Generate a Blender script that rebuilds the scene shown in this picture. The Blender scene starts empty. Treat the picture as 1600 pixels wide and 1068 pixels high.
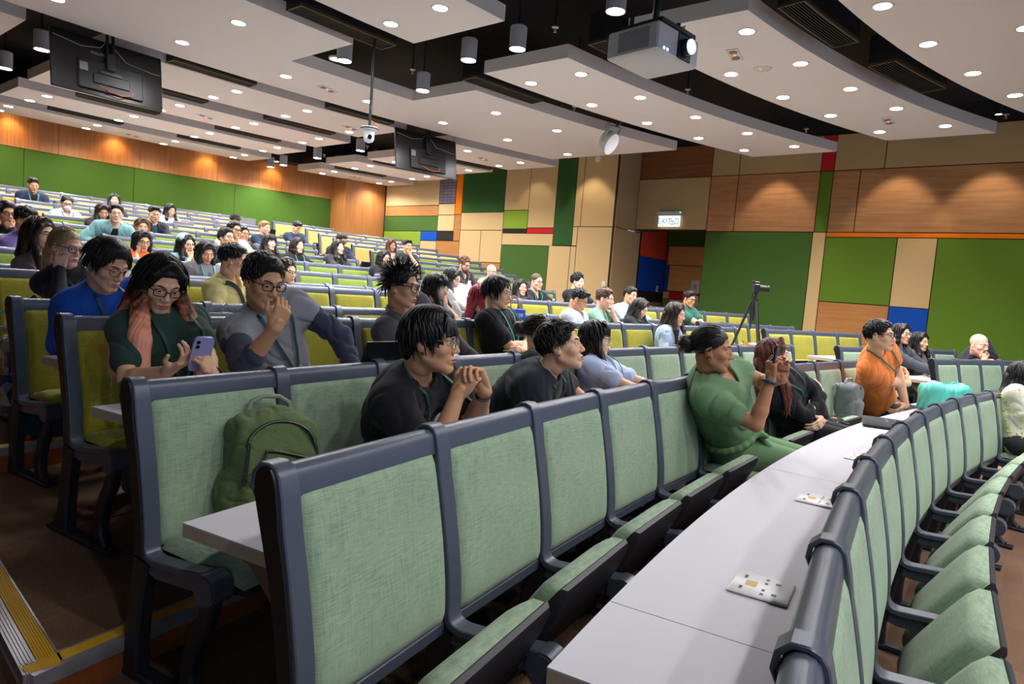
import bpy, bmesh, math, random
import numpy as np
from mathutils import Vector, Matrix
R_ = math.radians
sc = bpy.context.scene
COL = sc.collection
rng = random.Random(7)
sin, cos, pi = math.sin, math.cos, math.pi

# ------------------------------------------------------------------ tagging
def tag(o, label=None, cat=None, group=None, kind=None):
    if label: o['label'] = label
    if cat: o['category'] = cat
    if group: o['group'] = group
    if kind: o['kind'] = kind
    return o

def empty(name, loc=(0, 0, 0), rz=0.0):
    o = bpy.data.objects.new(name, None)
    o.empty_display_size = .1
    COL.objects.link(o)
    o.location = loc
    o.rotation_euler = (0, 0, rz)
    return o

def kids(o):
    return [c for c in o.children]

def copy_tree(o, parent=None):
    ch = kids(o)
    c = o.copy()
    COL.objects.link(c)
    c.parent = parent
    for k in ch:
        copy_tree(k, c)
    return c

# ------------------------------------------------------------------ mesh builder
class MB:
    def __init__(s):
        s.v = []; s.f = []; s.mi = []; s.cur = 0
    def add(s, vs, fs):
        b = len(s.v)
        s.v.extend([tuple(map(float, p)) for p in vs])
        for f in fs:
            s.f.append(tuple(b + i for i in f)); s.mi.append(s.cur)
        return s
    def box(s, x0, x1, y0, y1, z0, z1, ch=0.0):
        if ch <= 0:
            vs = [(x, y, z) for z in (z0, z1) for y in (y0, y1) for x in (x0, x1)]
            fs = [(0, 2, 3, 1), (4, 5, 7, 6), (0, 1, 5, 4), (2, 6, 7, 3), (0, 4, 6, 2), (1, 3, 7, 5)]
            return s.add(vs, fs)
        # chamfered box: stacked octagon-ish rings
        def ring(z, i):
            return [(x0 + i, y0 + i + ch, z), (x0 + i + ch, y0 + i, z), (x1 - i - ch, y0 + i, z), (x1 - i, y0 + i + ch, z),
                    (x1 - i, y1 - i - ch, z), (x1 - i - ch, y1 - i, z), (x0 + i + ch, y1 - i, z), (x0 + i, y1 - i - ch, z)]
        return s.loft([ring(z0, ch), ring(z0 + ch, 0), ring(z1 - ch, 0), ring(z1, ch)])
    def loft(s, rings, closed=True, cap=True):
        n = len(rings[0]); vs = [p for r in rings for p in r]; fs = []
        m = n if closed else n - 1
        for i in range(len(rings) - 1):
            for j in range(m):
                a = i * n + j; b = i * n + (j + 1) % n
                fs.append((a, b, b + n, a + n))
        if cap and closed:
            fs.append(tuple(range(n - 1, -1, -1)))
            k = (len(rings) - 1) * n
            fs.append(tuple(range(k, k + n)))
        return s.add(vs, fs)
    def tube(s, pts, r, n=8, cap=True):
        pts = [Vector(p) for p in pts]; rings = []
        up = None
        for i, p in enumerate(pts):
            d = (pts[min(i + 1, len(pts) - 1)] - pts[max(i - 1, 0)]).normalized()
            if up is None:
                up = Vector((0, 0, 1)) if abs(d.z) < .9 else Vector((1, 0, 0))
            a = d.cross(up).normalized(); up = a.cross(d).normalized()
            ri = r[i] if isinstance(r, (list, tuple)) else r
            rings.append([p + (a * cos(2 * pi * j / n) + up * sin(2 * pi * j / n)) * ri for j in range(n)])
        return s.loft(rings, True, cap)
    def cyl(s, p0, p1, r0, r1=None, n=20):
        return s.tube([p0, p1], [r0, r0 if r1 is None else r1], n)
    def lathe(s, prof, c=(0, 0, 0), n=24, cap=True):
        rings = [[(c[0] + r * cos(2 * pi * j / n), c[1] + r * sin(2 * pi * j / n), c[2] + z) for j in range(n)] for r, z in prof]
        return s.loft(rings, True, cap)
    def ell(s, c, r, n=14, m=10, rot=None):
        rings = []
        for i in range(m + 1):
            t = -pi / 2 + pi * i / m; t = max(-1.55, min(1.55, t))
            ring = []
            for j in range(n):
                p = Vector((r[0] * cos(t) * cos(2 * pi * j / n), r[1] * cos(t) * sin(2 * pi * j / n), r[2] * sin(t)))
                if rot is not None: p = rot @ p
                ring.append(p + Vector(c))
            rings.append(ring)
        return s.loft(rings)
    def strip(s, path, x0, x1, t, ch=.005):
        # box section swept along a (y,z) path; x0..x1 across, t thickness (number or list)
        P = [Vector((0, y, z)) for y, z in path]; rings = []
        for i, p in enumerate(P):
            d = (P[min(i + 1, len(P) - 1)] - P[max(i - 1, 0)]).normalized()
            nrm = Vector((0, -d.z, d.y)); h = (t[i] if isinstance(t, (list, tuple)) else t) / 2
            q = []
            for x, k in ((x0, -h + ch), (x0 + ch, -h), (x1 - ch, -h), (x1, -h + ch), (x1, h - ch), (x1 - ch, h), (x0 + ch, h), (x0, h - ch)):
                v = p + nrm * k; q.append((x, v.y, v.z))
            rings.append(q)
        return s.loft(rings)
    def prism(s, poly, x0, x1):
        # polygon in (y,z) extruded along x
        n = len(poly)
        vs = [(x0, y, z) for y, z in poly] + [(x1, y, z) for y, z in poly]
        fs = [tuple(range(n)), tuple(range(2 * n - 1, n - 1, -1))] + [(i, i + n, (i + 1) % n + n, (i + 1) % n) for i in range(n)]
        return s.add(vs, fs)
    def pillow(s, fn, nu=10, nv=10, th=.03, e=5):
        # fn(u,v)->(point, normal); closed puffed pad
        us = [.5 - .5 * cos(pi * i / nu) for i in range(nu + 1)]; vs_ = [.5 - .5 * cos(pi * i / nv) for i in range(nv + 1)]
        F = []; B = []
        for v in vs_:
            for u in us:
                p, n = fn(u, v); p = Vector(p); n = Vector(n)
                w = (max(0, 1 - abs(2 * u - 1) ** e) * max(0, 1 - abs(2 * v - 1) ** e)) ** .5
                F.append(p + n * th * w); B.append(p - n * .004 * w)
        W = nu + 1; nn = len(F); fs = []
        for j in range(nv):
            for i in range(nu):
                a = j * W + i
                fs.append((a, a + 1, a + 1 + W, a + W)); fs.append((nn + a, nn + a + W, nn + a + 1 + W, nn + a + 1))
        return s.add(F + B, fs)
    def arc(s, c, r0, r1, a0, a1, z0, z1, step=1.0):
        # annular sector slab; angles in degrees from +y towards +x
        n = max(1, int(math.ceil(abs(a1 - a0) / step))); rings = []
        for i in range(n + 1):
            a = R_(a0 + (a1 - a0) * i / n); sa, ca = sin(a), cos(a)
            rings.append([(c[0] + r0 * sa, c[1] + r0 * ca, z0), (c[0] + r1 * sa, c[1] + r1 * ca, z0),
                          (c[0] + r1 * sa, c[1] + r1 * ca, z1), (c[0] + r0 * sa, c[1] + r0 * ca, z1)])
        return s.loft(rings)
    def build(s, name, mats, parent=None, smooth=True, ang=40, fix=True):
        me = bpy.data.meshes.new(name)
        me.from_pydata(s.v, [], s.f)
        if not isinstance(mats, (list, tuple)): mats = [mats]
        for m in mats: me.materials.append(m)
        if len(mats) > 1: me.polygons.foreach_set('material_index', s.mi)
        if fix:
            bm = bmesh.new(); bm.from_mesh(me)
            bmesh.ops.remove_doubles(bm, verts=bm.verts, dist=1e-5)
            bmesh.ops.recalc_face_normals(bm, faces=bm.faces)
            bm.to_mesh(me); bm.free()
        if smooth:
            me.polygons.foreach_set('use_smooth', [True] * len(me.polygons))
            me.set_sharp_from_angle(angle=R_(ang))
        o = bpy.data.objects.new(name, me); COL.objects.link(o); o.parent = parent
        return o

# ------------------------------------------------------------------ materials
def lin(c):
    if isinstance(c, str):
        c = [int(c[i:i + 2], 16) / 255 for i in (0, 2, 4)]
    return tuple((x / 12.92 if x <= .04045 else ((x + .055) / 1.055) ** 2.4) for x in c[:3]) + (1.0,)

class NT:
    def __init__(s, name):
        s.m = bpy.data.materials.new(name); s.m.use_nodes = True
        s.t = s.m.node_tree; s.b = s.t.nodes['Principled BSDF']
    def n(s, t, **kw):
        d = s.t.nodes.new(t)
        for k, v in kw.items():
            if k in d.inputs: d.inputs[k].default_value = v
            else: setattr(d, k, v)
        return d
    def l(s, a, b): s.t.links.new(a, b)
    def set(s, **kw):
        for k, v in kw.items():
            s.b.inputs[k.replace('_', ' ')].default_value = v
    def coord(s, scale=(1, 1, 1), kind='Object'):
        tc = s.n('ShaderNodeTexCoord'); mp = s.n('ShaderNodeMapping'); mp.inputs['Scale'].default_value = scale
        s.l(tc.outputs[kind], mp.inputs['Vector']); return mp.outputs['Vector']
    def noise(s, scale, detail=3, vec=None, rough=.55):
        d = s.n('ShaderNodeTexNoise'); d.inputs['Scale'].default_value = scale; d.inputs['Detail'].default_value = detail; d.inputs['Roughness'].default_value = rough
        if vec is not None: s.l(vec, d.inputs['Vector'])
        return d.outputs['Fac']
    def ramp(s, fac, stops):
        d = s.n('ShaderNodeValToRGB'); e = d.color_ramp.elements
        while len(e) < len(stops): e.new(.5)
        for el, (p, c) in zip(e, stops):
            el.position = p; el.color = lin(c) if isinstance(c, str) else c
        s.l(fac, d.inputs['Fac']); return d.outputs['Color']
    def mix(s, fac, a, b, mode='MIX'):
        d = s.n('ShaderNodeMix', data_type='RGBA', blend_type=mode)
        for inp, val in ((d.inputs[0], fac), (d.inputs[6], a), (d.inputs[7], b)):
            if hasattr(val, 'links') or isinstance(val, bpy.types.NodeSocket): s.l(val, inp)
            elif isinstance(val, str): inp.default_value = lin(val)
            else: inp.default_value = val
        return d.outputs[2]
    def math(s, op, a, b=None):
        d = s.n('ShaderNodeMath', operation=op)
        for i, v in enumerate((a, b)):
            if v is None: continue
            if isinstance(v, bpy.types.NodeSocket): s.l(v, d.inputs[i])
            else: d.inputs[i].default_value = v
        return d.outputs[0]
    def bump(s, h, strength=.3, dist=.002):
        d = s.n('ShaderNodeBump'); d.inputs['Strength'].default_value = strength; d.inputs['Distance'].default_value = dist
        s.l(h, d.inputs['Height']); s.l(d.outputs['Normal'], s.b.inputs['Normal'])
    def color(s, sock):
        if isinstance(sock, bpy.types.NodeSocket): s.l(sock, s.b.inputs['Base Color'])
        else: s.b.inputs['Base Color'].default_value = lin(sock)

_mc = {}
def plain(name, c, rough=.5, metal=0.0, spec=.5, **kw):
    key = (name, c, rough, metal)
    if key in _mc: return _mc[key]
    t = NT(name); t.color(c); t.set(Roughness=rough, Metallic=metal)
    t.b.inputs['Specular IOR Level'].default_value = spec
    for k, v in kw.items(): t.b.inputs[k.replace('_', ' ')].default_value = v
    _mc[key] = t.m
    return t.m

def emit(name, c, s):
    t = NT(name); t.color('000000'); t.b.inputs['Emission Color'].default_value = lin(c); t.b.inputs['Emission Strength'].default_value = s
    return t.m

def woven(name, c1, c2, sx=26, sy=540, bump=.25, rough=.9):
    """seat fabric: fine irregular threads in both directions"""
    t = NT(name)
    a = t.noise(1.0, 3, t.coord((sx, sx, sy))); b = t.noise(1.0, 3, t.coord((sy, sx, sx * .6)))
    c = t.noise(5.0, 2, t.coord())
    f = t.math('ADD', t.math('MULTIPLY', a, .55), t.math('MULTIPLY', b, .45))
    f = t.math('ADD', f, t.math('MULTIPLY', t.math('SUBTRACT', c, .5), .22))
    t.color(t.ramp(f, [(.36, c2), (.62, c1)])); t.set(Roughness=rough); t.b.inputs['Specular IOR Level'].default_value = .2
    t.b.inputs['Sheen Weight'].default_value = .15
    t.bump(f, bump, .002)
    return t.m

def cloth(name, c, c2=None, scale=260, bump=.15, rough=.9, wr=.35):
    """garment cloth: fine weave and soft creases"""
    key = ('cloth', c, c2, scale)
    if key in _mc: return _mc[key]
    t = NT(name)
    a = t.noise(scale, 2, t.coord((1, 1, 1))); w = t.noise(9.0, 4, t.coord((1, 1, 1.8)), .6)
    if c2: t.color(t.ramp(a, [(.38, c2), (.6, c)]))
    else: t.color(c)
    t.set(Roughness=rough); t.b.inputs['Specular IOR Level'].default_value = .25; t.b.inputs['Sheen Weight'].default_value = .1
    t.bump(t.math('ADD', t.math('MULTIPLY', a, bump), w), wr, .012)
    _mc[key] = t.m
    return t.m

M = {}
# ------------------------------------------------------------------ layout of the hall (metres; rows are concentric arcs)
CX, CY, CZ = 3.897, -15.247, 1.443
C2 = (CX, CY)
RK = [15.724, 16.729] + [17.662 + i for i in range(15)]
TOP = [z + CZ for z in (-.513, -.395, -.367, -.253, -.246, -.116, -.107, .027, .164, .293, .42, .567, .71, .855, .985, 1.14, 1.285)]
FL = [t - .93 for t in TOP]
PITCH = .55
HC = 4.193            # underside of the hung ceiling
XF, XN = 13.2, 14.15  # far and near planes of the right-hand wall
RB = 32.65            # radius of the back wall

def pol(r, a, z=0.0):
    a = R_(a)
    return Vector((CX + r * sin(a), CY + r * cos(a), z))

# ------------------------------------------------------------------ camera
def make_camera():
    yaw, pit, rol = R_(51.6), R_(4.57), R_(4.48)
    fwd = Vector((sin(yaw) * cos(pit), cos(yaw) * cos(pit), -sin(pit)))
    rt = Vector((cos(yaw), -sin(yaw), 0)); up = rt.cross(fwd)
    r2 = rt * cos(rol) + up * sin(rol); u2 = up * cos(rol) - rt * sin(rol)
    cd = bpy.data.cameras.new('camera'); cam = bpy.data.objects.new('camera', cd); COL.objects.link(cam)
    cam.matrix_world = Matrix(((r2.x, u2.x, -fwd.x, 0), (r2.y, u2.y, -fwd.y, 0), (r2.z, u2.z, -fwd.z, CZ), (0, 0, 0, 1)))
    cd.sensor_width = 36; cd.lens = 1030 / 1600 * 36; cd.clip_start = .05; cd.clip_end = 120
    cd.dof.use_dof = False
    sc.camera = cam
make_camera()

# ------------------------------------------------------------------ materials of the room
def m_panel(name, c, k=.93, grid=46.0):
    t = NT(name)
    vec = t.coord((1, 1, 1))
    w = t.n('ShaderNodeTexWave', wave_type='BANDS', bands_direction='Y'); w.inputs['Scale'].default_value = grid / 6.283; t.l(vec, w.inputs['Vector'])
    w2 = t.n('ShaderNodeTexWave', wave_type='BANDS', bands_direction='Z'); w2.inputs['Scale'].default_value = grid / 6.283; t.l(vec, w2.inputs['Vector'])
    f = t.math('MULTIPLY', w.outputs['Fac'], w2.outputs['Fac'])
    n = t.noise(2.2, 3, vec)
    a = lin(c); b = tuple(x * k for x in a[:3]) + (1,)
    col = t.mix(f, b, a); d = tuple(x * .86 for x in a[:3]) + (1,)
    t.color(t.mix(t.math('MULTIPLY', n, .4), col, d)); t.set(Roughness=.85); t.b.inputs['Specular IOR Level'].default_value = .2
    t.bump(f, .15, .004)
    return t.m

def m_wood(name, c1, c2, sx=1.2, sz=26, rough=.45, axis='y'):
    t = NT(name)
    s = {'y': (sz, sx, sz), 'z': (sz, sz, sx), 'x': (sx, sz, sz)}[axis]
    a = t.noise(1.0, 4, t.coord(s), .6); b = t.noise(1.6, 2, t.coord())
    f = t.math('ADD', t.math('MULTIPLY', a, .75), t.math('MULTIPLY', b, .25))
    t.color(t.ramp(f, [(.33, c2), (.66, c1)])); t.set(Roughness=rough); t.b.inputs['Specular IOR Level'].default_value = .3
    t.bump(a, .08, .002)
    return t.m

def m_carpet():
    t = NT('carpet_brown')
    a = t.noise(240, 3, t.coord()); b = t.noise(1.1, 4, t.coord((1, 1.6, 1)))
    w = t.n('ShaderNodeTexChecker'); w.inputs['Scale'].default_value = 2.0; t.l(t.coord(), w.inputs['Vector'])
    f = t.math('ADD', t.math('MULTIPLY', a, .55), t.math('MULTIPLY', b, .4))
    f = t.math('ADD', f, t.math('MULTIPLY', w.outputs['Fac'], .03))
    t.color(t.ramp(f, [(.3, '58422F'), (.5, '7F6250'), (.72, '9C7E68')])); t.set(Roughness=.97); t.b.inputs['Specular IOR Level'].default_value = .1
    t.bump(a, .5, .006)
    return t.m

M['tan'] = m_panel('fabric_tan', 'CDB07E')
M['tan_dim'] = m_panel('fabric_tan_shaded', 'BFA477', .85, 70)  # same tan, shade of the less lit upper panels put into its colour
M['p_green'] = m_panel('fabric_green', '44652A', .94)
M['p_mid'] = m_panel('fabric_mid_green', '5F7F24', .94)
M['p_lime'] = m_panel('fabric_lime', '83A032', .95)
M['p_deep'] = m_panel('fabric_deep_green', '32582A', .93)
M['p_blue'] = m_panel('fabric_blue', '0E4CAC', .96)
M['p_black'] = m_panel('fabric_black', '2B2621', .95)
M['p_red'] = m_panel('fabric_red', 'C4232C', .96)
M['p_coral'] = m_panel('fabric_coral', 'E2482A', .96)
M['p_orange'] = m_panel('fabric_orange', 'F07F14', .96)
M['p_brown'] = m_wood('wood_brown', 'B9814A', 'A06C3B')
M['p_oak'] = m_wood('wood_oak', 'BE8C60', 'A07048', 1.0, 16)
M['p_dark'] = m_wood('wood_dark', '8A5A34', '74492A')
M['p_honey'] = m_wood('wood_honey', 'DDA860', 'CC9550')
M['back_wood'] = m_wood('wood_back', 'B87B45', '9A6236', 1.0, 30, axis='z')
M['back_green'] = m_panel('fabric_back_green', '42601C', .94)
M['groove'] = plain('groove_dark', '2A2018', .9)
M['carpet'] = m_carpet()
M['riser'] = m_wood('wood_riser', 'A05A2C', '82441F')
M['nosing'] = plain('nosing_yellow', 'E3B02A', .55)
M['nosing_grey'] = plain('nosing_metal', 'B9B6BC', .35, .6)
M['void'] = plain('ceiling_black', '101014', .8)
M['cloud'] = plain('ceiling_white', 'D9D2CE', .85, spec=.2)
M['fascia'] = plain('ceiling_white_edge', 'B9C0CC', .7, spec=.25)
M['black_metal'] = plain('black_metal', '17171A', .45)
M['grille'] = plain('grille_bronze', '4A4032', .5, .3)
M['white_pl'] = plain('white_plastic', 'E6E6E8', .4)

# ------------------------------------------------------------------ floor, risers, nosings
def structure(mb, name, mats, parent=None, **k):
    o = mb.build(name, mats, parent, **k)
    if parent is None: o['kind'] = 'structure'
    return o

def build_floor():
    mb = MB()
    edge = [8.0] + [RK[k - 1] - .01 for k in range(1, 17)] + [RB + .1]
    for k in range(17):
        a0 = -9.3 if k in (3, 4) else -32
        mb.arc(C2, edge[k], edge[k + 1], a0, 31, -.25, FL[k], 1.5)
    mb.arc(C2, edge[3], edge[5], -32, -9.3, -.25, FL[2], 1.5)
    ea, eb = Vector((.575, 2.11, 0)), Vector((.712, 4.06, 0))
    for k in (3, 4):
        t0, t1 = (0, .5) if k == 3 else (.5, 1)
        q0, q1, c0, c1 = ea.lerp(eb, t0), ea.lerp(eb, t1), pol(edge[k], -9.3), pol(edge[k + 1], -9.3)
        mb.loft([[(p.x, p.y, z) for p in (q0, c0, c1, q1)] for z in (-.2, FL[k])])
    structure(mb, 'floor', M['carpet'], ang=30)
    n = 0
    for k in range(3, 17):
        if FL[k] - FL[k - 1] < .03: continue
        m2 = MB(); m2.arc(C2, edge[k] - .012, edge[k] - .001, -10.85 if k == 3 else -32, 31, FL[k - 1], FL[k] - .035, 1.5)
        n += 1
        structure(m2, 'trim_%d' % n, M['riser'], ang=30)
    # step nosings: yellow insert beside ribbed metal
    def nose(k, a0, a1):
        root = MB(); root.arc(C2, edge[k] - .016, edge[k] + .006, a0, a1, FL[k] - .04, FL[k] + .004, 1.0)
        root.arc(C2, edge[k] + .052, edge[k] + .064, a0, a1, FL[k], FL[k] + .004, 1.0)
        nonlocal n; n += 1
        o = structure(root, 'trim_%d' % n, M['nosing_grey'], ang=30)
        y = MB(); y.arc(C2, edge[k] + .006, edge[k] + .052, a0, a1, FL[k], FL[k] + .005, 1.0)
        y.build('nosing_insert', M['nosing'], o, ang=30)
    nose(3, -10.8, 6)
    nose(5, -32, 4)
    # side edge of the third platform along the aisle
    p0 = Vector((.585, 2.10, 0)); p1 = Vector((.722, 4.06, 0)); d = (p1 - p0); L = d.length; d.normalize(); q = Vector((d.y, -d.x, 0))
    def bar(lo, hi, z0, z1, mb):
        a, b = p0 + q * lo, p0 + q * hi; e, f = p1 + q * lo, p1 + q * hi
        mb.loft([[(a.x, a.y, z0), (b.x, b.y, z0), (b.x, b.y, z1), (a.x, a.y, z1)], [(e.x, e.y, z0), (f.x, f.y, z0), (f.x, f.y, z1), (e.x, e.y, z1)]])
    m3 = MB()
    for i in range(5): bar(-.012 + i * .0085, -.012 + i * .0085 + .005, FL[3] - .03, FL[3] + .004, m3)
    bar(-.012, .032, FL[3] - .05, FL[3] + .001, m3); bar(.082, .088, FL[3] - .01, FL[3] + .005, m3)
    n += 1
    o = structure(m3, 'trim_%d' % n, M['nosing_grey'], ang=30)
    m4 = MB()
    for i in range(7): bar(.033 + i * .007, .0385 + i * .007, FL[3] - .01, FL[3] + .0055, m4)
    bar(.033, .081, FL[3] - .02, FL[3] + .003, m4)
    m4.build('nosing_insert', M['nosing'], o, ang=30)
    m5 = MB(); bar(-.008, .0, FL[2], FL[3] - .05, m5); n += 1
    structure(m5, 'trim_%d' % n, M['riser'])
build_floor()

# ------------------------------------------------------------------ right-hand wall: mosaic of fabric and wood panels
def yz_panel(parent, x, y0, y1, z0, z1, mat, g=.008, t=.014):
    mb = MB(); y0, y1 = min(y0, y1), max(y0, y1)
    mb.box(x - t, x, y0 + g, y1 - g, z0 + g, z1 - g, .003)
    return mb.build('wall_panel', M[mat], parent)

def build_right_wall():
    WT = 4.97
    mb = MB(); mb.box(XF, XF + .6, 7.76, 17.4, 0, WT)
    far = structure(mb, 'wall_right', M['groove'], smooth=False)
    P = [(15.7, 13.44, 3.62, 4.9, 'tan'), (15.7, 13.44, 3.32, 3.62, 'p_brown'), (15.7, 13.44, 2.89, 3.32, 'p_green'), (15.7, 14.1, 1.9, 2.89, 'p_lime'),
         (14.1, 13.44, 2.62, 2.89, 'p_blue'), (14.1, 13.44, 1.9, 2.62, 'tan'),
         (13.44, 12.8, 3.34, 3.65, 'tan'), (13.44, 12.8, 2.9, 3.34, 'tan'), (13.44, 12.8, 2.63, 2.9, 'p_black'),
         (12.8, 12.55, 3.35, 4.9, 'p_orange'), (12.8, 12.55, 2.63, 3.35, 'p_brown'), (13.44, 12.55, 1.8, 2.63, 'p_brown'),
         (12.55, 11.05, 3.4, 4.9, 'p_deep'), (12.55, 11.05, 2.93, 3.4, 'tan'), (12.55, 11.79, 2.09, 2.93, 'tan'), (11.79, 11.05, 2.09, 2.93, 'tan'), (12.55, 11.05, 1.6, 2.09, 'p_brown'),
         (11.05, 10.26, 3.44, 4.9, 'tan'), (11.05, 10.26, 2.97, 3.44, 'p_lime'), (11.05, 10.26, 2.86, 2.97, 'p_black'),
         (10.26, 9.44, 3.0, 4.9, 'tan'), (10.26, 9.44, 2.86, 3.0, 'p_red'), (11.05, 9.44, 2.56, 2.86, 'tan'), (11.05, 9.54, 1.3, 2.56, 'p_green'),
         (9.44, 8.88, 2.58, 4.9, 'p_deep'), (8.88, 8.68, 3.03, 4.9, 'tan'), (8.68, 7.8, 3.03, 4.9, 'tan'), (8.88, 8.74, 2.58, 3.03, 'tan'),
         (9.54, 8.9, 1.1, 2.57, 'tan'), (8.9, 8.74, 1.1, 2.57, 'tan'), (8.74, 7.8, 1.1, 3.03, 'tan')]
    for a in P: yz_panel(far, XF, *a)
    mb = MB(); mb.cur = 0
    mb.box(XF - .014, XF - .001, 12.81, 13.43, 3.66, 4.9)
    mural_mat = NT('mural_photo')
    br = mural_mat.n('ShaderNodeTexBrick'); br.inputs['Scale'].default_value = 3.2; br.offset = 0.0
    for i, cc in (('Color1', '8D8798'), ('Color2', '6F6A7C'), ('Mortar', '5A5566')): br.inputs[i].default_value = lin(cc)
    br.inputs['Mortar Size'].default_value = .09
    tc = mural_mat.n('ShaderNodeTexCoord'); mp = mural_mat.n('ShaderNodeMapping'); mp.inputs['Rotation'].default_value = (0, R_(90), R_(90)); mural_mat.l(tc.outputs['Object'], mp.inputs['Vector']); mural_mat.l(mp.outputs['Vector'], br.inputs['Vector'])
    mural_mat.color(br.outputs['Color']); mural_mat.set(Roughness=.8)
    o = mb.build('printed_mural_panel', mural_mat.m, far)
    o['label'] = 'grey printed picture panel of a building front'
    # return face beside the doorway
    for z0, z1, m in ((1.0, 3.03, 'tan'), (3.03, 4.9, 'tan_dim')):
        q = MB(); q.box(XF + .006, XN + .28, 7.746, 7.76, z0 + .008, z1 - .008, .003); q.build('wall_panel', M[m], far)
    # near wall with the doorway recess
    mb = MB()
    mb.box(XN, XN + .35, -4, 5.98, 0, WT); mb.box(XN, XN + .35, 5.98, 7.745, 3.07, WT)
    near = structure(mb, 'wall_right_near', M['groove'], smooth=False)
    N = [(7.74, 5.98, 4.25, 4.95, 'p_dark'), (5.98, 5.37, 4.25, 4.95, 'tan_dim'), (5.37, 3.72, 4.25, 4.95, 'tan_dim'), (3.72, 3.48, 4.25, 4.95, 'p_red'), (3.48, 2.6, 4.25, 4.95, 'tan_dim'), (2.6, -4, 4.25, 4.95, 'tan_dim'),
         (7.74, 5.98, 3.08, 4.25, 'tan_dim'), (5.98, 5.37, 3.05, 4.25, 'p_oak'), (5.37, 3.72, 3.05, 4.25, 'p_oak'), (3.72, 3.48, 3.05, 4.25, 'p_mid'), (3.48, 3.0, 3.05, 4.25, 'p_oak'), (3.0, -4, 3.05, 4.25, 'p_oak'),
         (5.98, 3.74, .4, 3.05, 'p_green'), (3.74, 3.49, .3, 3.05, 'tan'), (3.49, -4, 2.955, 3.05, 'p_orange'),
         (3.49, 2.24, 1.68, 2.955, 'p_mid'), (3.49, 2.24, .2, 1.68, 'p_brown'), (2.24, 1.6, 1.67, 2.955, 'tan'), (2.24, 1.6, .2, 1.67, 'p_blue'), (1.6, -4, .1, 2.955, 'p_mid')]
    for a in N: yz_panel(near, XN, *a)
    # vestibule behind the doorway: side reveal and back wall
    mb = MB(); mb.box(XN + .35, 16.2, 7.75, 7.95, 0, 3.6)
    rv = structure(mb, 'wall_vestibule_side', M['groove'], smooth=False)
    def xz(x0, x1, z0, z1, m):
        q = MB(); q.box(x0 + .006, x1 - .006, 7.738, 7.75, z0 + .006, z1 - .006, .003); q.build('wall_panel', M[m], rv)
    xz(14.5, 15.9, 2.49, 3.5, 'p_coral'); xz(14.5, 15.9, 1.65, 2.49, 'p_blue'); xz(14.5, 15.9, 1.4, 1.65, 'p_black'); xz(14.5, 15.9, .4, 1.4, 'p_brown')
    mb = MB(); mb.box(15.92, 16.2, 4.2, 7.75, 0, 3.6); mb.box(XN + .35, 16.2, 4.2, 7.95, 3.6, 3.7)
    vb = structure(mb, 'wall_vestibule_back', M['groove'], smooth=False)
    for a in ((7.73, 4.3, 2.87, 3.5, 'p_green'), (7.73, 7.68, 2.39, 2.87, 'p_red'), (7.68, 4.3, 2.38, 2.87, 'p_honey'), (7.73, 7.62, 1.7, 2.39, 'p_blue'), (7.62, 4.3, 1.71, 2.38, 'p_honey'),
              (7.73, 7.55, 1.5, 1.7, 'p_honey'), (7.55, 6.2, 1.5, 1.7, 'p_red'), (7.73, 7.55, .5, 1.5, 'p_mid'), (7.55, 4.3, .5, 1.5, 'tan')):
        yz_panel(vb, 15.92, *a)
build_right_wall()

def build_back_wall():
    mb = MB(); mb.arc(C2, RB, RB + .3, -20, 14.2, 0, 4.75, .7)
    bw = structure(mb, 'wall_back', M['groove'], ang=30)
    edges = [-20, -14.8, -10, -5.2, -1.6, 1.2, 5.0, 9.2, 14.2]
    for i in range(8):
        m = MB(); m.arc(C2, RB - .014, RB, edges[i] + .01, edges[i + 1] - .01, 1.0, 3.62, .6); m.build('wall_panel', M['back_green'], bw, ang=30)
    edges = [-20, -16.5, -13.4, -10, -6.5, -3.4, -.6, 2.3, 5.2, 8.4, 11.4, 14.2]
    for i in range(11):
        m = MB(); m.arc(C2, RB - .02, RB, edges[i] + .006, edges[i + 1] - .006, 3.63, 4.4, .6); m.build('wall_panel', M['back_wood'], bw, ang=30)
    m = MB(); m.box(11.76, XF, 15.76, 17.4, 0, 4.75)
    col = structure(m, 'wall_back_column', M['back_wood'], smooth=False)
    m = MB(); m.arc(C2, 32.15, RB, -20, 12, 4.4, 4.6, 1)
    structure(m, 'ceiling_soffit', M['void'], ang=30)
build_back_wall()

def build_left_wall():
    mb = MB(); mb.box(-7.0, -6.5, -1, 17, -.2, 5.3)
    lw = structure(mb, 'wall_left', M['groove'], smooth=False)
    for i in range(6):
        for z0, z1, m in ((0, 2.9, ('tan', 'p_green', 'tan', 'p_brown', 'p_mid', 'tan')[i]), (2.9, 5.2, ('p_oak', 'tan', 'p_deep', 'tan', 'p_oak', 'tan')[i])):
            q = MB(); q.box(-6.5, -6.486, -1 + 3 * i + .01, 2 + 3 * i - .01, z0 + .01, z1 - .01, .003); q.build('wall_panel', M[m], lw)
build_left_wall()

# ------------------------------------------------------------------ hung ceiling
M['lamp'] = emit('downlight_glow', 'F4F6FF', 22)
M['lamp_warm'] = emit('downlight_warm', 'FFD9A0', 26)
M['trim_ring'] = plain('downlight_trim', 'C8BEB4', .4)

def slab_top():
    m = MB(); m.box(-9, 16.4, -6, 18.2, 5.35, 5.55)
    m.arc(C2, RB + .02, RB + .3, -24, 16, 4.74, 5.4, 1); m.box(XN + .02, XN + .4, -6, 18, 4.96, 5.4); m.box(XF + .02, XF + .6, 7.77, 17.4, 4.96, 5.4)
    structure(m, 'ceiling', M['void'], smooth=False)
slab_top()

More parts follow.
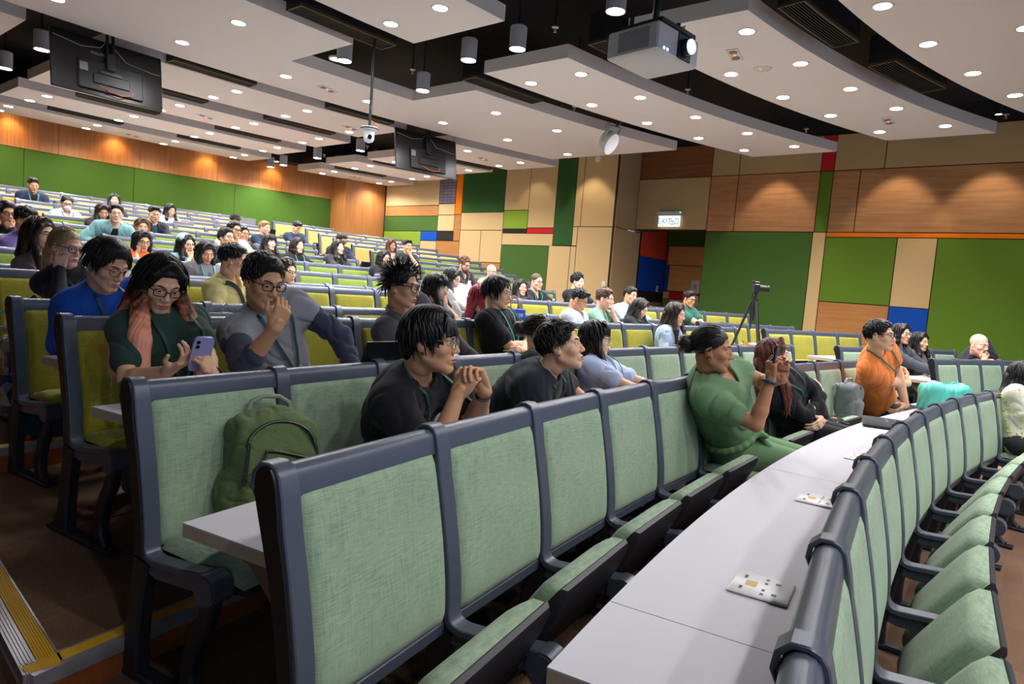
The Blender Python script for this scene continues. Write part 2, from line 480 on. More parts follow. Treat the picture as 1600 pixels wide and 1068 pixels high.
def x_arc_poly(r0, r1, x0, x1, n=14):
    """outline between two concentric arcs cut by the planes x=x0 and x=x1"""
    f = lambda x, r: (x, CY + math.sqrt(r * r - (x - CX) ** 2))
    a = [f(x0 + (x1 - x0) * i / n, r0) for i in range(n + 1)]; b = [f(x0 + (x1 - x0) * i / n, r1) for i in range(n + 1)]
    return a, b

def cloud(r0, r1, x0, x1, th=.16):
    a, b = x_arc_poly(r0, r1, x0, x1)
    mb = MB()
    rings = [[(p[0], p[1], HC), (q[0], q[1], HC), (q[0], q[1], HC + th), (p[0], p[1], HC + th)] for p, q in zip(a, b)]
    mb.loft(rings)
    return structure(mb, 'ceiling_panel', M['cloud'], ang=20)

# middle group, front to back
cloud(19.95, 21.32, -6, 5.33)
cloud(22.0, 23.3, -6, 5.0)
# the third band runs on across the aisle
def band3():
    a, b = x_arc_poly(23.3, 24.66, -6, 7.0)
    mb = MB(); mb.loft([[(p[0], p[1], HC), (q[0], q[1], HC), (q[0], q[1], HC + .16), (p[0], p[1], HC + .16)] for p, q in zip(a, b)])
    a, b = x_arc_poly(22.02, 24.66, 7.0, 11.3)
    mb.loft([[(p[0], p[1], HC), (q[0], q[1], HC), (q[0], q[1], HC + .16), (p[0], p[1], HC + .16)] for p, q in zip(a, b)])
    structure(mb, 'ceiling_panel', M['cloud'], ang=20)
band3()
cloud(25.13, 26.53, 3.45, 8.35); cloud(27.2, 28.4, 3.49, 8.65); cloud(29.1, 30.2, 3.55, 8.86); cloud(30.95, 32.0, 3.55, 9.1)
cloud(25.13, 26.3, -6, 2.59); cloud(29.1, 30.2, -6, 2.2); cloud(30.95, 32.0, -6, 2.3)
# right group
cloud(15.6, 17.12, 5.9, 12.4); cloud(17.83, 19.08, 6.2, 11.7); cloud(20.07, 21.37, 6.5, 12.24)
cloud(25.2, 26.54, 9.4, 12.0); cloud(27.1, 28.5, 9.95, 12.1); cloud(29.05, 30.22, 10.05, 12.6); cloud(31.0, 32.05, 10.42, 13.05)

# downlights: (band word, radius, angles)
DL = [('first', 16.1, (9.6, 13.74, 17.6)), ('first', 16.87, (9.44, 13.27, 17.13, 20.78)),
      ('second', 18.07, (8.86, 12.48, 16.11, 19.61, 23.4)), ('second', 18.85, (8.5, 12.01, 15.51, 18.9, 22.53)),
      ('third', 20.32, (8.95, 12.28, 15.73, 19.16, 22.45)), ('third', 21.12, (8.67, 11.94, 15.22, 18.53, 21.62)),
      ('fourth', 22.69, (10.54, 13.87)), ('fourth', 24.0, (-3.18, .08, 3.5, 6.76, 10.27, 13.69, 17.2)),
      ('fourth', 22.67, (-3.3, .12, 3.4)), ('third', 20.3, (-.9, 2.47)), ('third', 21.09, (-.9, 2.47)),
      ('fifth', 25.52, (.2, 3.5, 6.23, 8.95)), ('fifth', 26.27, (.2, 3.41, 6.18, 8.95)), ('fifth', 25.54, (13.99, 17.03)), ('fifth', 26.3, (13.9, 16.89)),
      ('sixth', 27.46, (.4, 3.27, 6.07, 8.87)), ('sixth', 28.2, (.37, 3.17, 5.98, 8.84)), ('sixth', 27.46, (13.6, 16.66)), ('sixth', 28.2, (13.42, 16.4)),
      ('seventh', 29.35, (.28, 3.05, 5.86, 8.72)), ('seventh', 30.12, (.18, 3.0, 5.8, 8.68)), ('seventh', 29.3, (13.22, 16.32)), ('seventh', 30.08, (13.11, 16.24)),
      ('eighth', 31.19, (.07, 2.88, 5.74, 8.65)), ('eighth', 31.87, (.1, 2.85, 5.68, 8.59)), ('eighth', 31.13, (12.92, 15.99)), ('eighth', 31.82, (12.83, 15.88))]
ORD = ['', 'first', 'second', 'third', 'fourth', 'fifth', 'sixth', 'seventh', 'eighth', 'ninth', 'tenth', 'eleventh', 'twelfth', 'thirteenth', 'fourteenth', 'fifteenth', 'sixteenth', 'seventeenth', 'eighteenth', 'nineteenth', 'twentieth']

def spot(loc, power, size=140, blend=.7, col=(1, .97, .95), rad=.08, dirv=None, name='lamp'):
    d = bpy.data.lights.new(name, 'SPOT'); d.energy = power; d.spot_size = R_(size); d.spot_blend = blend; d.color = col; d.shadow_soft_size = rad
    o = bpy.data.objects.new(name, d); COL.objects.link(o); o.location = loc
    if dirv is not None: o.rotation_euler = Vector(dirv).to_track_quat('-Z', 'Y').to_euler()
    return o

def downlight_proto():
    root = empty('ceiling_downlight')
    m = MB(); m.lathe([(.074, -.004), (.09, -.006), (.094, 0), (.094, .02), (.074, .02), (.074, -.004)], n=24, cap=False)
    m.build('trim_ring', M['trim_ring'], root)
    m = MB(); m.lathe([(.0, -.002), (.074, -.002), (.074, .004), (0, .004)], n=20); m.build('lens', M['lamp'], root)
    return root
DLP = 75.0
def build_downlights():
    proto = downlight_proto(); first = True; seen = {}
    for band, r, angs in DL:
        for i, a in enumerate(angs):
            o = proto if first else copy_tree(proto); first = False
            p = pol(r, a, HC); o.location = p
            side = 'right' if a > 9.9 and not (band in ('fourth',) and a < 10) else 'left'
            key = (band, side, r); seen.setdefault(key, 0); seen[key] += 1
            line = 'front' if sum(1 for b2, r2, _ in DL if b2 == band and r2 < r - .3) == 0 else 'rear'
            tag(o, '%s white downlight from the %s, %s line of %s ceiling band, %s of aisle' % (ORD[seen[key]], 'left', line, band, side), 'downlight', 'recessed ceiling downlights')
            s = spot((p.x, p.y, HC - .03), DLP, 150, .8)
            s.parent = None
build_downlights()

def build_front_fill():
    # unseen downlights added over the stage edge as front fill on the seats
    for r, angs in ((14.2, (-16, -10, -4, 2, 8, 14, 20)), (12.4, (-16, -9, -2, 5, 12, 19)), (10.2, (-20, -10, 0, 10, 20))):
        for a in angs:
            p = pol(r, a, HC - .03); spot(p, 70, 150, .8)
build_front_fill()

def build_cylinders():
    root = None
    P = [(22.5, 3.43), (22.6, 6.83), (21.06, 5.56), (20.29, 5.71), (18.79, 5.09), (27.53, 10.91), (29.41, 10.64), (31.32, 10.53), (32.0, 10.4), (27.79, -1.76), (26.1, -1.9)]
    W = ['just under the tip of the second white panel', 'left of the pan-tilt camera, lowest of the front cluster', 'in the middle of the front cluster over the aisle', 'right of the front cluster over the aisle', 'cut by the top edge, left of the projector',
         'behind the white dome camera', 'second of the far aisle four, nearer the dome camera', 'third of the far aisle four', 'last of the far aisle four, by the back wall', 'beside the hanging screen at far left', 'half hidden by the hanging screen at far left']
    W[0], W[1] = 'at the inner corner of the wide white panel', 'above the dome camera, lowest of the front cluster'
    for i, (r, a) in enumerate(P):
        if root is None:
            root = o = empty('pendant_light')
            m = MB(); m.lathe([(0, .03), (.088, .03), (.088, 0), (.096, 0), (.097, .24), (.085, .252), (0, .252)], n=28, cap=False); m.build('housing', plain('cylinder_grey', 'A9A9AE', .45), o)
            m = MB(); m.lathe([(0, .012), (.087, .012), (.087, .02), (0, .02)], n=24); m.build('lens', emit('cylinder_glow', 'F2F7FF', 40), o)
            m = MB(); m.cyl((0, 0, .25), (0, 0, 1.1), .012, n=8); m.build('drop_rod', M['black_metal'], o)
        else:
            o = copy_tree(root)
        p = pol(r, a, HC - .05); o.location = p
        tag(o, 'grey cylinder pendant light ' + W[i], 'pendant light', 'cylinder lights over the aisles')
        spot((p.x, p.y, p.z - .03), 110, 130, .5, (.9, .95, 1.0), .08)
build_cylinders()

def build_warm():
    proto = None
    for i, (r, a) in enumerate([(32.4, .72), (32.4, 4.25), (32.4, 7.92), (32.4, 10.9)]):
        p = pol(r, a, 4.38)
        if i == 3:
            pass
        if proto is None:
            o = proto = empty('wall_washer_light')
            m = MB(); m.lathe([(.07, -.004), (.085, -.005), (.09, 0), (.09, .02), (.07, .02), (.07, -.004)], n=24, cap=False); m.build('trim_ring', M['black_metal'], o)
            m = MB(); m.lathe([(0, -.003), (.07, -.003), (.07, .004), (0, .004)], n=20); m.build('lens', M['lamp_warm'], o)
        else: o = copy_tree(proto)
        o.location = p
        tag(o, 'warm recessed wall washer, %s from the left above the wood back wall' % ORD[i + 1], 'downlight', 'warm lights along the back wall')
        spot((p.x, p.y, p.z - .02), 34, 110, .8, (1, .68, .3), .05, (0, .12, -1))
    # washers above the side wall, behind the ends of the hung panels
    wp = None
    for i, (x, y, z, pw) in enumerate([(13.45, 2.3, 4.9, 55), (13.45, .9, 4.9, 55), (13.45, 4.5, 4.9, 55), (13.45, -.7, 4.9, 30), (12.55, 8.4, 4.9, 50), (12.55, 10.0, 4.9, 22), (12.5, 15.25, 4.66, 32), (12.5, 13.0, 4.9, 18)]):
        if wp is None:
            o = wp = empty('wall_washer_light')
            m = MB(); m.lathe([(0, .025), (.05, .025), (.05, 0), (.06, 0), (.065, .14), (0, .14)], n=20, cap=False); m.build('housing', M['black_metal'], o)
            m = MB(); m.lathe([(0, .01), (.05, .01), (.05, .02), (0, .02)], n=16); m.build('lens', emit('washer_glow', 'FFE8CC', 20), o)
            m = MB(); m.cyl((0, 0, .14), (0, 0, .45), .01, n=6); m.build('drop_rod', M['black_metal'], o)
        else: o = copy_tree(wp)
        o.location = (x, y, z)
        tag(o, 'black wall washer lamp high beside the panelled side wall, %s from the stage end' % ORD[[3, 2, 4, 1, 5, 6, 8, 7][i]], 'downlight', 'lamps washing the side wall')
        tgt = Vector((.16, 0, -1)) if i != 6 else Vector((.05, .2, -1))
        spot((x, y, z - .03), pw * 1.3, 68, .45, (1, .84, .64), .04, tgt)
build_warm()

# slot air grilles between the bands
def build_grilles():
    G = [(17.36, 17.62, 7.9, 11.9, 'between the first and second ceiling bands, nearer the aisle'), (17.3, 17.6, 14.3, 18.45, 'between the first and second ceiling bands, nearer the wall'),
         (19.4, 19.65, 7.05, 10.7, 'between the second and third ceiling bands, behind the projector'), (21.62, 21.88, 7.15, 10.6, 'between the third and fourth bands, right of the aisle'),
         (21.6, 21.88, .38, 3.75, 'between the third and fourth bands, left of the aisle'), (24.9, 25.13, .75, 3.55, 'behind the wide band, right of the hanging screen'), (24.95, 25.13, 6.48, 9.35, 'behind the wide band, near the dome camera'),
         (26.76, 27.0, .7, 3.7, 'behind the fifth band, nearer the left'), (26.76, 27.0, 6.0, 8.9, 'behind the fifth band, nearer the aisle'), (28.65, 28.87, .84, 3.5, 'behind the sixth band, nearer the left'), (28.65, 28.87, 5.68, 8.3, 'behind the sixth band, nearer the aisle'),
         (30.5, 30.72, 1.0, 3.4, 'behind the seventh band, nearer the left'), (30.5, 30.72, 5.5, 8.0, 'behind the seventh band, nearer the aisle'), (26.75, 27.0, 14.2, 17.3, 'behind the fifth band, over the far seats'), (28.6, 28.85, 12.9, 15.6, 'behind the sixth band, over the far seats'), (30.5, 30.75, 12.6, 15.2, 'behind the seventh band, over the far seats')]
    for r0, r1, a0, a1, w in G:
        root = empty('air_grille', pol((r0 + r1) / 2, (a0 + a1) / 2, HC + .03))
        inv = root.location.copy()
        def sub(mb, nm, m):
            mb.v = [(x - inv.x, y - inv.y, z - inv.z) for x, y, z in mb.v]
            return mb.build(nm, m, root, ang=30)
        f = MB(); t = .018
        f.arc(C2, r0, r0 + t, a0, a1, HC + .015, HC + .045); f.arc(C2, r1 - t, r1, a0, a1, HC + .015, HC + .045)
        da = math.degrees(t / r0)
        f.arc(C2, r0 + t, r1 - t, a0, a0 + da, HC + .015, HC + .045); f.arc(C2, r0 + t, r1 - t, a1 - da, a1, HC + .015, HC + .045)
        sub(f, 'frame', M['grille'])
        b = MB(); b.arc(C2, r0 + .004, r1 - .004, a0, a1, HC + .045, HC + .35)
        n = 8
        for i in range(n):
            rr = r0 + t + (r1 - r0 - 2 * t) * (i + .5) / n
            b.arc(C2, rr - .004, rr + .004, a0 + da, a1 - da, HC + .025, HC + .045)
        sub(b, 'plenum_slats', M['black_metal'])
        tag(root, 'black slot air grille ' + w, 'air vent', 'slot air grilles in the ceiling')
build_grilles()
# ------------------------------------------------------------------ lecture seats
def m_frame():
    t = NT('seat_frame_grey'); n = t.noise(330, 2, t.coord()); t.color('525867'); t.set(Roughness=.3, Metallic=.15); t.bump(n, .22, .0012); return t.m
M['frame'] = m_frame()
M['frame_dark'] = plain('seat_shell_dark', '23222A', .45)
FAB = {'sage': ('A3B598', '78917C'), 'olive': ('ABA436', '86822A'), 'lime': ('869740', '6A7C34'), 'gold': ('CFB06A', 'B09250')}
for k_, (a_, b_) in FAB.items(): M['fab_' + k_] = woven('fabric_' + k_, a_, b_)
# backrest centre line, (y forward, z up)
BACK = [(.082, .375), (.086, .45), (.078, .54), (.062, .64), (.044, .73), (.024, .82), (.004, .89)]

def back_y(z):
    for (y0, z0), (y1, z1) in zip(BACK, BACK[1:]):
        if z <= z1: return y0 + (y1 - y0) * (z - z0) / (z1 - z0)
    return BACK[-1][0]

def back_mesh(W):
    mb = MB(); h = W / 2
    # rounded top rail
    prof = [(.022, .85), (.034, .862), (.034, .866), (.0275, .9), (.023, .913), (.014, .922), (.0, .926), (-.014, .924), (-.028, .914), (-.035, .898), (-.034, .872), (-.026, .858), (.0, .85)]
    mb.prism(prof, -h + .012, h - .012)
    mb.prism([(.1, .372), (.103, .405), (.09, .415), (.066, .413), (.064, .372), (.08, .362)], -h + .012, h - .012)
    # moulded back shell
    path = [(back_y(z) - .014, z) for z in (.39, .47, .56, .65, .74, .82, .87)]
    mb.strip(path, -h + .02, h - .02, .012, .004)
    return mb

def post_mesh(x, w=.058):
    mb = MB(); x0, x1 = x - w / 2, x + w / 2
    # upright that wraps the rail on top and turns forward into the arm
    path = [(-.034, .862), (-.044, .885), (-.04, .912), (-.02, .9305), (.004, .9315), (.019, .9255), (.03, .908), (.0385, .868), (.048, .8), (.066, .72), (.084, .63), (.1, .54), (.108, .46), (.108, .43), (.116, .408), (.132, .396), (.158, .392), (.3, .404), (.39, .418)]
    t = [.008, .01, .011, .012, .012, .012, .013, .016, .02, .022, .022, .022, .022, .022, .022, .022, .022, .022, .022]
    mb.strip(path, x0, x1, t, .003)
    # dark rear web of the upright
    mb.strip([(-.02, .88), (.004, .8), (.03, .7), (.054, .58), (.072, .46), (.078, .40), (.1, .372), (.16, .36), (.3, .372), (.385, .385)], x0 + .012, x1 - .012, .042, .003)
    return mb

def side_plate(x):
    mb = MB()
    mb.strip([(.006, .93), (-.001, .915), (.0, .88), (.018, .8), (.046, .7), (.07, .58), (.086, .47), (.092, .4)], x - .006, x + .006, [.02, .05, .068, .056, .05, .046, .044, .048], .003)
    for y, z in ((.0, .87), (.058, .63), (.084, .46)): mb.cyl((x - .0075, y, z), (x + .0075, y, z), .007, n=8)
    return mb
M['plate_black'] = plain('end_plate_black', '121216', .4)

def leg_mesh(x, w=.05):
    mb = MB(); x0, x1 = x - w / 2, x + w / 2
    mb.strip([(.092, .385), (.07, .25), (.055, .12), (.05, .012)], x0, x1, [.075, .066, .07, .085], .008)
    mb.strip([(.415, .37), (.395, .29), (.352, .22), (.322, .13), (.326, .06), (.35, .012)], x0 + .004, x1 - .004, [.05, .058, .056, .055, .06, .085], .008)
    mb.strip([(-.055, .0125), (.12, .0125), (.26, .0125), (.43, .0125)], x0 - .004, x1 + .004, [.022, .024, .024, .022], .006)
    mb.ell((x, .395, .028), (.02, .02, .012), 10, 5); mb.ell((x, -.03, .028), (.02, .02, .012), 10, 5)
    return mb

def knob_mesh(x, w=.066):
    mb = MB(); mb.cyl((x - w / 2, .41, .385), (x + w / 2, .41, .385), .047, n=22)
    mb.cyl((x - w / 2 - .003, .41, .385), (x + w / 2 + .003, .41, .385), .04, n=22)
    return mb

def back_cushion(W, mat):
    h = W / 2 - .033
    def fn(u, v):
        z = .408 + v * (.868 - .408); y = back_y(z)
        return (-h + 2 * h * u, y + .004, z), (0, .985, .17)
    mb = MB(); mb.pillow(fn, 10, 12, .026, 30)
    return mb

def seat_cushion(W, fold):
    h = W / 2 - .035; ang = R_(60) if fold else 0.0
    py, pz = .30, .395
    def tr(y, z):
        dy, dz = y - py, z - pz
        return py + dy * cos(ang) - dz * sin(ang), pz + dy * sin(ang) + dz * cos(ang)
    def fn(u, v):
        y = .1 + .4 * v; z = .41 - .02 * v * v - .012 * (1 - abs(2 * u - 1) ** 2) * (1 - v)
        yy, zz = tr(y, z)
        return (-h + 2 * h * u, yy, zz), (0, -sin(ang), cos(ang))
    a = MB(); a.pillow(fn, 8, 8, .05, 9)
    b = MB(); rings = []
    for y, zt, zb, k in ((.1, .41, .375, .93), (.16, .408, .352, 1.0), (.3, .404, .345, 1.0), (.42, .398, .352, 1.0), (.49, .39, .362, .98), (.505, .386, .372, .95)):
        r = []
        for x, z in ((-h * k, zt), (-h * k * .94, zb), (h * k * .94, zb), (h * k, zt)):
            yy, zz = tr(y, z); r.append((x, yy, zz))
        rings.append(r)
    b.loft(rings)
    return a, b

_seat_cache = {}
def seat_proto(fab, fold, ends):
    """ends: 'l' own left frame only, 'b' closes the row with a right frame too"""
    key = (fab, fold, ends)
    if key in _seat_cache: return _seat_cache[key]
    W = PITCH
    root = empty('lecture_seat')
    # seen from behind facing the stage the chair's own left is -x
    back_mesh(W).build('backrest_frame', M['frame'], root)
    back_cushion(W, None).build('back_cushion', M['fab_' + fab], root, ang=60)
    a, b = seat_cushion(W, fold)
    a.build('seat_cushion', M['fab_' + fab], root, ang=60); b.build('seat_shell', M['frame_dark'], root)
    for x, w_ in {'l': ((W / 2, .058),), 'f': ((W / 2 - .004, .052),), 'b': ((W / 2, .058), (-W / 2 + .004, .052))}[ends]:
        p = post_mesh(x, w_).build('side_frame', M['frame'], root)
        leg_mesh(x).build('leg', M['frame_dark'], root)
        knob_mesh(x).build('arm_end_knob', M['frame'], p)
        if w_ < .055: side_plate(x + math.copysign(w_ / 2 - .002, x)).build('end_plate', M['plate_black'], p)
    _seat_cache[key] = root
    root['unused'] = 1
    return root

LEFT = {0: -12.3, 1: -10.84, 2: -9.9, 3: -8.96, 4: -8.25, 5: -7.56, 6: -6.9, 7: -6.0, 8: -5.2, 9: -1.3, 10: -2.75, 11: -1.35, 12: -2.3, 13: -.9, 14: -3.0, 15: -2.2, 16: -1.0}
CEND = {0: 12.2, 1: 12.0, 2: 11.2, 3: 12.9, 4: 12.4, 5: 11.8, 6: 11.3, 7: 9.2, 8: 8.0, 9: 7.98, 10: 7.35, 11: 8.4, 12: 7.69, 13: 8.29, 14: 8.9, 15: 8.4, 16: 8.6}
FST = {1: 15.73, 2: 15.02, 3: 15.1, 4: 14.89, 5: 14.0, 6: 13.6, 7: 11.6, 8: 10.9, 9: 10.7, 10: 10.5, 11: 10.78, 12: 10.94, 13: 11.0, 14: 11.15, 15: 11.3, 16: 10.42}
FEND = {1: 25.5, 2: 24.3, 3: 22.6, 4: 21.7, 5: 21.2, 6: 19.5, 7: 14.94, 8: 15.11, 9: 16.11, 10: 16.37, 11: 16.35, 12: 16.35, 13: 16.28, 14: 16.23, 15: 16.15, 16: 13.27}
COLR = ['sage'] * 3 + ['olive'] * 4 + ['lime'] * 5 + ['gold'] * 5
FABN = {'sage': 'sage green', 'olive': 'olive yellow', 'lime': 'lime green', 'gold': 'golden yellow'}
ROWN = ['front', 'second', 'third', 'fourth', 'fifth', 'sixth', 'seventh', 'eighth', 'ninth', 'tenth', 'eleventh', 'twelfth', 'thirteenth', 'fourteenth', 'fifteenth', 'sixteenth', 'rearmost']
SKIP = {}
USED = {(2, 'mid', 0), (1, 'mid', 9)}          # (row, side, index) of seats that are sat on: seat pan down
def seat_lookup(k, a):
    d = math.degrees(PITCH / RK[k])
    if k in FST and a > FST[k] - .5: return k, 'far', int((a - FST[k]) / d)
    return k, 'mid', int((a - LEFT[k]) / d)

def build_seats():
    n = 0
    for k in range(17):
        d = math.degrees(PITCH / RK[k])
        blocks = [('mid', LEFT[k], CEND[k])]
        if k in FST: blocks.append(('far', FST[k], FEND[k]))
        for side, a0, a1 in blocks:
            cnt = max(1, int(round((a1 - a0) / d)))
            for i in range(cnt):
                a = a0 + d * (i + .5)
                if (k, side, i) in SKIP: continue
                fold = (k, side, i) not in USED
                src = seat_proto(COLR[k], fold, 'b' if i == cnt - 1 else 'f' if i == 0 else 'l')
                if src.get('unused'):
                    o = src; del o['unused']
                else: o = copy_tree(src)
                # local +y looks at the stage
                p = pol(RK[k], a, FL[k]); o.location = p; o.rotation_euler = (0, 0, pi - R_(a))
                nm = 'left' if side == 'mid' else 'aisle'
                tag(o, '%s fabric lecture seat, %s from %s end of %s row, %s block' % (FABN[COLR[k]], ORD[i + 1], nm, ROWN[k], 'near' if side == 'mid' else 'far'),
                    'lecture seat', '%s lecture seats in the %s block' % (FABN[COLR[k]], 'near' if side == 'mid' else 'far'))
                n += 1
    print('SEATS', n)

# ------------------------------------------------------------------ long desks behind each row
def m_laminate():
    t = NT('desk_laminate'); n = t.noise(420, 1, t.coord()); t.color(t.mix(t.math('MULTIPLY', n, .12), 'C2BFC9', 'ACA9B3'))
    t.set(Roughness=.42); t.b.inputs['Specular IOR Level'].default_value = .35
    return t.m
M['laminate'] = m_laminate()
M['desk_edge'] = plain('desk_edge_beige', 'B5A793', .5)
M['bracket'] = plain('desk_bracket', '6B5A4C', .6)
DESKH = {0: .71, 1: .675, 2: .765, 3: .70}
def desk_top(k): return FL[k] + DESKH.get(k, .735)
def build_desks():
    for k in range(0, 16):
        d = math.degrees(PITCH / RK[k])
        blocks = [('near', LEFT[k] + (.35 if k else 2.15), CEND[k])]
        if k in FST: blocks.append(('far', FST[k] + .3, FEND[k]))
        for side, a0, a1 in blocks:
            r0, r1 = RK[k] + .045, RK[k] + (.43 if k else .455); zt = desk_top(k)
            mid = pol((r0 + r1) / 2, (a0 + a1) / 2, zt); root = empty('long_desk', mid)
            def sub(mb, nm, m, **kw):
                mb.v = [(x - mid.x, y - mid.y, z - mid.z) for x, y, z in mb.v]
                return mb.build(nm, m, root, ang=30, **kw)
            span = 3.9 if k == 0 else 3 * d
            nP = max(1, int(round((a1 - a0) / span)))
            if k == 0:
                cuts = [a0, -8.92, -2.72, 2.9, 7.4, a1]
            else: cuts = [a0 + (a1 - a0) * i / nP for i in range(nP + 1)]
            gap = math.degrees(.0016 / RK[k])
            for c0, c1 in zip(cuts, cuts[1:]):
                m = MB(); m.arc(C2, r0, r1, c0 + gap, c1 - gap, zt - .005, zt, .7); sub(m, 'desk_panel', M['laminate'])
                m = MB(); m.arc(C2, r0, r1 - .001, c0 + gap, c1 - gap, zt - .036, zt - .0052, .7); sub(m, 'desk_core', M['desk_edge'])
            for cc in cuts if k < 6 else (a0, a1):
                c0 = min(max(cc, a0 + math.degrees(.07 / r0)), a1 - math.degrees(.07 / r0))
                m = MB(); tmp = [(.02, -.036), (.3, -.036), (.28, -.062), (.2, -.085), (.12, -.16), (.06, -.3), (.02, -.32)]
                A = R_(c0); ux, uy = sin(A), cos(A)
                rings = []
                for w in (-.012, .012):
                    rings.append([(CX + (r0 + q) * ux + w * uy, CY + (r0 + q) * uy - w * ux, zt + z) for q, z in tmp])
                m.loft(rings); sub(m, 'bracket', M['bracket'])
            tag(root, 'white laminate desk running behind the %s row of seats, %s block' % (ROWN[k], side), 'desk', 'long desks behind the seat rows')
    # power sockets let into the front desk
M['socket_dark'] = plain('socket_slot', '3A3A40', .5)
M['socket_tag'] = plain('socket_sticker', 'D9B26A', .6)
def build_sockets():
    k = 0; zt = desk_top(0); proto = None
    W = ['beside the nearest panel joint', 'by the third seat joint', 'in front of the black folder', 'near the teal pouch']
    for i, a in enumerate((-7.75, -4.1, -.4, 3.4)):
        if proto is None:
            o = proto = empty('power_socket')
            m = MB(); m.box(-.075, .075, -.075, .075, 0, .008, .003); m.build('face_plate', plain('socket_plate', 'EDEBEE', .35), o)
            m = MB()
            for cx in (-.038, .038):
                m.box(cx - .006, cx + .006, .03, .042, .008, .0088); m.box(cx - .02, cx - .008, .004, .012, .008, .0088); m.box(cx + .008, cx + .02, .004, .012, .008, .0088)
            m.box(-.05, -.03, -.05, -.042, .008, .0088); m.box(.03, .05, -.05, -.042, .008, .0088)
            m.build('slots', M['socket_dark'], o)
            m = MB(); m.box(-.018, .018, -.04, -.012, .008, .0086); m.build('sticker', M['socket_tag'], o)
        else: o = copy_tree(proto)
        o.location = pol(RK[0] + .16, a, zt); o.rotation_euler = (0, 0, pi - R_(a))
        tag(o, 'white power socket plate on front desk, ' + W[i], 'power socket', 'power sockets on the front desk')
# ------------------------------------------------------------------ signed-distance modelling of people
def V3(*a): return np.array(a, float)
def nrm(v): v = np.asarray(v, float); return v / (np.linalg.norm(v) + 1e-12)

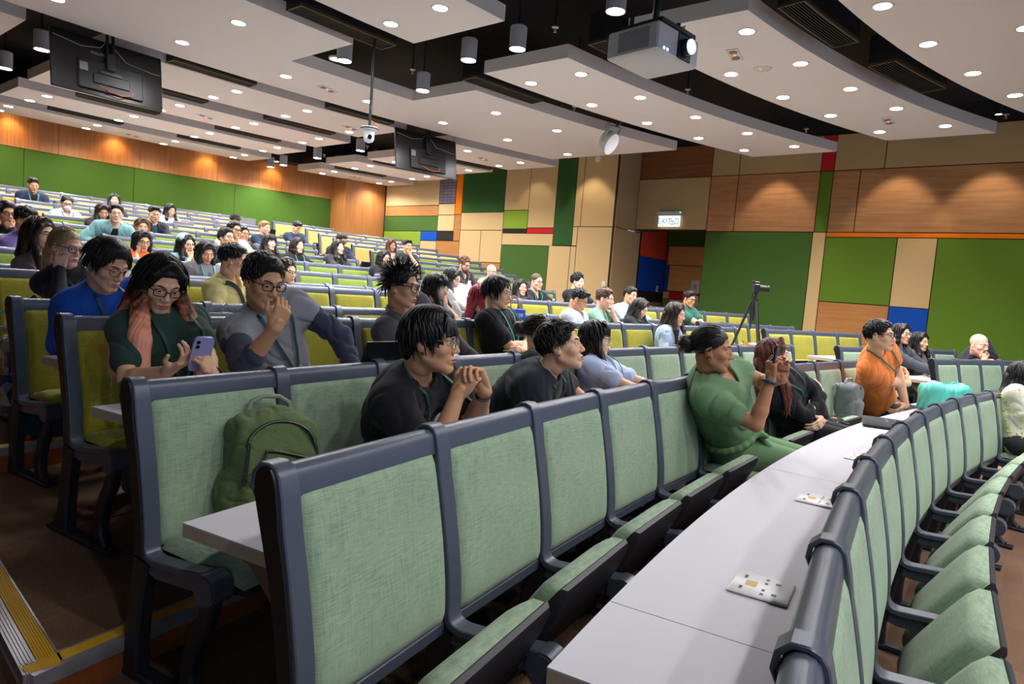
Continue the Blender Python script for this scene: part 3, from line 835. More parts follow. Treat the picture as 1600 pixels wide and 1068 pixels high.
class SDF:
    def __init__(s): s.p = []
    def rc(s, a, b, ra, rb=None, k=.02, sub=False):
        a = np.asarray(a, float); b = np.asarray(b, float); rb = ra if rb is None else rb
        m = max(ra, rb); s.p.append(('rc', np.minimum(a, b) - m, np.maximum(a, b) + m, k, sub, (a, b, ra, rb))); return s
    def el(s, c, r, R=None, k=.02, sub=False):
        c = np.asarray(c, float); r = np.asarray(r, float); R = np.eye(3) if R is None else R
        e = np.sqrt(((R * r[None, :]) ** 2).sum(1)); s.p.append(('el', c - e, c + e, k, sub, (c, r, R))); return s
    def erc(s, a, b, X, ra, rb, k=.03, sub=False):
        """tapered elliptical limb from a to b; X lateral axis; ra, rb=(lateral, depth) radii"""
        a = np.asarray(a, float); b = np.asarray(b, float); m = max(*ra, *rb)
        s.p.append(('erc', np.minimum(a, b) - m, np.maximum(a, b) + m, k, sub, (a, b, nrm(X), ra, rb))); return s
    def box(s, c, h, R=None, rd=.005, k=.004, sub=False):
        c = np.asarray(c, float); h = np.asarray(h, float); R = np.eye(3) if R is None else R
        e = np.abs(R) @ h + rd; s.p.append(('box', c - e, c + e, k, sub, (c, h, R, rd))); return s
    @staticmethod
    def dist(t, q, P):
        if t == 'rc':
            a, b, ra, rb = q; ab = b - a; L = ab @ ab + 1e-12
            u = np.clip(((P - a) @ ab) / L, 0, 1); d = P - a - u[..., None] * ab
            return np.sqrt((d * d).sum(-1)) - (ra + (rb - ra) * u)
        if t == 'el':
            c, r, R = q; l = (P - c) @ R; k0 = np.sqrt(((l / r) ** 2).sum(-1)); k1 = np.sqrt(((l / r ** 2) ** 2).sum(-1)) + 1e-9
            return k0 * (k0 - 1) / k1
        if t == 'erc':
            a, b, X, ra, rb = q; ab = b - a; L = np.linalg.norm(ab); Z = ab / L; X = nrm(X - Z * (X @ Z)); Y = np.cross(Z, X)
            d = P - a; z = d @ Z; u = np.clip(z / L, 0, 1); rx = ra[0] + (rb[0] - ra[0]) * u; ry = ra[1] + (rb[1] - ra[1]) * u
            zz = z - u * L; x = d @ X; y = d @ Y; m = np.minimum(rx, ry)
            k0 = np.sqrt((x / rx) ** 2 + (y / ry) ** 2 + (zz / m) ** 2); k1 = np.sqrt((x / rx ** 2) ** 2 + (y / ry ** 2) ** 2 + (zz / m ** 2) ** 2) + 1e-9
            return k0 * (k0 - 1) / k1
        c, h, R, rd = q; l = np.abs((P - c) @ R) - h
        return np.sqrt((np.maximum(l, 0) ** 2).sum(-1)) + np.minimum(l.max(-1), 0) - rd
    def eval(s, P):
        v = np.full(P.shape[:-1], 1.0)
        for t, lo, hi, k, sub, q in s.p:
            d = s.dist(t, q, P); v = s.blend(v, d, k, sub)
        return v
    @staticmethod
    def blend(v, d, k, sub):
        if sub:
            h = np.clip(.5 - .5 * (v + d) / k, 0, 1); return v + (-d - v) * h + k * h * (1 - h)
        h = np.clip(.5 + .5 * (v - d) / k, 0, 1); return v + (d - v) * h - k * h * (1 - h)
    def grid(s, h, lo=None, hi=None, disp=None):
        adds = [p for p in s.p if not p[4]]
        if lo is None: lo = np.min([p[1] for p in adds], 0) - 3 * h
        if hi is None: hi = np.max([p[2] for p in adds], 0) + 3 * h
        n = np.ceil((hi - lo) / h).astype(int) + 1
        ax = [lo[i] + h * np.arange(n[i]) for i in range(3)]
        v = np.full(tuple(n), 1.0, np.float32)
        for t, a, b, k, sub, q in s.p:
            m = k + 3 * h
            i0 = np.clip(np.floor((a - m - lo) / h).astype(int), 0, n); i1 = np.clip(np.ceil((b + m - lo) / h).astype(int) + 1, 0, n)
            if np.any(i1 <= i0): continue
            sl = tuple(slice(i0[i], i1[i]) for i in range(3))
            P = np.stack(np.meshgrid(*[ax[i][sl[i]] for i in range(3)], indexing='ij'), -1)
            v[sl] = s.blend(v[sl], s.dist(t, q, P), k, sub)
        if disp is not None:
            m = np.abs(v) < .035; idx = np.nonzero(m)
            P = np.stack([ax[i][idx[i]] for i in range(3)], -1); v[m] += disp(P)
        v[0] = v[-1] = 1; v[:, 0] = v[:, -1] = 1; v[:, :, 0] = v[:, :, -1] = 1
        return v, lo
    def mesh(s, h, disp=None, lo=None, hi=None):
        v, o = s.grid(h, lo, hi, disp); return nets(v, o, h)

def nets(v, o, h):
    n = v.shape; ins = v < 0
    c = np.zeros(tuple(x - 1 for x in n), np.int8)
    for a in (0, 1):
        for b in (0, 1):
            for d in (0, 1): c += ins[a:n[0] - 1 + a, b:n[1] - 1 + b, d:n[2] - 1 + d]
    act = (c > 0) & (c < 8); ii = np.nonzero(act); idx = np.full(act.shape, -1, np.int64); N = len(ii[0]); idx[ii] = np.arange(N)
    pos = np.zeros((N, 3)); cnt = np.zeros(N); I = np.stack(ii, -1)
    cor = [np.array(((q >> 0) & 1, (q >> 1) & 1, (q >> 2) & 1)) for q in range(8)]
    for q in range(8):
        for ax in range(3):
            if cor[q][ax]: continue
            r = cor[q].copy(); r[ax] = 1
            a = v[tuple((I + cor[q]).T)]; b = v[tuple((I + r).T)]
            m = (a < 0) != (b < 0); t = a[m] / (a[m] - b[m])
            p = np.repeat(cor[q][None].astype(float), m.sum(), 0); p[:, ax] = t
            pos[m] += p; cnt[m] += 1
    pos = (pos / cnt[:, None] + I) * h + o
    F = []
    for ax in range(3):
        b, d = (ax + 1) % 3, (ax + 2) % 3
        sl0 = [slice(1, -1)] * 3; sl1 = [slice(1, -1)] * 3; sl0[ax] = slice(0, -1); sl1[ax] = slice(1, None)
        A = ins[tuple(sl0)]; B = ins[tuple(sl1)]
        for m, flip in ((A & ~B, False), (~A & B, True)):
            J = np.stack(np.nonzero(m), -1)
            if not len(J): continue
            off = np.ones(3, int); off[ax] = 0; J = J + off
            eb = np.zeros(3, int); eb[b] = 1; ed = np.zeros(3, int); ed[d] = 1
            g = lambda X: idx[tuple(X.T)]
            q = np.stack([g(J - eb - ed), g(J - ed), g(J), g(J - eb)], -1)
            F.append(q[:, ::-1] if flip else q)
    F = np.concatenate(F) if F else np.zeros((0, 4), int)
    return pos, F

def waves(seed, amp, freq, n=5, stretch=(1, 1, 1)):
    r = np.random.RandomState(seed); D = r.normal(size=(n, 3)); D /= np.linalg.norm(D, axis=1)[:, None]; D *= freq * (.6 + .8 * r.rand(n))[:, None] / np.array(stretch); ph = r.rand(n) * 6.3
    def f(P):
        o = 0
        for i in range(n): o = o + np.sin(P @ D[i] + ph[i] + 1.3 * np.sin(P @ D[(i + 1) % n] * .7 + ph[i] * 2))
        return amp * o / n
    return f

def folds(seed, amp, freq, n=5, stretch=(1, 1, 1)):
    w = waves(seed, 1.0, freq, n, stretch)
    return lambda P: amp * (np.exp(-(w(P) * 5.5) ** 2) - .25)

def to_obj(name, parts, mats, parent, matfn=None, smooth_iter=0):
    """parts: list of (verts, faces[, material index]) joined in one mesh"""
    vs = []; fs = []; mi = []; b = 0
    for p in parts:
        v, f = p[0], p[1]; vs.append(v); fs.append(f + b); mi.append(np.full(len(f), p[2] if len(p) > 2 else 0)); b += len(v)
    v = np.concatenate(vs); f = np.concatenate(fs); mi = np.concatenate(mi)
    me = bpy.data.meshes.new(name); nv, nf = len(v), len(f)
    me.vertices.add(nv); me.vertices.foreach_set('co', v.astype(np.float32).ravel())
    me.loops.add(nf * 4); me.loops.foreach_set('vertex_index', f.astype(np.int32).ravel())
    me.polygons.add(nf); me.polygons.foreach_set('loop_start', np.arange(0, nf * 4, 4, dtype=np.int32))
    me.update(calc_edges=True)
    for m in (mats if isinstance(mats, (list, tuple)) else [mats]): me.materials.append(m)
    if matfn is not None: mi = matfn(v[f].mean(1), mi)
    me.polygons.foreach_set('material_index', mi.astype(np.int32))
    me.polygons.foreach_set('use_smooth', np.ones(nf, bool)); me.validate(); me.update()
    o = bpy.data.objects.new(name, me); COL.objects.link(o); o.parent = parent
    return o

def rotm(yaw=0, pitch=0, roll=0):
    """head frame in a person's frame: +y forward, +x right, +z up; yaw>0 turns to the person's right, pitch>0 looks down, roll>0 tips to the right"""
    y, p, r = R_(-yaw), R_(-pitch), R_(roll)
    Rz = np.array([[cos(y), -sin(y), 0], [sin(y), cos(y), 0], [0, 0, 1]]); Rx = np.array([[1, 0, 0], [0, cos(p), -sin(p)], [0, sin(p), cos(p)]])
    Ry = np.array([[cos(r), 0, sin(r)], [0, 1, 0], [-sin(r), 0, cos(r)]])
    return Rz @ Rx @ Ry

# ------------------------------------------------------------------ head, hair, hands
class Head:
    def __init__(s, c, R, sc=1.0, fem=False, wide=1.0):
        s.c = np.asarray(c, float); s.R = R; s.k = sc; s.fem = fem; s.w = wide; s.lid = 0.0
    def p(s, x, y, z): return s.c + s.R @ (V3(x * s.w, y, z) * s.k)
    def el(s, f, c, r, k=.01, sub=False, rot=None):
        Rr = s.R if rot is None else s.R @ rot
        f.el(s.p(*c), V3(r[0] * s.w, r[1], r[2]) * s.k, Rr, k * s.k, sub)
    def rc(s, f, a, b, ra, rb=None, k=.008, sub=False): f.rc(s.p(*a), s.p(*b), ra * s.k, None if rb is None else rb * s.k, k * s.k, sub)
    def build(s, f, detail=True, smile=0.0):
        j = .94 if s.fem else 1.0
        s.el(f, (0, -.014, .036), (.0745, .094, .083), .02)
        s.el(f, (0, .024, -.02), (.066, .068, .085), .02)
        s.el(f, (0, .03, -.062), (.05 * j, .056, .054), .02)
        s.rc(f, (-.012 * j, .072, -.104), (.012 * j, .072, -.104), .0165, k=.018)
        for q in (-1, 1):
            s.rc(f, (q * .054 * j, .0, -.058), (q * .016, .066, -.1), .0175, .015, .02)
            s.el(f, (q * .043, .058, -.028), (.024, .022, .021), .018)
            s.rc(f, (q * .012, .086, .022), (q * .045, .066, .02), .0085, .008, .014)
        if not detail:
            s.rc(f, (0, .084, .004), (0, .104, -.034), .009, .0125, .012)
        else:
            for q in (-1, 1): s.el(f, (q * .0315, .098, .002), (.0175, .016, .0105), .011, True)
            s.rc(f, (0, .086, .012), (0, .1035, -.03), .0065, .0105, .01)
            s.el(f, (0, .1055, -.0345), (.0115, .0105, .0098), .008)
            for q in (-1, 1):
                s.el(f, (q * .0125, .0965, -.0375), (.0085, .0095, .0078), .006)
                s.el(f, (q * .0065, .1035, -.0445), (.0036, .0052, .003), .003, True)
            s.el(f, (0, .084, -.07), (.027, .014, .018), .012)
            s.rc(f, (-.0195, .0885, -.0665), (-.004, .098, -.0635), .0032, .0052, .004); s.rc(f, (.0195, .0885, -.0665), (.004, .098, -.0635), .0032, .0052, .004)
            s.rc(f, (-.016, .0895, -.0755), (0, .0965, -.0765), .0042, .0062, .005); s.rc(f, (.016, .0895, -.0755), (0, .0965, -.0765), .0042, .0062, .005)
            s.rc(f, (-.023, .0905, -.0695 + smile), (0, .1045, -.0705), .0014, .0018, .0035, True); s.rc(f, (.023, .0905, -.0695 + smile), (0, .1045, -.0705), .0014, .0018, .0035, True)
            s.el(f, (0, .096, -.0885), (.016, .008, .005), .008, True)
            for q in (-1, 1):
                s.el(f, (q * .0315, .0795, .0105 - .0042 * s.lid), (.0165, .0115, .0052 + .0022 * s.lid), .004); s.el(f, (q * .0315, .0785, -.0085), (.0155, .0105, .0045), .004)
        for q in (-1, 1):
            A = rotm(yaw=q * 22, roll=-q * 8)
            s.el(f, (q * .0765, -.012, -.006), (.0085, .0195, .0315), .006, False, A)
            s.el(f, (q * .0715, .0, -.03), (.008, .01, .012), .008)
            if detail:
                s.el(f, (q * .0855, -.006, .0), (.006, .0105, .0185), .004, True, A)
                s.rc(f, (q * .082, .004, -.006), (q * .079, .006, -.016), .0032, k=.003)
    def lips(s, C):
        l = (C - s.c) @ s.R / s.k; x, y, z = l[:, 0] / s.w, l[:, 1], l[:, 2]
        top = -.0605 - np.abs(x) * .22; bot = -.0825 + x * x * 24
        return (y > .08) & (np.abs(x) < .023) & (z < top) & (z > bot)
    def eyes(s, name, parent, sz=1.0, down=0.0):
        mb = MB(); E = (M['eye_white'], M['eye_iris'])
        for q in (-1, 1):
            c = s.p(q * .0312, .0775, .0015); r = .0122 * s.k * sz; d = s.R @ nrm(V3(0, 1, -.15 - down)); n = 14
            U = nrm(np.cross(d, V3(0, 0, 1) + .01)); W = np.cross(U, d); rings = []
            th = [3.0, 2.2, 1.7, 1.2, .85, .62, .5, .25, .05]
            base = len(mb.f)
            mb.loft([[tuple(c + r * (d * cos(t) + (U * cos(2 * pi * i / n) + W * sin(2 * pi * i / n)) * sin(t))) for i in range(n)] for t in th])
            for fi in range(base, len(mb.f)): mb.mi[fi] = 1 if 5 * n <= fi - base < 8 * n or fi == len(mb.f) - 1 else 0
        return mb.build(name, list(E), parent, ang=80, fix=False)
    def brows(s, parent, mat, th=.0032, h=.003, dz=0):
        f = SDF()
        for q in (-1, 1):
            s.rc(f, (q * .014, .0925, .0195 + dz), (q * .034, .0865, .0245 + dz), th, th, .003); s.rc(f, (q * .034, .0865, .0245 + dz), (q * .05, .07, .0195 + dz), th, th * .6, .003)
        return to_obj('eyebrows', [f.mesh(max(.0022, h))], mat, parent)

def hair_disp(s, amp, N, seed, wav=1.0):
    w = waves(seed, 1.0, 26, 4); w2 = waves(seed + 5, 1.0, 60, 4)
    def f(P):
        l = (P - s.c) @ s.R / s.k; ph = np.arctan2(l[:, 0], -l[:, 1] + .03); u = np.where(l[:, 2] > .02, np.arctan2(l[:, 0], l[:, 2] - .01), ph)
        q = ph * N + wav * 2.2 * w(P) + l[:, 2] * 10
        return amp * (.6 * np.sin(q) + .4 * np.sin(q * 2.3 + 3 * w2(P))) + amp * .6 * w2(P)
    return f

LONG = {'bob': .13, 'long': .3, 'longbangs': .27, 'wavy': .34, 'pink': .43}
def hair(s, style, h, seed=1, fr=None):
    """mesh parts for a haircut in the head's frame; fr = (N, u, ex, ey) of the torso that long hair falls over"""
    f = SDF(); E = lambda c, r, k=.012, sub=False, rot=None: s.el(f, c, r, k, sub, rot); C = lambda a, b, ra, rb=None, k=.015, sub=False: s.rc(f, a, b, ra, rb, k, sub)
    amp, N, wav = .0016, 34, 1.0
    r = random.Random(seed)
    def carve(hl=.066, nape=-.05, ears=True, temple=True):
        for q in (-1, 0, 1): E((q * .026, .13, hl - .1), (.05, .095, .115), .008, True)
        for q in (-1, 1):
            if temple: E((q * .086, .078, -.02), (.036, .06, .07), .01, True)
            if ears: E((q * .092, .006, -.018), (.031, .03, .034), .008, True)
        E((0, -.02, nape - .12), (.2, .2, .12), .01, True)
    if style in ('short', 'neat'):
        E((0, -.014, .036), (.0795, .099, .089)); E((0, .012, .09), (.058, .07, .03 if style == 'short' else .026), .03); carve(.072, nape=-.05)
    elif style == 'buzz':
        E((0, -.014, .037), (.077, .0965, .0855)); carve(.074, nape=-.045); amp = .0005
    elif style == 'fade':
        E((0, -.014, .036), (.0765, .0965, .086)); E((0, .01, .094), (.056, .078, .034), .02); C((-.03, .07, .1), (.035, .075, .104), .022, .024); carve(.074, nape=-.035)
    elif style == 'fringe':
        E((0, -.016, .04), (.09, .11, .097)); E((0, .012, .096), (.064, .07, .034), .03); E((0, -.078, -.03), (.06, .038, .05), .03)
        carve(.07, nape=-.085, ears=False, temple=False)
        for q in (-1, 1): E((q * .096, .02, -.03), (.03, .036, .042), .006, True); E((q * .085, .085, -.03), (.036, .052, .066), .008, True)
    elif style == 'part':
        E((0, -.016, .038), (.086, .107, .094)); E((.0, .006, .098), (.06, .075, .032), .03); carve(.072, nape=-.07, ears=False, temple=False)
        for q in (-1, 1): E((q * .096, .014, -.032), (.03, .034, .04), .006, True); E((q * .088, .085, -.025), (.038, .055, .068), .008, True)
    elif style in ('messy', 'curly'):
        E((0, -.016, .042), (.083, .103, .096)); carve(.076, nape=-.055)
        if style == 'curly':
            for i in range(80):
                a = r.uniform(0, 6.28); e = r.uniform(.1, 1.55); d = V3(cos(a) * cos(e), sin(a) * cos(e), sin(e)); p0 = V3(0, -.014, .045) + d * V3(.083, .104, .096)
                if p0[1] > .05 and p0[2] < .085: continue
                E(p0, (.015, .015, .013), .006)
    elif style in LONG:
        E((0, -.016, .038), (.087, .108, .094)); E((0, -.07, -.03), (.078, .048, .08), .03)
        hl = .076 if style != 'longbangs' else .06
        for q in (-1, 0, 1): E((q * .024, .132, hl - .115), (.046, .095, .13), .008, True)
        E((0, .13, -.07), (.066, .09, .1), .008, True)
    elif style in ('bun', 'pony', 'upbun'):
        E((0, -.016, .036), (.079, .099, .0885)); carve(.07, nape=-.06, ears=False, temple=False)
        for q in (-1, 1): E((q * .09, .006, -.026), (.024, .03, .036), .006, True); E((q * .086, .086, -.025), (.034, .056, .072), .008, True)
        if style == 'bun':
            E((0, -.128, .012), (.05, .042, .05), .012); E((.022, -.145, .03), (.03, .025, .03), .008); E((-.02, -.15, -.01), (.032, .025, .032), .008); E((0, -.15, .03), (.02, .03, .03), .006)
        elif style == 'upbun': E((0, -.105, .06), (.045, .045, .042), .012); E((0, -.09, -.045), (.06, .035, .05), .03)
        else: E((0, -.108, .03), (.03, .03, .03), .02); C((0, -.12, .02), (0, -.14, -.08), .034, .03, .02); C((0, -.14, -.08), (.02, -.12, -.2), .03, .012, .02)
        amp, N = .0014, 40
    elif style == 'cap':
        E((0, -.012, .045), (.086, .104, .086)); E((0, .1, .05), (.06, .07, .012), .01); carve(.04, nape=-.02); amp = 0
    fall = None
    if style in LONG and fr is not None:
        Nn, u, ex, ey = fr; L = LONG[style] * s.k; dn = V3(0, 0, -1.0)
        if style == 'wavy': N, wav, amp = 20, 2.2, .004
        # curtains that leave the temples and hang in front of and behind the shoulders
        def fall(x, y, t):
            p = s.p(x, y, -.03); q = p + dn * L * t
            if style != 'bob':
                side = 1 if x > 0 else -1; w = min(1, t * 1.6)
                tgt = Nn + ex * side * ((.07 + abs(x) * .35) if style != 'pink' else (.065 + abs(x) * 1.1 - y * .6)) + ey * ((.125 + .035 * t) * (1.22 if style == 'pink' else 1) if y > -.03 else -.085); q = q + (np.array([tgt[0], tgt[1], q[2]]) - q) * w * (.8 if y > -.03 else .7)
            return q
        for q in (-1, 1):
            C((q * .01, .052, .112), (q * .062, .06, .062), .017, .013); C((q * .062, .06, .062), (q * .08, .03, -.03), .014, .016)
            for y in ((.03, .0, -.03) if style != 'pink' else (.04, .02, .0, -.02, -.04)):
                a, b, c = fall(q * .08, y, 0), fall(q * .08, y, .5), fall(q * .08, y, 1.0 - .08 * abs(y) * 10)
                f.rc(a, b, .021 * s.k, (.024 if style != 'pink' else .03) * s.k, .02); f.rc(b, c, (.024 if style != 'pink' else .03) * s.k, (.01 if style != 'pink' else .016) * s.k, .02)
        for x in (-.05, 0, .05):
            a, b, c = fall(x if x else .001, -.09, 0), fall(x if x else .001, -.09, .5), fall(x if x else .001, -.09, 1)
            f.rc(a, b, .036 * s.k, .036 * s.k, .03); f.rc(b, c, .036 * s.k, .018 * s.k, .03)
    parts = [f.mesh(h, hair_disp(s, amp * s.k, N, seed, wav) if amp else None)]
    lk = locks(s, style, seed, h, fall)
    if lk is not None: parts.append(lk)
    return parts

def locks(s, style, seed, h, fall):
    """tapered locks that break up the outline: list of tubes as quads"""
    r = random.Random(seed + 11); lv = 2 if h < .0035 else 1 if h < .005 else 0
    if style in ('buzz', 'cap', 'bald'): return None
    n = {2: 300, 1: 150, 0: 70}[lv]; big = {2: 1.0, 1: 1.3, 0: 1.8}[lv]; V = []; F = []
    cs, rd = V3(0, -.014, .036), V3(.08, .1, .09)
    crown = V3(.01, -.055, .125)
    def tube(pts, r0, m=5):
        b = len(V); k = len(pts)
        up = V3(.3, .2, 1)
        for i, p in enumerate(pts):
            d = nrm(pts[min(i + 1, k - 1)] - pts[max(i - 1, 0)]); a = nrm(np.cross(d, up) + 1e-6); c = np.cross(d, a); t = i / (k - 1); rr = r0 * (1 - .82 * t ** 1.5)
            for j in range(m): V.append(p + (a * cos(6.2832 * j / m) * 1.5 + c * sin(6.2832 * j / m) * .7) * rr)
        for i in range(k - 1):
            for j in range(m): F.append((b + i * m + j, b + i * m + (j + 1) % m, b + (i + 1) * m + (j + 1) % m, b + (i + 1) * m + j))
    P = lambda l: s.c + s.R @ (V3(l[0] * s.w, l[1], l[2]) * s.k)
    cnt = 0; tries = 0
    while cnt < n and tries < n * 8:
        tries += 1
        z = r.uniform(-.55, 1); a = r.uniform(0, 6.2832); c = math.sqrt(max(0, 1 - z * z)); d = V3(sin(a) * c, cos(a) * c, z); p = cs + d * rd * (1.0 if style not in ('fringe', 'part', 'long', 'longbangs', 'pink', 'bob', 'wavy') else 1.06)
        x, y, zz = p
        front = y > .055 and zz < .078
        if front or (abs(x) > .05 and y > .03 and zz < .02) or (abs(x) > .06 and -.04 < y and zz < .015 and style not in LONG and style not in ('fringe', 'part')): continue
        if zz < -.045: continue
        if style in LONG and style not in ('longbangs',) and y > .0 and abs(x) < .07: continue
        if style in ('bun', 'upbun', 'pony') and y > .04: continue
        t = p - crown; t = t - d * (t @ d); t = nrm(t + 1e-6); up = V3(0, 0, 1)
        if style in ('short', 'neat', 'fade'):
            if style == 'fade' and zz < .05: continue
            L = r.uniform(.022, .04) * (1 if style == 'short' else .8); lift = r.uniform(.004, .016); 
            if y > .03 and zz > .07: t = nrm(t + V3(.5, .2, .6))
        elif style == 'fringe':
            L = r.uniform(.05, .085); lift = r.uniform(.004, .012)
            if y > .03 and zz > .07: L = r.uniform(.06, .09); t = nrm(t + V3(.25, .3, -.2))
        elif style == 'part':
            L = r.uniform(.045, .075); lift = r.uniform(.003, .01); t = nrm(t + V3(math.copysign(.7, x - .015), 0, -.1))
        elif style == 'messy': L = r.uniform(.04, .075); lift = r.uniform(.012, .04); t = nrm(t * .4 + d * .7 + V3(r.uniform(-.6, .6), r.uniform(-.6, .6), .35))
        elif style == 'curly': L = r.uniform(.02, .035); lift = r.uniform(.006, .016); t = nrm(t + V3(r.uniform(-.9, .9), r.uniform(-.9, .9), r.uniform(-.4, .8)))
        elif style in LONG:
            L = r.uniform(.06, .1); lift = r.uniform(.001, .006); t = nrm(t + V3(math.copysign(.8, x), 0, -.4))
        else: L = r.uniform(.05, .08); lift = .001; t = nrm(V3(0, -.12, .0) - p); t = nrm(t - d * (t @ d))
        pts = []; q = p.copy(); dirn = nrm(t + d * lift * 14)
        if style in ('bun', 'pony', 'upbun'): dirn = t
        for i in range(6):
            pts.append(P(q)); q = q + dirn * L / 5; e = (q - cs) / rd; en = np.linalg.norm(e)
            lim = 1.03 if style in ('bun', 'pony', 'upbun') else 1.08 if style not in ('messy',) else 1.0
            if en < lim: q = cs + e / en * lim * rd
            dirn = nrm(dirn + V3(0, 0, -.22 if style in ('fringe', 'part') or style in LONG else -.08) - d * .06)
        tube(pts, (.0042 if style not in ('bun', 'pony', 'upbun') else .0032) * big * s.k); cnt += 1
    if style in ('fringe', 'longbangs'):
        m = {2: 34, 1: 22, 0: 12}[lv]
        for i in range(m):
            x = -.062 + .124 * i / (m - 1); e = r.uniform(.018, .04) if style == 'longbangs' else r.uniform(.008, .05); sw = r.uniform(-.006, .02) if style == 'fringe' else 0
            tube([P(V3(x * .5, .045, .118)), P(V3(x * .75, .075, .1)), P(V3(x * .95 + sw * .4, .097 - 6 * x * x, .07)), P(V3(x + sw, .101 - 7 * x * x, e))], .0062 * big * s.k)
        if style == 'fringe':
            for q in (-1, 1):
                for i in range(6): tube([P(V3(q * .07, .045 - .012 * i, .06)), P(V3(q * .083, .048 - .012 * i, .03)), P(V3(q * .08, .05 - .012 * i, r.uniform(-.02, .012)))], .006 * big * s.k)
    if fall is not None:
        m = {2: 70, 1: 36, 0: 16}[lv] * (2 if style == 'pink' else 1)
        for i in range(m):
            q = 1 if i % 2 else -1; y = r.uniform(-.08, .045) if style != 'pink' else r.uniform(-.06, .055); x = q * (r.uniform(.074, .092) if y > -.05 else r.uniform(.0, .08)); e = r.uniform(.8, 1.12)
            if y < -.05: y = -.1
            j = lambda t: fall(x, y, t) + V3(r.uniform(-.006, .006), r.uniform(-.006, .006), 0) * (1 + t) * (2.2 if style == 'wavy' else 1)
            tube([P(V3(x * .95, y, .03)), fall(x, y, 0), j(.25 * e), j(.5 * e), j(.75 * e), j(e)], .0085 * big * s.k)
    return np.array(V), np.array(F)

def hand(f, w, d, pn, side, sc=1.0, curl=(.35, .5, .4), spread=.0, thumb=.5, fing=None, k=.004):
    """w wrist, d towards the fingers, pn palm normal, side +1 right / -1 left"""
    Y = nrm(d); Pn = nrm(pn - Y * (pn @ Y)); Z = -Pn; X = np.cross(Y, Z); T = -X * side
    g = lambda x, y, z: np.asarray(w) + (T * x + Y * y + Pn * z) * sc
    kx = [.0285, .0095, -.0095, -.0275]; kl = [.088, .091, .087, .078]
    for x, L in zip(kx, kl): f.rc(g(x * .55, .0, 0), g(x, L, 0), .0135 * sc, .0118 * sc, .01)
    f.el(g(.0, .045, .004), V3(.036, .045, .012) * sc, np.stack([T, Y, Pn], 1), .01)
    f.rc(g(.018, .012, .006), g(.036, .046, .016), .016 * sc, .013 * sc, .012)
    lens = [(.043, .026, .021), (.048, .03, .023), (.044, .028, .022), (.034, .021, .019)]
    for i, (x, L) in enumerate(zip(kx, kl)):
        c = curl if fing is None else fing[i]
        p = g(x, L, 0); th = 0; sp = spread * (1.5 - i)
        for j in range(3):
            th += c[j]; dd = (Y * cos(th) + Pn * sin(th)) + T * sp * .12; q = p + nrm(dd) * lens[i][j] * sc
            r0 = (.0088, .0081, .0074)[j] * (.88 if i == 3 else 1) * sc; f.rc(p, q, r0, r0 * .93, k if j == 0 else .003); p = q
    t0 = g(.034, .04, .014); a = .55 + .5 * (1 - thumb); t1 = t0 + nrm(T * sin(a) + Y * cos(a) * .9 + Pn * (.25 + thumb * .5)) * .034 * sc; t2 = t1 + nrm(T * sin(a) * (.6 - thumb * .7) + Y * .95 + Pn * (.2 + thumb * .45)) * .03 * sc
    f.rc(t0, t1, .0115 * sc, .0098 * sc, .006); f.rc(t1, t2, .0098 * sc, .0082 * sc, .003)

def ik(S, W, l1, l2, hint):
    d = W - S; L = np.linalg.norm(d); s = max(1.0, L / ((l1 + l2) * .995)); l1 *= s; l2 *= s
    L = max(L, abs(l1 - l2) + .02); u = d / np.linalg.norm(d); a = (l1 * l1 - l2 * l2 + L * L) / (2 * L); hgt = math.sqrt(max(0, l1 * l1 - a * a))
    n = nrm(hint - u * (hint @ u)); return S + u * a + n * hgt
# ------------------------------------------------------------------ people
def m_skin(name, c, lip=False):
    t = NT(name); n = t.noise(60, 3, t.coord()); n2 = t.noise(14, 2, t.coord())
    a = lin(c); d = (a[0] * .86, a[1] * .74, a[2] * .7, 1)
    t.color(t.mix(t.math('MULTIPLY', n2, .55), a, d)); t.set(Roughness=.5 if not lip else .38)
    t.b.inputs['Specular IOR Level'].default_value = .35
    t.b.inputs['Subsurface Weight'].default_value = .12; t.b.inputs['Subsurface Radius'].default_value = (.012, .005, .003); t.b.inputs['Subsurface Scale'].default_value = .6
    t.bump(n, .12, .001)
    return t.m
SK = {'pale': ('F2CCAF', 'C8807A'), 'fair': ('EABB98', 'BC7468'), 'tan': ('D9A680', 'A8645A'), 'brown': ('B98562', '8E5048'), 'pink': ('F2BFA6', 'C8746C')}
for k_, (a_, b_) in SK.items(): M['skin_' + k_] = m_skin('skin_' + k_, a_); M['lip_' + k_] = m_skin('lips_' + k_, b_, True)
M['eye_white'] = plain('eye_white', 'E6E0DC', .25); M['eye_iris'] = plain('eye_iris', '1E120C', .15)

def m_hair(name, c1, c2, rough=.42, grad=None):
    t = NT(name); n = t.noise(1.0, 3, t.coord((160, 160, 22))); n2 = t.noise(30, 2, t.coord())
    f = t.math('ADD', t.math('MULTIPLY', n, .7), t.math('MULTIPLY', n2, .3))
    col = t.ramp(f, [(.35, c2), (.65, c1)])
    if grad:   # coloured lengths with dark roots: position along the hair
        tc = t.n('ShaderNodeTexCoord'); sp = t.n('ShaderNodeSeparateXYZ'); t.l(tc.outputs['Generated'], sp.inputs[0])
        z = t.math('ADD', sp.outputs['Z'], t.math('MULTIPLY', t.math('SUBTRACT', n2, .5), .3))
        c2_ = t.ramp(z, grad); col = t.mix(t.math('MULTIPLY', t.math('SUBTRACT', 1.0, f), .5), c2_, 'B89888', 'MULTIPLY')
    t.color(col); t.set(Roughness=rough); t.b.inputs['Specular IOR Level'].default_value = .35; t.bump(n, .25, .003)
    return t.m
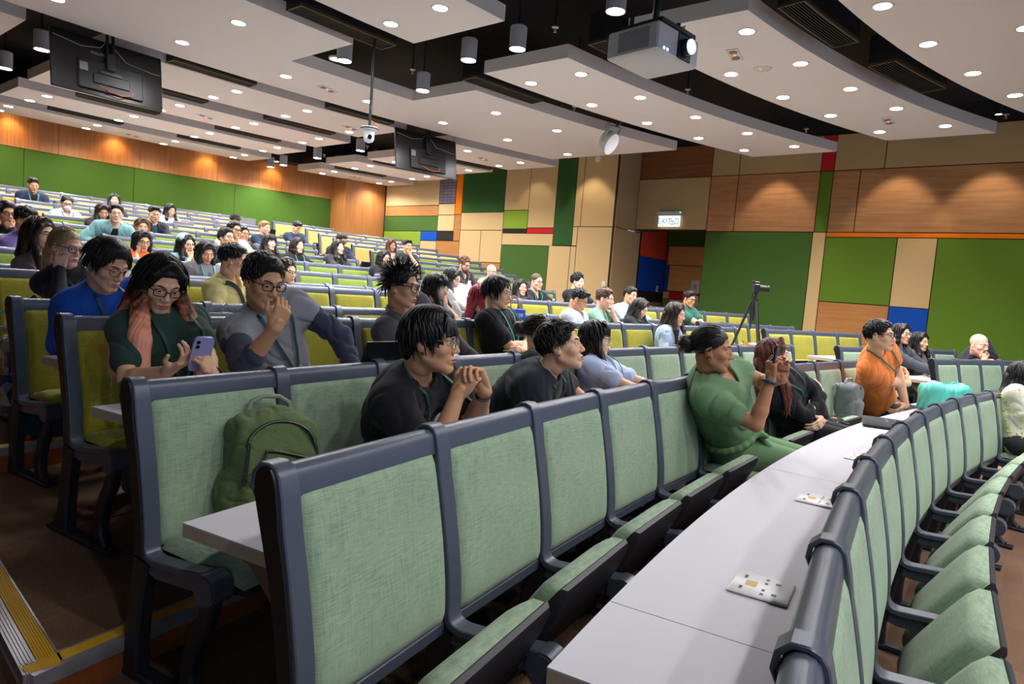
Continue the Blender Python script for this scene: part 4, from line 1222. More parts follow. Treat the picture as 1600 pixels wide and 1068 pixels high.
HAIRC = {'black': ('1B1819', '0B0A0B'), 'softblack': ('2A2423', '121010'), 'darkbrown': ('3B2A22', '1E1512'), 'brown': ('5E4030', '38251B'), 'redbrown': ('84493A', '4C281F'),
         'blond': ('B08A5E', '7C5C3C'), 'ash': ('C2A47C', '8A6E4E'), 'red': ('9E1E2A', '4E0F18'), 'grey': ('8A8480', '5A5450'), 'gingerbrown': ('7E5638', '4C3220')}
for k_, (a_, b_) in HAIRC.items(): M['hair_' + k_] = m_hair('hair_' + k_, a_, b_)
M['hair_pink'] = m_hair('hair_pink', 'E8927C', 'B05A4C', .5, [(.0, 'FFCE98'), (.3, 'FFB8A0'), (.52, 'FFA684'), (.64, '7A4230'), (.72, '161112')])
M['hair_ombre'] = m_hair('hair_ombre', 'B08850', '5A4228', .5, [(.0, 'C79A5A'), (.5, '8A6238'), (.8, '2E2018')])
M['glass_black'] = plain('spectacle_black', '0E0E10', .25); M['glass_metal'] = plain('spectacle_metal', '8E8478', .25, .8)
M['glass_clear'] = plain('spectacle_clear', '8C8A86', .2); M['glass_tort'] = plain('spectacle_dark_brown', '2E1C14', .25)
def m_lens():
    t = NT('spectacle_lens'); tr = t.n('ShaderNodeBsdfTransparent'); gl = t.n('ShaderNodeBsdfGlossy'); gl.inputs['Roughness'].default_value = .04
    mx = t.n('ShaderNodeMixShader'); lw = t.n('ShaderNodeLayerWeight'); lw.inputs['Blend'].default_value = .25
    t.l(t.math('ADD', t.math('MULTIPLY', lw.outputs['Fresnel'], .5), .03), mx.inputs[0]); t.l(tr.outputs[0], mx.inputs[1]); t.l(gl.outputs[0], mx.inputs[2])
    t.l(mx.outputs[0], t.t.nodes['Material Output'].inputs['Surface']); return t.m
M['lens_glass'] = m_lens()
M['lanyard'] = plain('lanyard_green', '1E6B58', .6); M['lanyard_teal'] = plain('lanyard_teal', '2E9A86', .6); M['lanyard_dark'] = plain('lanyard_dark_green', '123F35', .6)
M['badge'] = plain('badge_green', '4FA274', .4)

def glasses(H, parent, kind, lvl):
    mat = {'rect': 'glass_black', 'thick': 'glass_black', 'round': 'glass_metal', 'roundblack': 'glass_black', 'clear': 'glass_clear', 'tort': 'glass_tort'}[kind]
    r = {2: .0015, 1: .0019, 0: .0024}[lvl] * (2.2 if kind == 'thick' else 1.5 if kind in ('tort', 'rect') else 1.0)
    rx, rz, e = {'rect': (.0255, .0175, 3.5), 'thick': (.027, .021, 3.5), 'round': (.0245, .0225, 2), 'roundblack': (.025, .022, 2.2), 'clear': (.0265, .022, 2.8), 'tort': (.026, .0215, 2.4)}[kind]
    mb = MB(); lens = MB()
    for q in (-1, 1):
        pts = []
        for i in range(21):
            a = 2 * pi * i / 20; ca, sa = cos(a), sin(a)
            x = rx * math.copysign(abs(ca) ** (2 / e), ca); z = rz * math.copysign(abs(sa) ** (2 / e), sa)
            xx = q * .0345 + x; pts.append(H.p(xx, .1085 - 2.2 * xx * xx - .004, .0 + z))
        mb.tube(pts, r * H.k, 6); cpt = H.p(q * .0345, .1035, 0)
        lens.add([tuple(cpt)] + [tuple(p) for p in pts[:-1]], [(0, 1 + i, 1 + (i + 1) % 20) for i in range(20)])
        mb.tube([H.p(q * (.0345 + rx), .0945, .006), H.p(q * .071, .08, .008), H.p(q * .081, .0, .007), H.p(q * .0805, -.018, -.004)], r * 1.1 * H.k, 6)
    mb.tube([H.p(-.0105, .1015, .003), H.p(0, .106, .006), H.p(.0105, .1015, .003)], r * H.k, 6)
    g = mb.build('glasses', M[mat], parent)
    if lvl >= 1: lens.build('lens', M['lens_glass'], g, fix=False)
    return g

def ribbon(mb, pts, nrms, w, th=.003):
    rings = []
    for i, p in enumerate(pts):
        d = nrm(np.asarray(pts[min(i + 1, len(pts) - 1)]) - np.asarray(pts[max(i - 1, 0)])); n = nrms[i] - d * (nrms[i] @ d); n = nrm(n); t = np.cross(d, n)
        rings.append([tuple(p + t * w / 2), tuple(p + n * th + t * w / 2), tuple(p + n * th - t * w / 2), tuple(p - t * w / 2)])
    mb.loft(rings)

class Person:
    pass

def person(label, k, ang, head, gaze=None, pitch=0, roll=0, skin='fair', hairs=('short', 'black'), top=('tee', '222226'), arms=('desk', 'desk'), specs=None, lan=None, lvl=0, fem=False,
           body=None, fat=1.0, group=None, fwd=.22, hs=1.0, extra=None, twist=0.0, trousers='2A2C34', tall=1.0, seat=True, smile=0.0, bust=True, lean=None, hpin=None):
    az_chair = 180.0 + ang
    base = pol(RK[k] - fwd, ang, FL[k] + .445)
    if hpin is not None: base = Vector(hpin)
    hw = np.array(head, float)
    if gaze is None: gaze = math.degrees(math.atan2(9.5 - hw[0], -9.0 - hw[1]))
    gaze = gaze % 360
    if body is None: body = az_chair + .45 * (((gaze - az_chair) + 180) % 360 - 180)
    A = R_(body); fw = np.array([sin(A), cos(A), 0]); rg = np.array([cos(A), -sin(A), 0]); B = np.stack([rg, fw, V3(0, 0, 1)], 1)   # local->world
    root = empty('person', base, -A)
    tag(root, label, 'person', group)
    L = lambda w: (np.asarray(w, float) - np.array(base)) @ B
    Hc = L(hw); dy = ((gaze - body) + 180) % 360 - 180
    H = Head(Hc, rotm(dy, pitch, roll), hs * (.95 if fem else 1.0), fem); H.lid = min(1.0, max(0.0, (pitch - 4) / 18))
    hb = {0: .0095, 1: .0068, 2: .0048}[lvl]; hh = {0: .0056, 1: .0036, 2: .0026}[lvl]
    s = Person(); s.root, s.H, s.L, s.lvl, s.B = root, H, L, lvl, B
    # ---- torso frame
    P = V3(0, 0, .10)
    SB = H.p(0, -.03, -.075); N = SB + nrm(P + V3(0, -.02, .1) - SB) * .078
    u = nrm(N - P); ey = nrm(V3(0, 1, 0) - u * u[1]); ex = np.cross(ey, u)
    if twist: t_ = R_(twist); ex, ey = ex * cos(t_) - ey * sin(t_), ey * cos(t_) + ex * sin(t_)
    TL = np.linalg.norm(N - P); s.N, s.u, s.ex, s.ey, s.TL = N, u, ex, ey, TL
    bw = (.83 if fem else 1.0) * fat
    back = -ey * (.012 + .06 * max(0, u[1]))
    Mid = P + (N - P) * .5 + back; Ch = P + (N - P) * .78 + back * .6
    sh = .168 * (.85 if fem else 1.0) * (.5 + .5 * fat)
    S = {1: N - u * .055 + ex * sh, -1: N - u * .055 - ex * sh}
    dz = desk_top(k - 1) - (FL[k] + .445) if k > 0 else .2
    def torso(f, o, k2=.07):
        f.erc(P - u * .03, Mid, ex, (.155 * bw + o, .118 * fat + o), (.138 * bw + o, .105 * fat + o), k2)
        f.erc(Mid, Ch, ex, (.138 * bw + o, .105 * fat + o), (.158 * bw + o, .112 * fat + o), k2)
        f.rc(S[-1] + ex * .035 - u * .01, S[1] - ex * .035 - u * .01, .052 + o, k=k2)
        for q in (-1, 1):
            f.rc(N + u * .012 - ey * .01, S[q] - u * .002, .034 + o, .05 + o, .03)
            if fem and bust: f.el(Ch + ex * q * .066 * bw - u * .035 + ey * .075, V3(.062, .055, .062) + o, np.stack([ex, ey, u], 1), .04)
    # ---- arms
    W = {}; El = {}; hd = {}
    yd = (RK[k] - fwd) - (RK[k - 1] + .43) + .13 if k > 0 else .4
    yd = min(max(yd, .24), .46)
    for q, sp in ((1, arms[0]), (-1, arms[1])):
        hint = ex * q * .7 - u * .9 - ey * .35
        curl, th, sprd, fing = (.35, .5, .35), .5, 0, None
        if isinstance(sp, dict):
            w = L(sp['w']) if 'w' in sp else V3(*sp['l']); d = nrm(B.T @ V3(*sp['d'])) if 'w' in sp else nrm(V3(*sp['d'])); pn = (B.T @ V3(*sp['n'])) if 'w' in sp else V3(*sp['n'])
            if 'hint' in sp: hint = B.T @ V3(*sp['hint']) if 'w' in sp else V3(*sp['hint'])
            curl = sp.get('curl', curl); th = sp.get('th', th); fing = sp.get('fing'); sprd = sp.get('spread', 0)
        elif sp == 'desk': w, d, pn = V3(q * .13, yd, dz + .045), V3(-q * .75, .65, -.05), V3(0, .1, -1); hint = ex * q - u * .5
        elif sp == 'desk2': w, d, pn = V3(-q * .02, yd + .02 + q * .03, dz + .05 + (.02 if q > 0 else 0)), V3(-q, .15, 0), V3(0, .1, -1); hint = ex * q - u * .4
        elif sp == 'type': w, d, pn = V3(q * .1, yd, dz + .07), V3(-q * .2, 1, -.12), V3(0, -.1, -1); curl = (.3, .6, .5)
        elif sp == 'chin':
            w = H.p(q * .022, .088, -.165); d = nrm(H.p(-q * .012, .085, -.1) - w); pn = nrm(H.c - w + V3(0, 0, -.08)); curl = (.9, 1.3, .8); hint = V3(q * .5, .5, -1)
        elif sp == 'fist':
            w = H.p(q * .012, .118, -.15); d = nrm(H.p(-q * .02, .112, -.08) - w); pn = -H.R[:, 1]; curl = (1.3, 1.5, .9); hint = V3(q * .4, .5, -1)
        elif sp == 'cheek':
            w = H.p(q * .075, .065, -.15); d = nrm(H.p(q * .07, .06, -.04) - w); pn = nrm(H.c - w); curl = (.35, .8, .5); hint = V3(q * .4, .5, -1)
        elif sp == 'cross': w, d, pn = P + u * TL * .36 + ey * (.20 if q > 0 else .235) - ex * q * .095 - u * (.0 if q > 0 else .035), -ex * q - ey * .25 + u * .25, -ey; curl = (.4, .7, .5); hint = ex * q * 1.0 - u * .5 + ey * .25
        elif sp == 'lap': w, d, pn = V3(q * .1, .26, .12), V3(-q * .6, .8, -.2), V3(0, 0, -1); hint = V3(q * .8, -.6, -.4)
        elif sp == 'phone': w, d, pn = V3(q * .055, .31, TL * .62), V3(-q * .45, .75, .45), V3(-q * .6, -.2, .7); curl = (.5, .8, .6)
        elif sp == 'down': w, d, pn = V3(q * .24, .1, .08), V3(0, .4, -1), V3(-q, 0, 0); hint = V3(q * .5, -1, 0)
        ua, fa = .285 * tall * (.94 if fem else 1), .25 * tall * (.94 if fem else 1)
        e = ik(S[q], w, ua, fa, hint)
        W[q], El[q], hd[q] = w, e, (d, pn, curl, th, sprd, fing)
    s.W, s.E, s.S, s.hd = W, El, S, hd
    ar = (.84 if fem else 1.0) * (.6 + .4 * fat)
    # ---- body: one surface, with finer shells for the head and the hands
    sk, lp = M['skin_' + skin], M['lip_' + skin]
    f = SDF(); torso(f, -.012)
    f.rc(N - u * .03, SB + H.R @ V3(0, .0, .03), .06 * (.88 if fem else 1) * hs, .053 * (.9 if fem else 1) * hs, .02)
    for q in (-1, 1):
        f.rc(S[q], El[q], .05 * ar, .041 * ar, .03); m_ = El[q] + (W[q] - El[q]) * .3
        f.rc(El[q], m_, .04 * ar, .041 * ar, .012); f.rc(m_, W[q], .041 * ar, .0265 * ar, .012); f.rc(W[q], W[q] + hd[q][0] * .03, .0255 * ar, .024 * ar, .008)
    parts = [f.mesh(hb)]
    fh = SDF(); H.build(fh, lvl >= 0, smile); fh.rc(SB + H.R @ V3(0, 0, .03), SB - u * .02, .05 * (.9 if fem else 1) * hs, k=.02)
    v, fc = fh.mesh(hh); parts.append((v, fc, 0))
    for q in (-1, 1):
        g = SDF(); d, pn, curl, th, sprd, fing = hd[q]
        hand(g, W[q], d, pn, q, (.9 if fem else .98) * tall, curl, sprd, th, fing); parts.append(g.mesh({0: .0055, 1: .004, 2: .0028}[lvl]))
    def mf(C, mi):
        mi[H.lips(C)] = 1; return mi
    s.body = to_obj('body', parts, (sk, lp), root, mf)
    H.eyes('eyes', root, 1.0, .25 if pitch > 15 else .0)
    style, hcol = hairs
    hm = M['hair_' + hcol]
    if style not in ('bald',):
        s.hair = to_obj('hair', hair(H, style, {0: .0062, 1: .0042, 2: .003}[lvl], len(label) * 7 % 97, (N, u, ex, ey)), hm if style != 'cap' else cloth('cap_black', '1A1A1E'), root)
    if style == 'cap': s.hair.name = 'cap'
    H.brows(root, hm if hcol not in ('pink', 'red', 'blond', 'ombre') else M['hair_darkbrown'], {0: .0042, 1: .0036, 2: .0033}[lvl], {0: .004, 1: .003, 2: .0024}[lvl])
    if specs: glasses(H, root, specs, lvl)
    # ---- clothes
    kind, col = top[0], top[1]; inner = top[2] if len(top) > 2 else None
    cm = cloth('cloth_' + col, col, top[3] if len(top) > 3 else None)
    wv = folds(len(label) * 3 + 1, .0062 if lvl else .0075, 40, 5, (1, 1, 1.5)); wv2 = waves(len(label) + 9, .006, 22, 5)
    disp = lambda Q: wv(Q) + wv2(Q)
    def sleeve(f, q, frac, o):
        a, b, c = S[q], El[q], W[q]
        if frac <= 1:
            e = a + (b - a) * frac; f.rc(a - u * .004, e, .058 * ar + o, .064 * ar + o + .008, .075)
        else:
            f.rc(a - u * .004, b, .06 * ar + o, .053 * ar + o, .07); e = b + (c - b) * (frac - 1) * .97; f.rc(b, e, .053 * ar + o, .041 * ar + o, .014)
    def neckhole(f, r=.064, drop=.0, v=False):
        f.rc(N - u * (.01 + drop) + ey * (.01 + drop * .3), SB + u * .05, r * (.9 if fem else 1), r * 1.05, .008, True)
        if v: f.rc(N - u * .0 + ey * .08, N - u * .12 + ey * .12, .045, .012, .01, True)
    f = SDF(); torso(f, .012, .09)
    o = .003
    long_ = kind in ('long', 'shirt', 'jacket', 'blazer', 'cardigan', 'rolled')
    fr = {'tee': .66, 'polo': .66, 'short': .66, 'long': 1.98, 'shirt': 1.98, 'jacket': 1.98, 'blazer': 1.98, 'cardigan': 1.98, 'rolled': 1.35, 'vest': .25, 'tank': .08, 'capsleeve': .55}[kind]
    if kind in ('jacket', 'blazer', 'cardigan', 'rolled2'): o = .008
    if isinstance(inner, str) and kind in ('jacket', 'blazer', 'cardigan', 'vest'):
        g = SDF(); torso(g, .0); neckhole(g, .066, .012)
        s.inner = to_obj('undershirt', [g.mesh(hb, lambda Q: wv2(Q))], cloth('cloth_' + inner, inner), root)
        f = SDF(); torso(f, .012)
        for q in (-1, 1): sleeve(f, q, fr, o)
        # open front
        c0 = N + u * .06 + ey * .16; c1 = P + ey * .2
        f.erc(c0, c1, ex, (.035, .11), (.085, .12), .012, True); neckhole(f, .068)
    else:
        for q in (-1, 1): sleeve(f, q, fr, o)
        neckhole(f, .064 if kind != 'tank' else .085, .03 if kind == 'tank' else .004, kind in ('polo', 'shirt', 'short', 'capsleeve'))
    s.shirt_sdf = f
    nm = {'tee': 't_shirt', 'polo': 'polo_shirt', 'short': 'shirt', 'long': 'long_sleeve_top', 'shirt': 'shirt', 'rolled': 'shirt', 'vest': 'vest', 'tank': 'top', 'capsleeve': 'jumpsuit_top'}.get(kind, kind)
    s.shirt = to_obj(nm, [f.mesh(hb, disp)], cm, root)
    if kind in ('polo', 'shirt', 'short', 'blazer', 'capsleeve', 'rolled', 'vest'):
        g = SDF(); pr = []
        for i in range(15):
            a = R_(-152 + 304 * i / 14); rr = .071 * (.92 if fem else 1)
            pr.append((N + u * (.03 - .0 * i) + (ex * sin(a) * rr - ey * cos(a) * rr) + ey * .008 - u * (.045 * max(0, -cos(a))), N - u * .008 + (ex * sin(a) * (rr + .022) - ey * cos(a) * (rr + .02)) + ey * .012 - u * (.06 * max(0, -cos(a)))))
        for (a, b), (c, d) in zip(pr, pr[1:]): g.rc(a, c, .0055, k=.004); g.rc(b, d, .005, k=.004); g.rc((a + b) / 2, (c + d) / 2, .0065, k=.006)
        to_obj('collar', [g.mesh(max(.0045, hb * .8))], cm, root)
    # trousers: seated legs
    f = SDF(); knee = {}
    for q in (-1, 1):
        hp = P + V3(q * .085, .0, -.025); kn = V3(q * (.13 if not fem else .085), .43, .06 if k else .06); ft = V3(q * .11, .40, -.40)
        f.rc(hp, kn, .088 * fat, .06, .03); f.rc(kn, ft, .058, .045, .015); f.rc(ft, ft + V3(0, .12, -.005), .04, .034, .01)
    f.el(P + V3(0, -.01, -.01), V3(.168 * bw, .13 * fat, .095), None, .03)
    to_obj('trousers', [f.mesh({0: .014, 1: .012, 2: .009}[lvl])], cloth('cloth_' + trousers, trousers), root)
    # lanyard
    if lan:
        col = {'g': 'lanyard', 't': 'lanyard_teal', 'd': 'lanyard_dark'}[lan[0]]; deep = lan[1] if len(lan) > 1 else .27
        mb = MB(); wd = {0: .011, 1: .012, 2: .014}[lvl]
        for q in (-1, 1):
            raw = [N + u * .035 - ey * .05 + ex * q * .045, N + u * .028 + ex * q * .066, N - u * .01 + ex * q * .072 + ey * .05]
            for i in range(1, 9):
                t = i / 8; raw.append(N - u * (.02 + (deep) * t) + ex * q * (.07 * (1 - t) ** .8 + .006) + ey * .1)
            pts = []; ns = []
            for i, p in enumerate(raw):
                if i < 2: pts.append(p); ns.append(nrm(ex * q + u)); continue
                tt = np.linspace(.22, -.12, 120); Q = p[None] + ey[None] * tt[:, None]; v = s.shirt_sdf.eval(Q); b = np.nonzero(v < .009)[0]
                if lan[0] and 'inner' in s.__dict__:
                    pass
                j = b[0] if len(b) else 60
                pts.append(Q[max(j - 1, 0)]); ns.append(ey)
            if 'inner' in s.__dict__:
                g = SDF(); torso(g, .004); pts2 = pts[:2]
                for p in raw[2:]:
                    tt = np.linspace(.22, -.12, 120); Q = p[None] + ey[None] * tt[:, None]; v = g.eval(Q); b = np.nonzero(v < .008)[0]; pts2.append(Q[max((b[0] if len(b) else 60) - 1, 0)])
                pts = pts2
            ribbon(mb, pts, ns, wd)
        s.lan_end = pts[-1]
        ln = mb.build('lanyard', M[col], root, fix=False)
        if len(lan) > 2:
            b = MB(); c = pts[-1] - u * .055 + ey * .006; hx, hz = ex * .032, u * .05
            b.loft([[tuple(c - hx - hz), tuple(c + hx - hz), tuple(c + hx + hz), tuple(c - hx + hz)], [tuple(c - hx - hz + ey * .004), tuple(c + hx - hz + ey * .004), tuple(c + hx + hz + ey * .004), tuple(c - hx + hz + ey * .004)]])
            b.build('badge', M['badge'], ln)
    if seat:
        key = seat_lookup(k, ang)
        USED.add(key)
    if extra: extra(s)
    return s
# ------------------------------------------------------------------ what people wear and hold in addition
def loc_obj(mb, name, mat, s, **k): return mb.build(name, mat, s.root, **k)
def watch(s, q, col='17181C'):
    d = nrm(s.W[q] - s.E[q]); c = s.W[q] - d * .025; mb = MB()
    mb.cyl(c - d * .011, c + d * .011, .031, n=20); n = nrm(-s.hd[q][1]); mb.cyl(c + n * .026, c + n * .037, .019, n=18)
    return loc_obj(mb, 'wrist_watch', plain('watch_' + col, col, .35), s)
def bracelet(s, q, col, r=.0045, off=.03, rad=.031):
    d = nrm(s.W[q] - s.E[q]); c = s.W[q] - d * off; a = nrm(np.cross(d, V3(0, 0, 1) + .01)); b = np.cross(d, a); mb = MB()
    mb.tube([c + (a * cos(t) + b * sin(t)) * rad for t in np.linspace(0, 2 * pi, 25)], r, 8)
    return loc_obj(mb, 'bracelet', plain('bracelet_' + col, col, .5), s)
def handset(s, q, col, label, off=.075, tilt=0):
    """a phone gripped by hand q: a thing of its own"""
    d, pn = s.hd[q][0], nrm(s.hd[q][1]); c = s.W[q] + d * off + pn * .03; B = s.B
    loc = np.array(s.root.location) + B @ c
    o = empty('smartphone', loc); mb = MB(); n = B @ nrm(s.H.c - c); up = B @ nrm(V3(0, .0, 1.0)); up = nrm(up - n * (up @ n)); sd = np.cross(up, n)
    def P(x, y, z): return tuple(sd * x + up * y + n * z)
    def slab(hx, hy, z0, z1, m):
        ring = []
        for i in range(24):
            a = 2 * pi * i / 24; x = math.copysign(abs(cos(a)) ** .35, cos(a)) * hx; y = math.copysign(abs(sin(a)) ** .35, sin(a)) * hy; ring.append((x, y))
        m.loft([[P(x, y, z0) for x, y in ring], [P(x, y, z1) for x, y in ring]])
    slab(.037, .076, -.0045, .0045, mb); mb.build('case', plain('phone_' + col, col, .35), o)
    sc_ = MB(); slab(.034, .072, .0046, .0052, sc_); sc_.build('screen', plain('phone_screen', '0B0C10', .12), o)
    cm = MB()
    for x, y in ((.02, .055), (.02, .035)): cm.tube([P(x, y, -.0045), P(x, y, -.0065)], .007, 12)
    cm.build('camera_lens', plain('phone_lens', '0A0A0C', .15), o)
    tag(o, label, 'phone'); return o
def x_pink(s):
    handset(s, -1, 'A9A4D4', 'lavender phone held by the pink-haired person')
    bracelet(s, -1, '141416', .005, .035); bracelet(s, -1, 'C8A090', .003, .05, .03)
def x_grey(s):
    # navy woven sleeves from the vest's shoulders down
    for q in (1, -1):
        f = SDF(); a, b, c = s.S[q], s.E[q], s.W[q]; f.rc(a + (b - a) * .1 + s.ex * q * .008, b, .068, .06, .02); f.rc(b, b + (c - b) * (.3 if q > 0 else .95), .06, .054 if q > 0 else .042, .012)
        to_obj('sleeve', [f.mesh(.0055, folds(5 + q, .009, 40, 5, (1, 1, 1.6)))], cloth('cloth_slate', '3E4256'), s.root)
def x_clasp(s): watch(s, -1)
def x_watch_l(s): watch(s, 1)
def x_polo(s):
    mb = MB(); c = s.N - s.u * .16 + s.ey * .3 - s.ex * .06
    tt = np.linspace(0, -.3, 200); Q = c[None] + s.ey[None] * tt[:, None]; v = s.shirt_sdf.eval(Q); b = np.nonzero(v < .006)[0]; c = Q[b[0]] if len(b) else c
    mb.ell(c, (.012, .005, .014), 8, 6); loc_obj(mb, 'chest_emblem', plain('emblem_blue', '2A4FA8', .6), s)
def x_clip(s):
    mb = MB(); H = s.H
    mb.tube([H.p(.06, -.07, .07), H.p(.075, -.09, .04), H.p(.07, -.1, .0), H.p(.06, -.09, -.03)], [.006, .011, .011, .005], 8); loc_obj(mb, 'hair_clip', plain('hair_clip_grey', '6A6468', .3), s)
def x_mask(s):
    f = SDF(); H = s.H; H.el(f, (0, .074, -.062), (.052, .044, .046), .01); H.el(f, (0, .1, -.04), (.02, .02, .02), .02)
    to_obj('face_mask', [f.mesh(.005)], cloth('cloth_mask', 'EDEDF0'), s.root)
def x_phone(s): handset(s, 1, '17181C', 'black phone held up by the navy jacket', .09)
def x_scarf(s):
    f = SDF(); H = s.H; H.el(f, (0, -.03, .055), (.093, .1, .088), .01); H.el(f, (0, .15, .0), (.12, .13, .16), .01, True); H.el(f, (0, .0, -.13), (.2, .2, .12), .01, True)
    to_obj('headscarf', [f.mesh(.005, waves(3, .004, 60))], cloth('cloth_scarf', '8FCBD0', 'C8E6E4'), s.root)
def x_redbadge(s):
    c = s.lan_end; mb = MB(); mb.box(c[0] - .035, c[0] + .035, c[1], c[1] + .006, c[2] - .09, c[2] - .02); loc_obj(mb, 'badge', plain('badge_red', 'D8483C', .5), s)
def x_strap(s):
    mb = MB(); pts = []; ns = []
    for i in range(12):
        t = i / 11; p = s.N + s.ex * (.13 - .24 * t) - s.u * (.0 + .42 * t * t); tt = np.linspace(.3, -.2, 150); e = s.ey if i > 0 else s.u
        Q = p[None] + s.ey[None] * tt[:, None]; b = np.nonzero(s.shirt_sdf.eval(Q) < .012)[0]; pts.append(Q[b[0]] if len(b) else p + s.u * .03); ns.append(s.ey)
    ribbon(mb, pts, ns, .035, .004); mb.build('bag_strap', plain('strap_black', '1A1A1C', .7), s.root, fix=False)
def x_ring(s):
    d, pn, *_ = s.hd[1]; mb = MB(); c = s.W[1] + d * .1; mb.tube([c + V3(cos(t), sin(t), 0) * .0105 for t in np.linspace(0, 6.28, 17)], .0028, 6); loc_obj(mb, 'ring', plain('ring_silver', 'C8C8CC', .2, .9), s)
    m2 = MB(); m2.ell(s.H.p(.03, -.1, -.01), (.014, .016, .02)); loc_obj(m2, 'hair_tie', plain('hair_tie_blue', '3C86D0', .6), s)
def beard(s, col, full=True):
    f = SDF(); H = s.H
    H.el(f, (0, .05, -.095), (.05, .046, .034), .02); H.el(f, (0, .084, -.078), (.03, .0185, .026), .012)
    for q in (-1, 1): H.rc(f, (q * .066, .005, -.02), (q * .05, .045, -.085), .012, .018, .015); H.rc(f, (q * .004, .101, -.058), (q * .026, .09, -.07), .0055, .005, .004)
    H.el(f, (0, .102, -.0705), (.016, .012, .006), .004, True)
    to_obj('beard', [f.mesh(.0042, waves(2, .0018, 120))], M['hair_' + col], s.root)
def x_beard(s): beard(s, 'gingerbrown')
def x_bald(s):
    f = SDF(); H = s.H; H.el(f, (0, .074, -.1), (.024, .024, .026), .012)
    for q in (-1, 1): H.rc(f, (q * .004, .1005, -.0565), (q * .026, .0905, -.068), .005, .0045, .004)
    to_obj('beard', [f.mesh(.0035, waves(2, .0014, 140))], M['hair_softblack'], s.root)
    bracelet(s, 1, '141416', .008, .02, .033)
    g = SDF(); u, ex, ey, N = s.u, s.ex, s.ey, s.N
    for q in (-1, 1): g.rc(N + ex * q * .1 - u * .01 + ey * .03, N + ex * q * .1 - u * .3 + ey * .13, .035, .04, .02); g.rc(N + ex * q * .1 - u * .0, N + ex * q * .11 - u * .3 - ey * .1, .04, .05, .02)
    to_obj('vest', [g.mesh(.007)], cloth('cloth_vest', '1C1E28'), s.root)
def x_lady(s):
    handset(s, 1, '20242C', 'dark phone raised by the green jumpsuit', .085)
    bracelet(s, 1, '26344C', .0085, .012, .033)
    d = nrm(s.W[1] - s.E[1]); mb = MB(); c = s.W[1] - d * .012 + nrm(np.cross(d, s.ey)) * .036; mb.box(c[0] - .008, c[0] + .008, c[1] - .008, c[1] + .008, c[2] - .006, c[2] + .006, .002); loc_obj(mb, 'bracelet_bead', plain('bead_silver', 'C8C8CC', .25, .9), s)
    H = s.H; m = MB(); m.tube([H.p(.03 + .02 * cos(t), -.168 + .006 * cos(t), .012 + .022 * sin(t)) for t in np.linspace(.6, 5.6, 16)], .0055, 8); loc_obj(m, 'hair_claw_clip', plain('clip_tort', '9A7E62', .25), s)
    m = MB(); m.tube([H.p(.078 + .002 * cos(t), .002 + .008 * cos(t), -.046 + .009 * sin(t)) for t in np.linspace(0, 6.28, 15)], .0022, 6); loc_obj(m, 'earring', plain('gold', 'D8A84A', .2, .95), s)
    # gathered waistband with a loose tie
    u, ex, ey, N = s.u, s.ex, s.ey, s.N; c = V3(0, 0, .10) + u * .14; m = SDF()
    pts = [c + ex * cos(t) * .192 + ey * sin(t) * .152 for t in np.linspace(0, 2 * pi, 28)]
    for a, b in zip(pts, pts[1:]): m.rc(a, b, .018, k=.01)
    e = c + ey * .15 + ex * .05
    m.rc(e, e + ey * .05 - u * .02 + ex * .02, .016, .012); m.rc(e, e + ey * .06 - u * .12 + ex * .03, .014, .02); m.rc(e, e + ey * .04 - u * .13 - ex * .02, .014, .018)
    to_obj('waist_tie', [m.mesh(.006, waves(8, .005, 60))], cloth('cloth_6B8C66', '6B8C66', None), s.root)
def text_mesh(txt, size, name, mat, parent, origin, X, Y, depth=.001):
    cu = bpy.data.curves.new(name, 'FONT'); cu.body = txt; cu.size = size; cu.extrude = depth; cu.align_x = 'CENTER'; cu.align_y = 'CENTER'
    t = bpy.data.objects.new(name, cu); COL.objects.link(t); dg = bpy.context.evaluated_depsgraph_get(); me = bpy.data.meshes.new_from_object(t.evaluated_get(dg)); bpy.data.objects.remove(t)
    X = nrm(X); Y = nrm(np.asarray(Y, float) - X * (np.asarray(Y, float) @ X)); Z = np.cross(X, Y)
    co = np.zeros(len(me.vertices) * 3); me.vertices.foreach_get('co', co); co = co.reshape(-1, 3); co = np.asarray(origin, float) + co[:, :1] * X + co[:, 1:2] * Y + co[:, 2:] * Z
    me.vertices.foreach_set('co', co.ravel()); me.update(); me.materials.clear(); me.materials.append(mat); me.name = name
    o = bpy.data.objects.new(name, me); COL.objects.link(o); o.parent = parent; return o
def drape_text(s, o, sdf_hit):
    me = o.data
def x_letters(s):
    u, ex, ey, N = s.u, s.ex, s.ey, s.N
    for txt, size, dz in (('AYU', .115, .2), ('ALUMNI', .03, .285)) if False else (('AYU', .115, .2),):
        o = text_mesh(txt, size, 'chest_lettering', plain('lettering_white', 'E8E8EA', .7), s.root, N - u * dz + ey * .2, -ex * -1, u, .004)
        me = o.data; g = SDF()
    # lay the lettering on the tee
    P = V3(0, 0, .10); f = s.shirt_sdf
    co = np.zeros(len(me.vertices) * 3); me.vertices.foreach_get('co', co); co = co.reshape(-1, 3); q = (co - N) @ s.ey
    base = co - q[:, None] * s.ey[None]
    front = .118 + .006 - .0 * q
    Ch_off = (base - N) @ ex
    d = .112 * np.sqrt(np.clip(1 - (Ch_off / .17) ** 2, .05, 1)) - .012 + (q - q.min()) * .5
    me.vertices.foreach_set('co', (base + d[:, None] * s.ey[None]).ravel()); me.update()
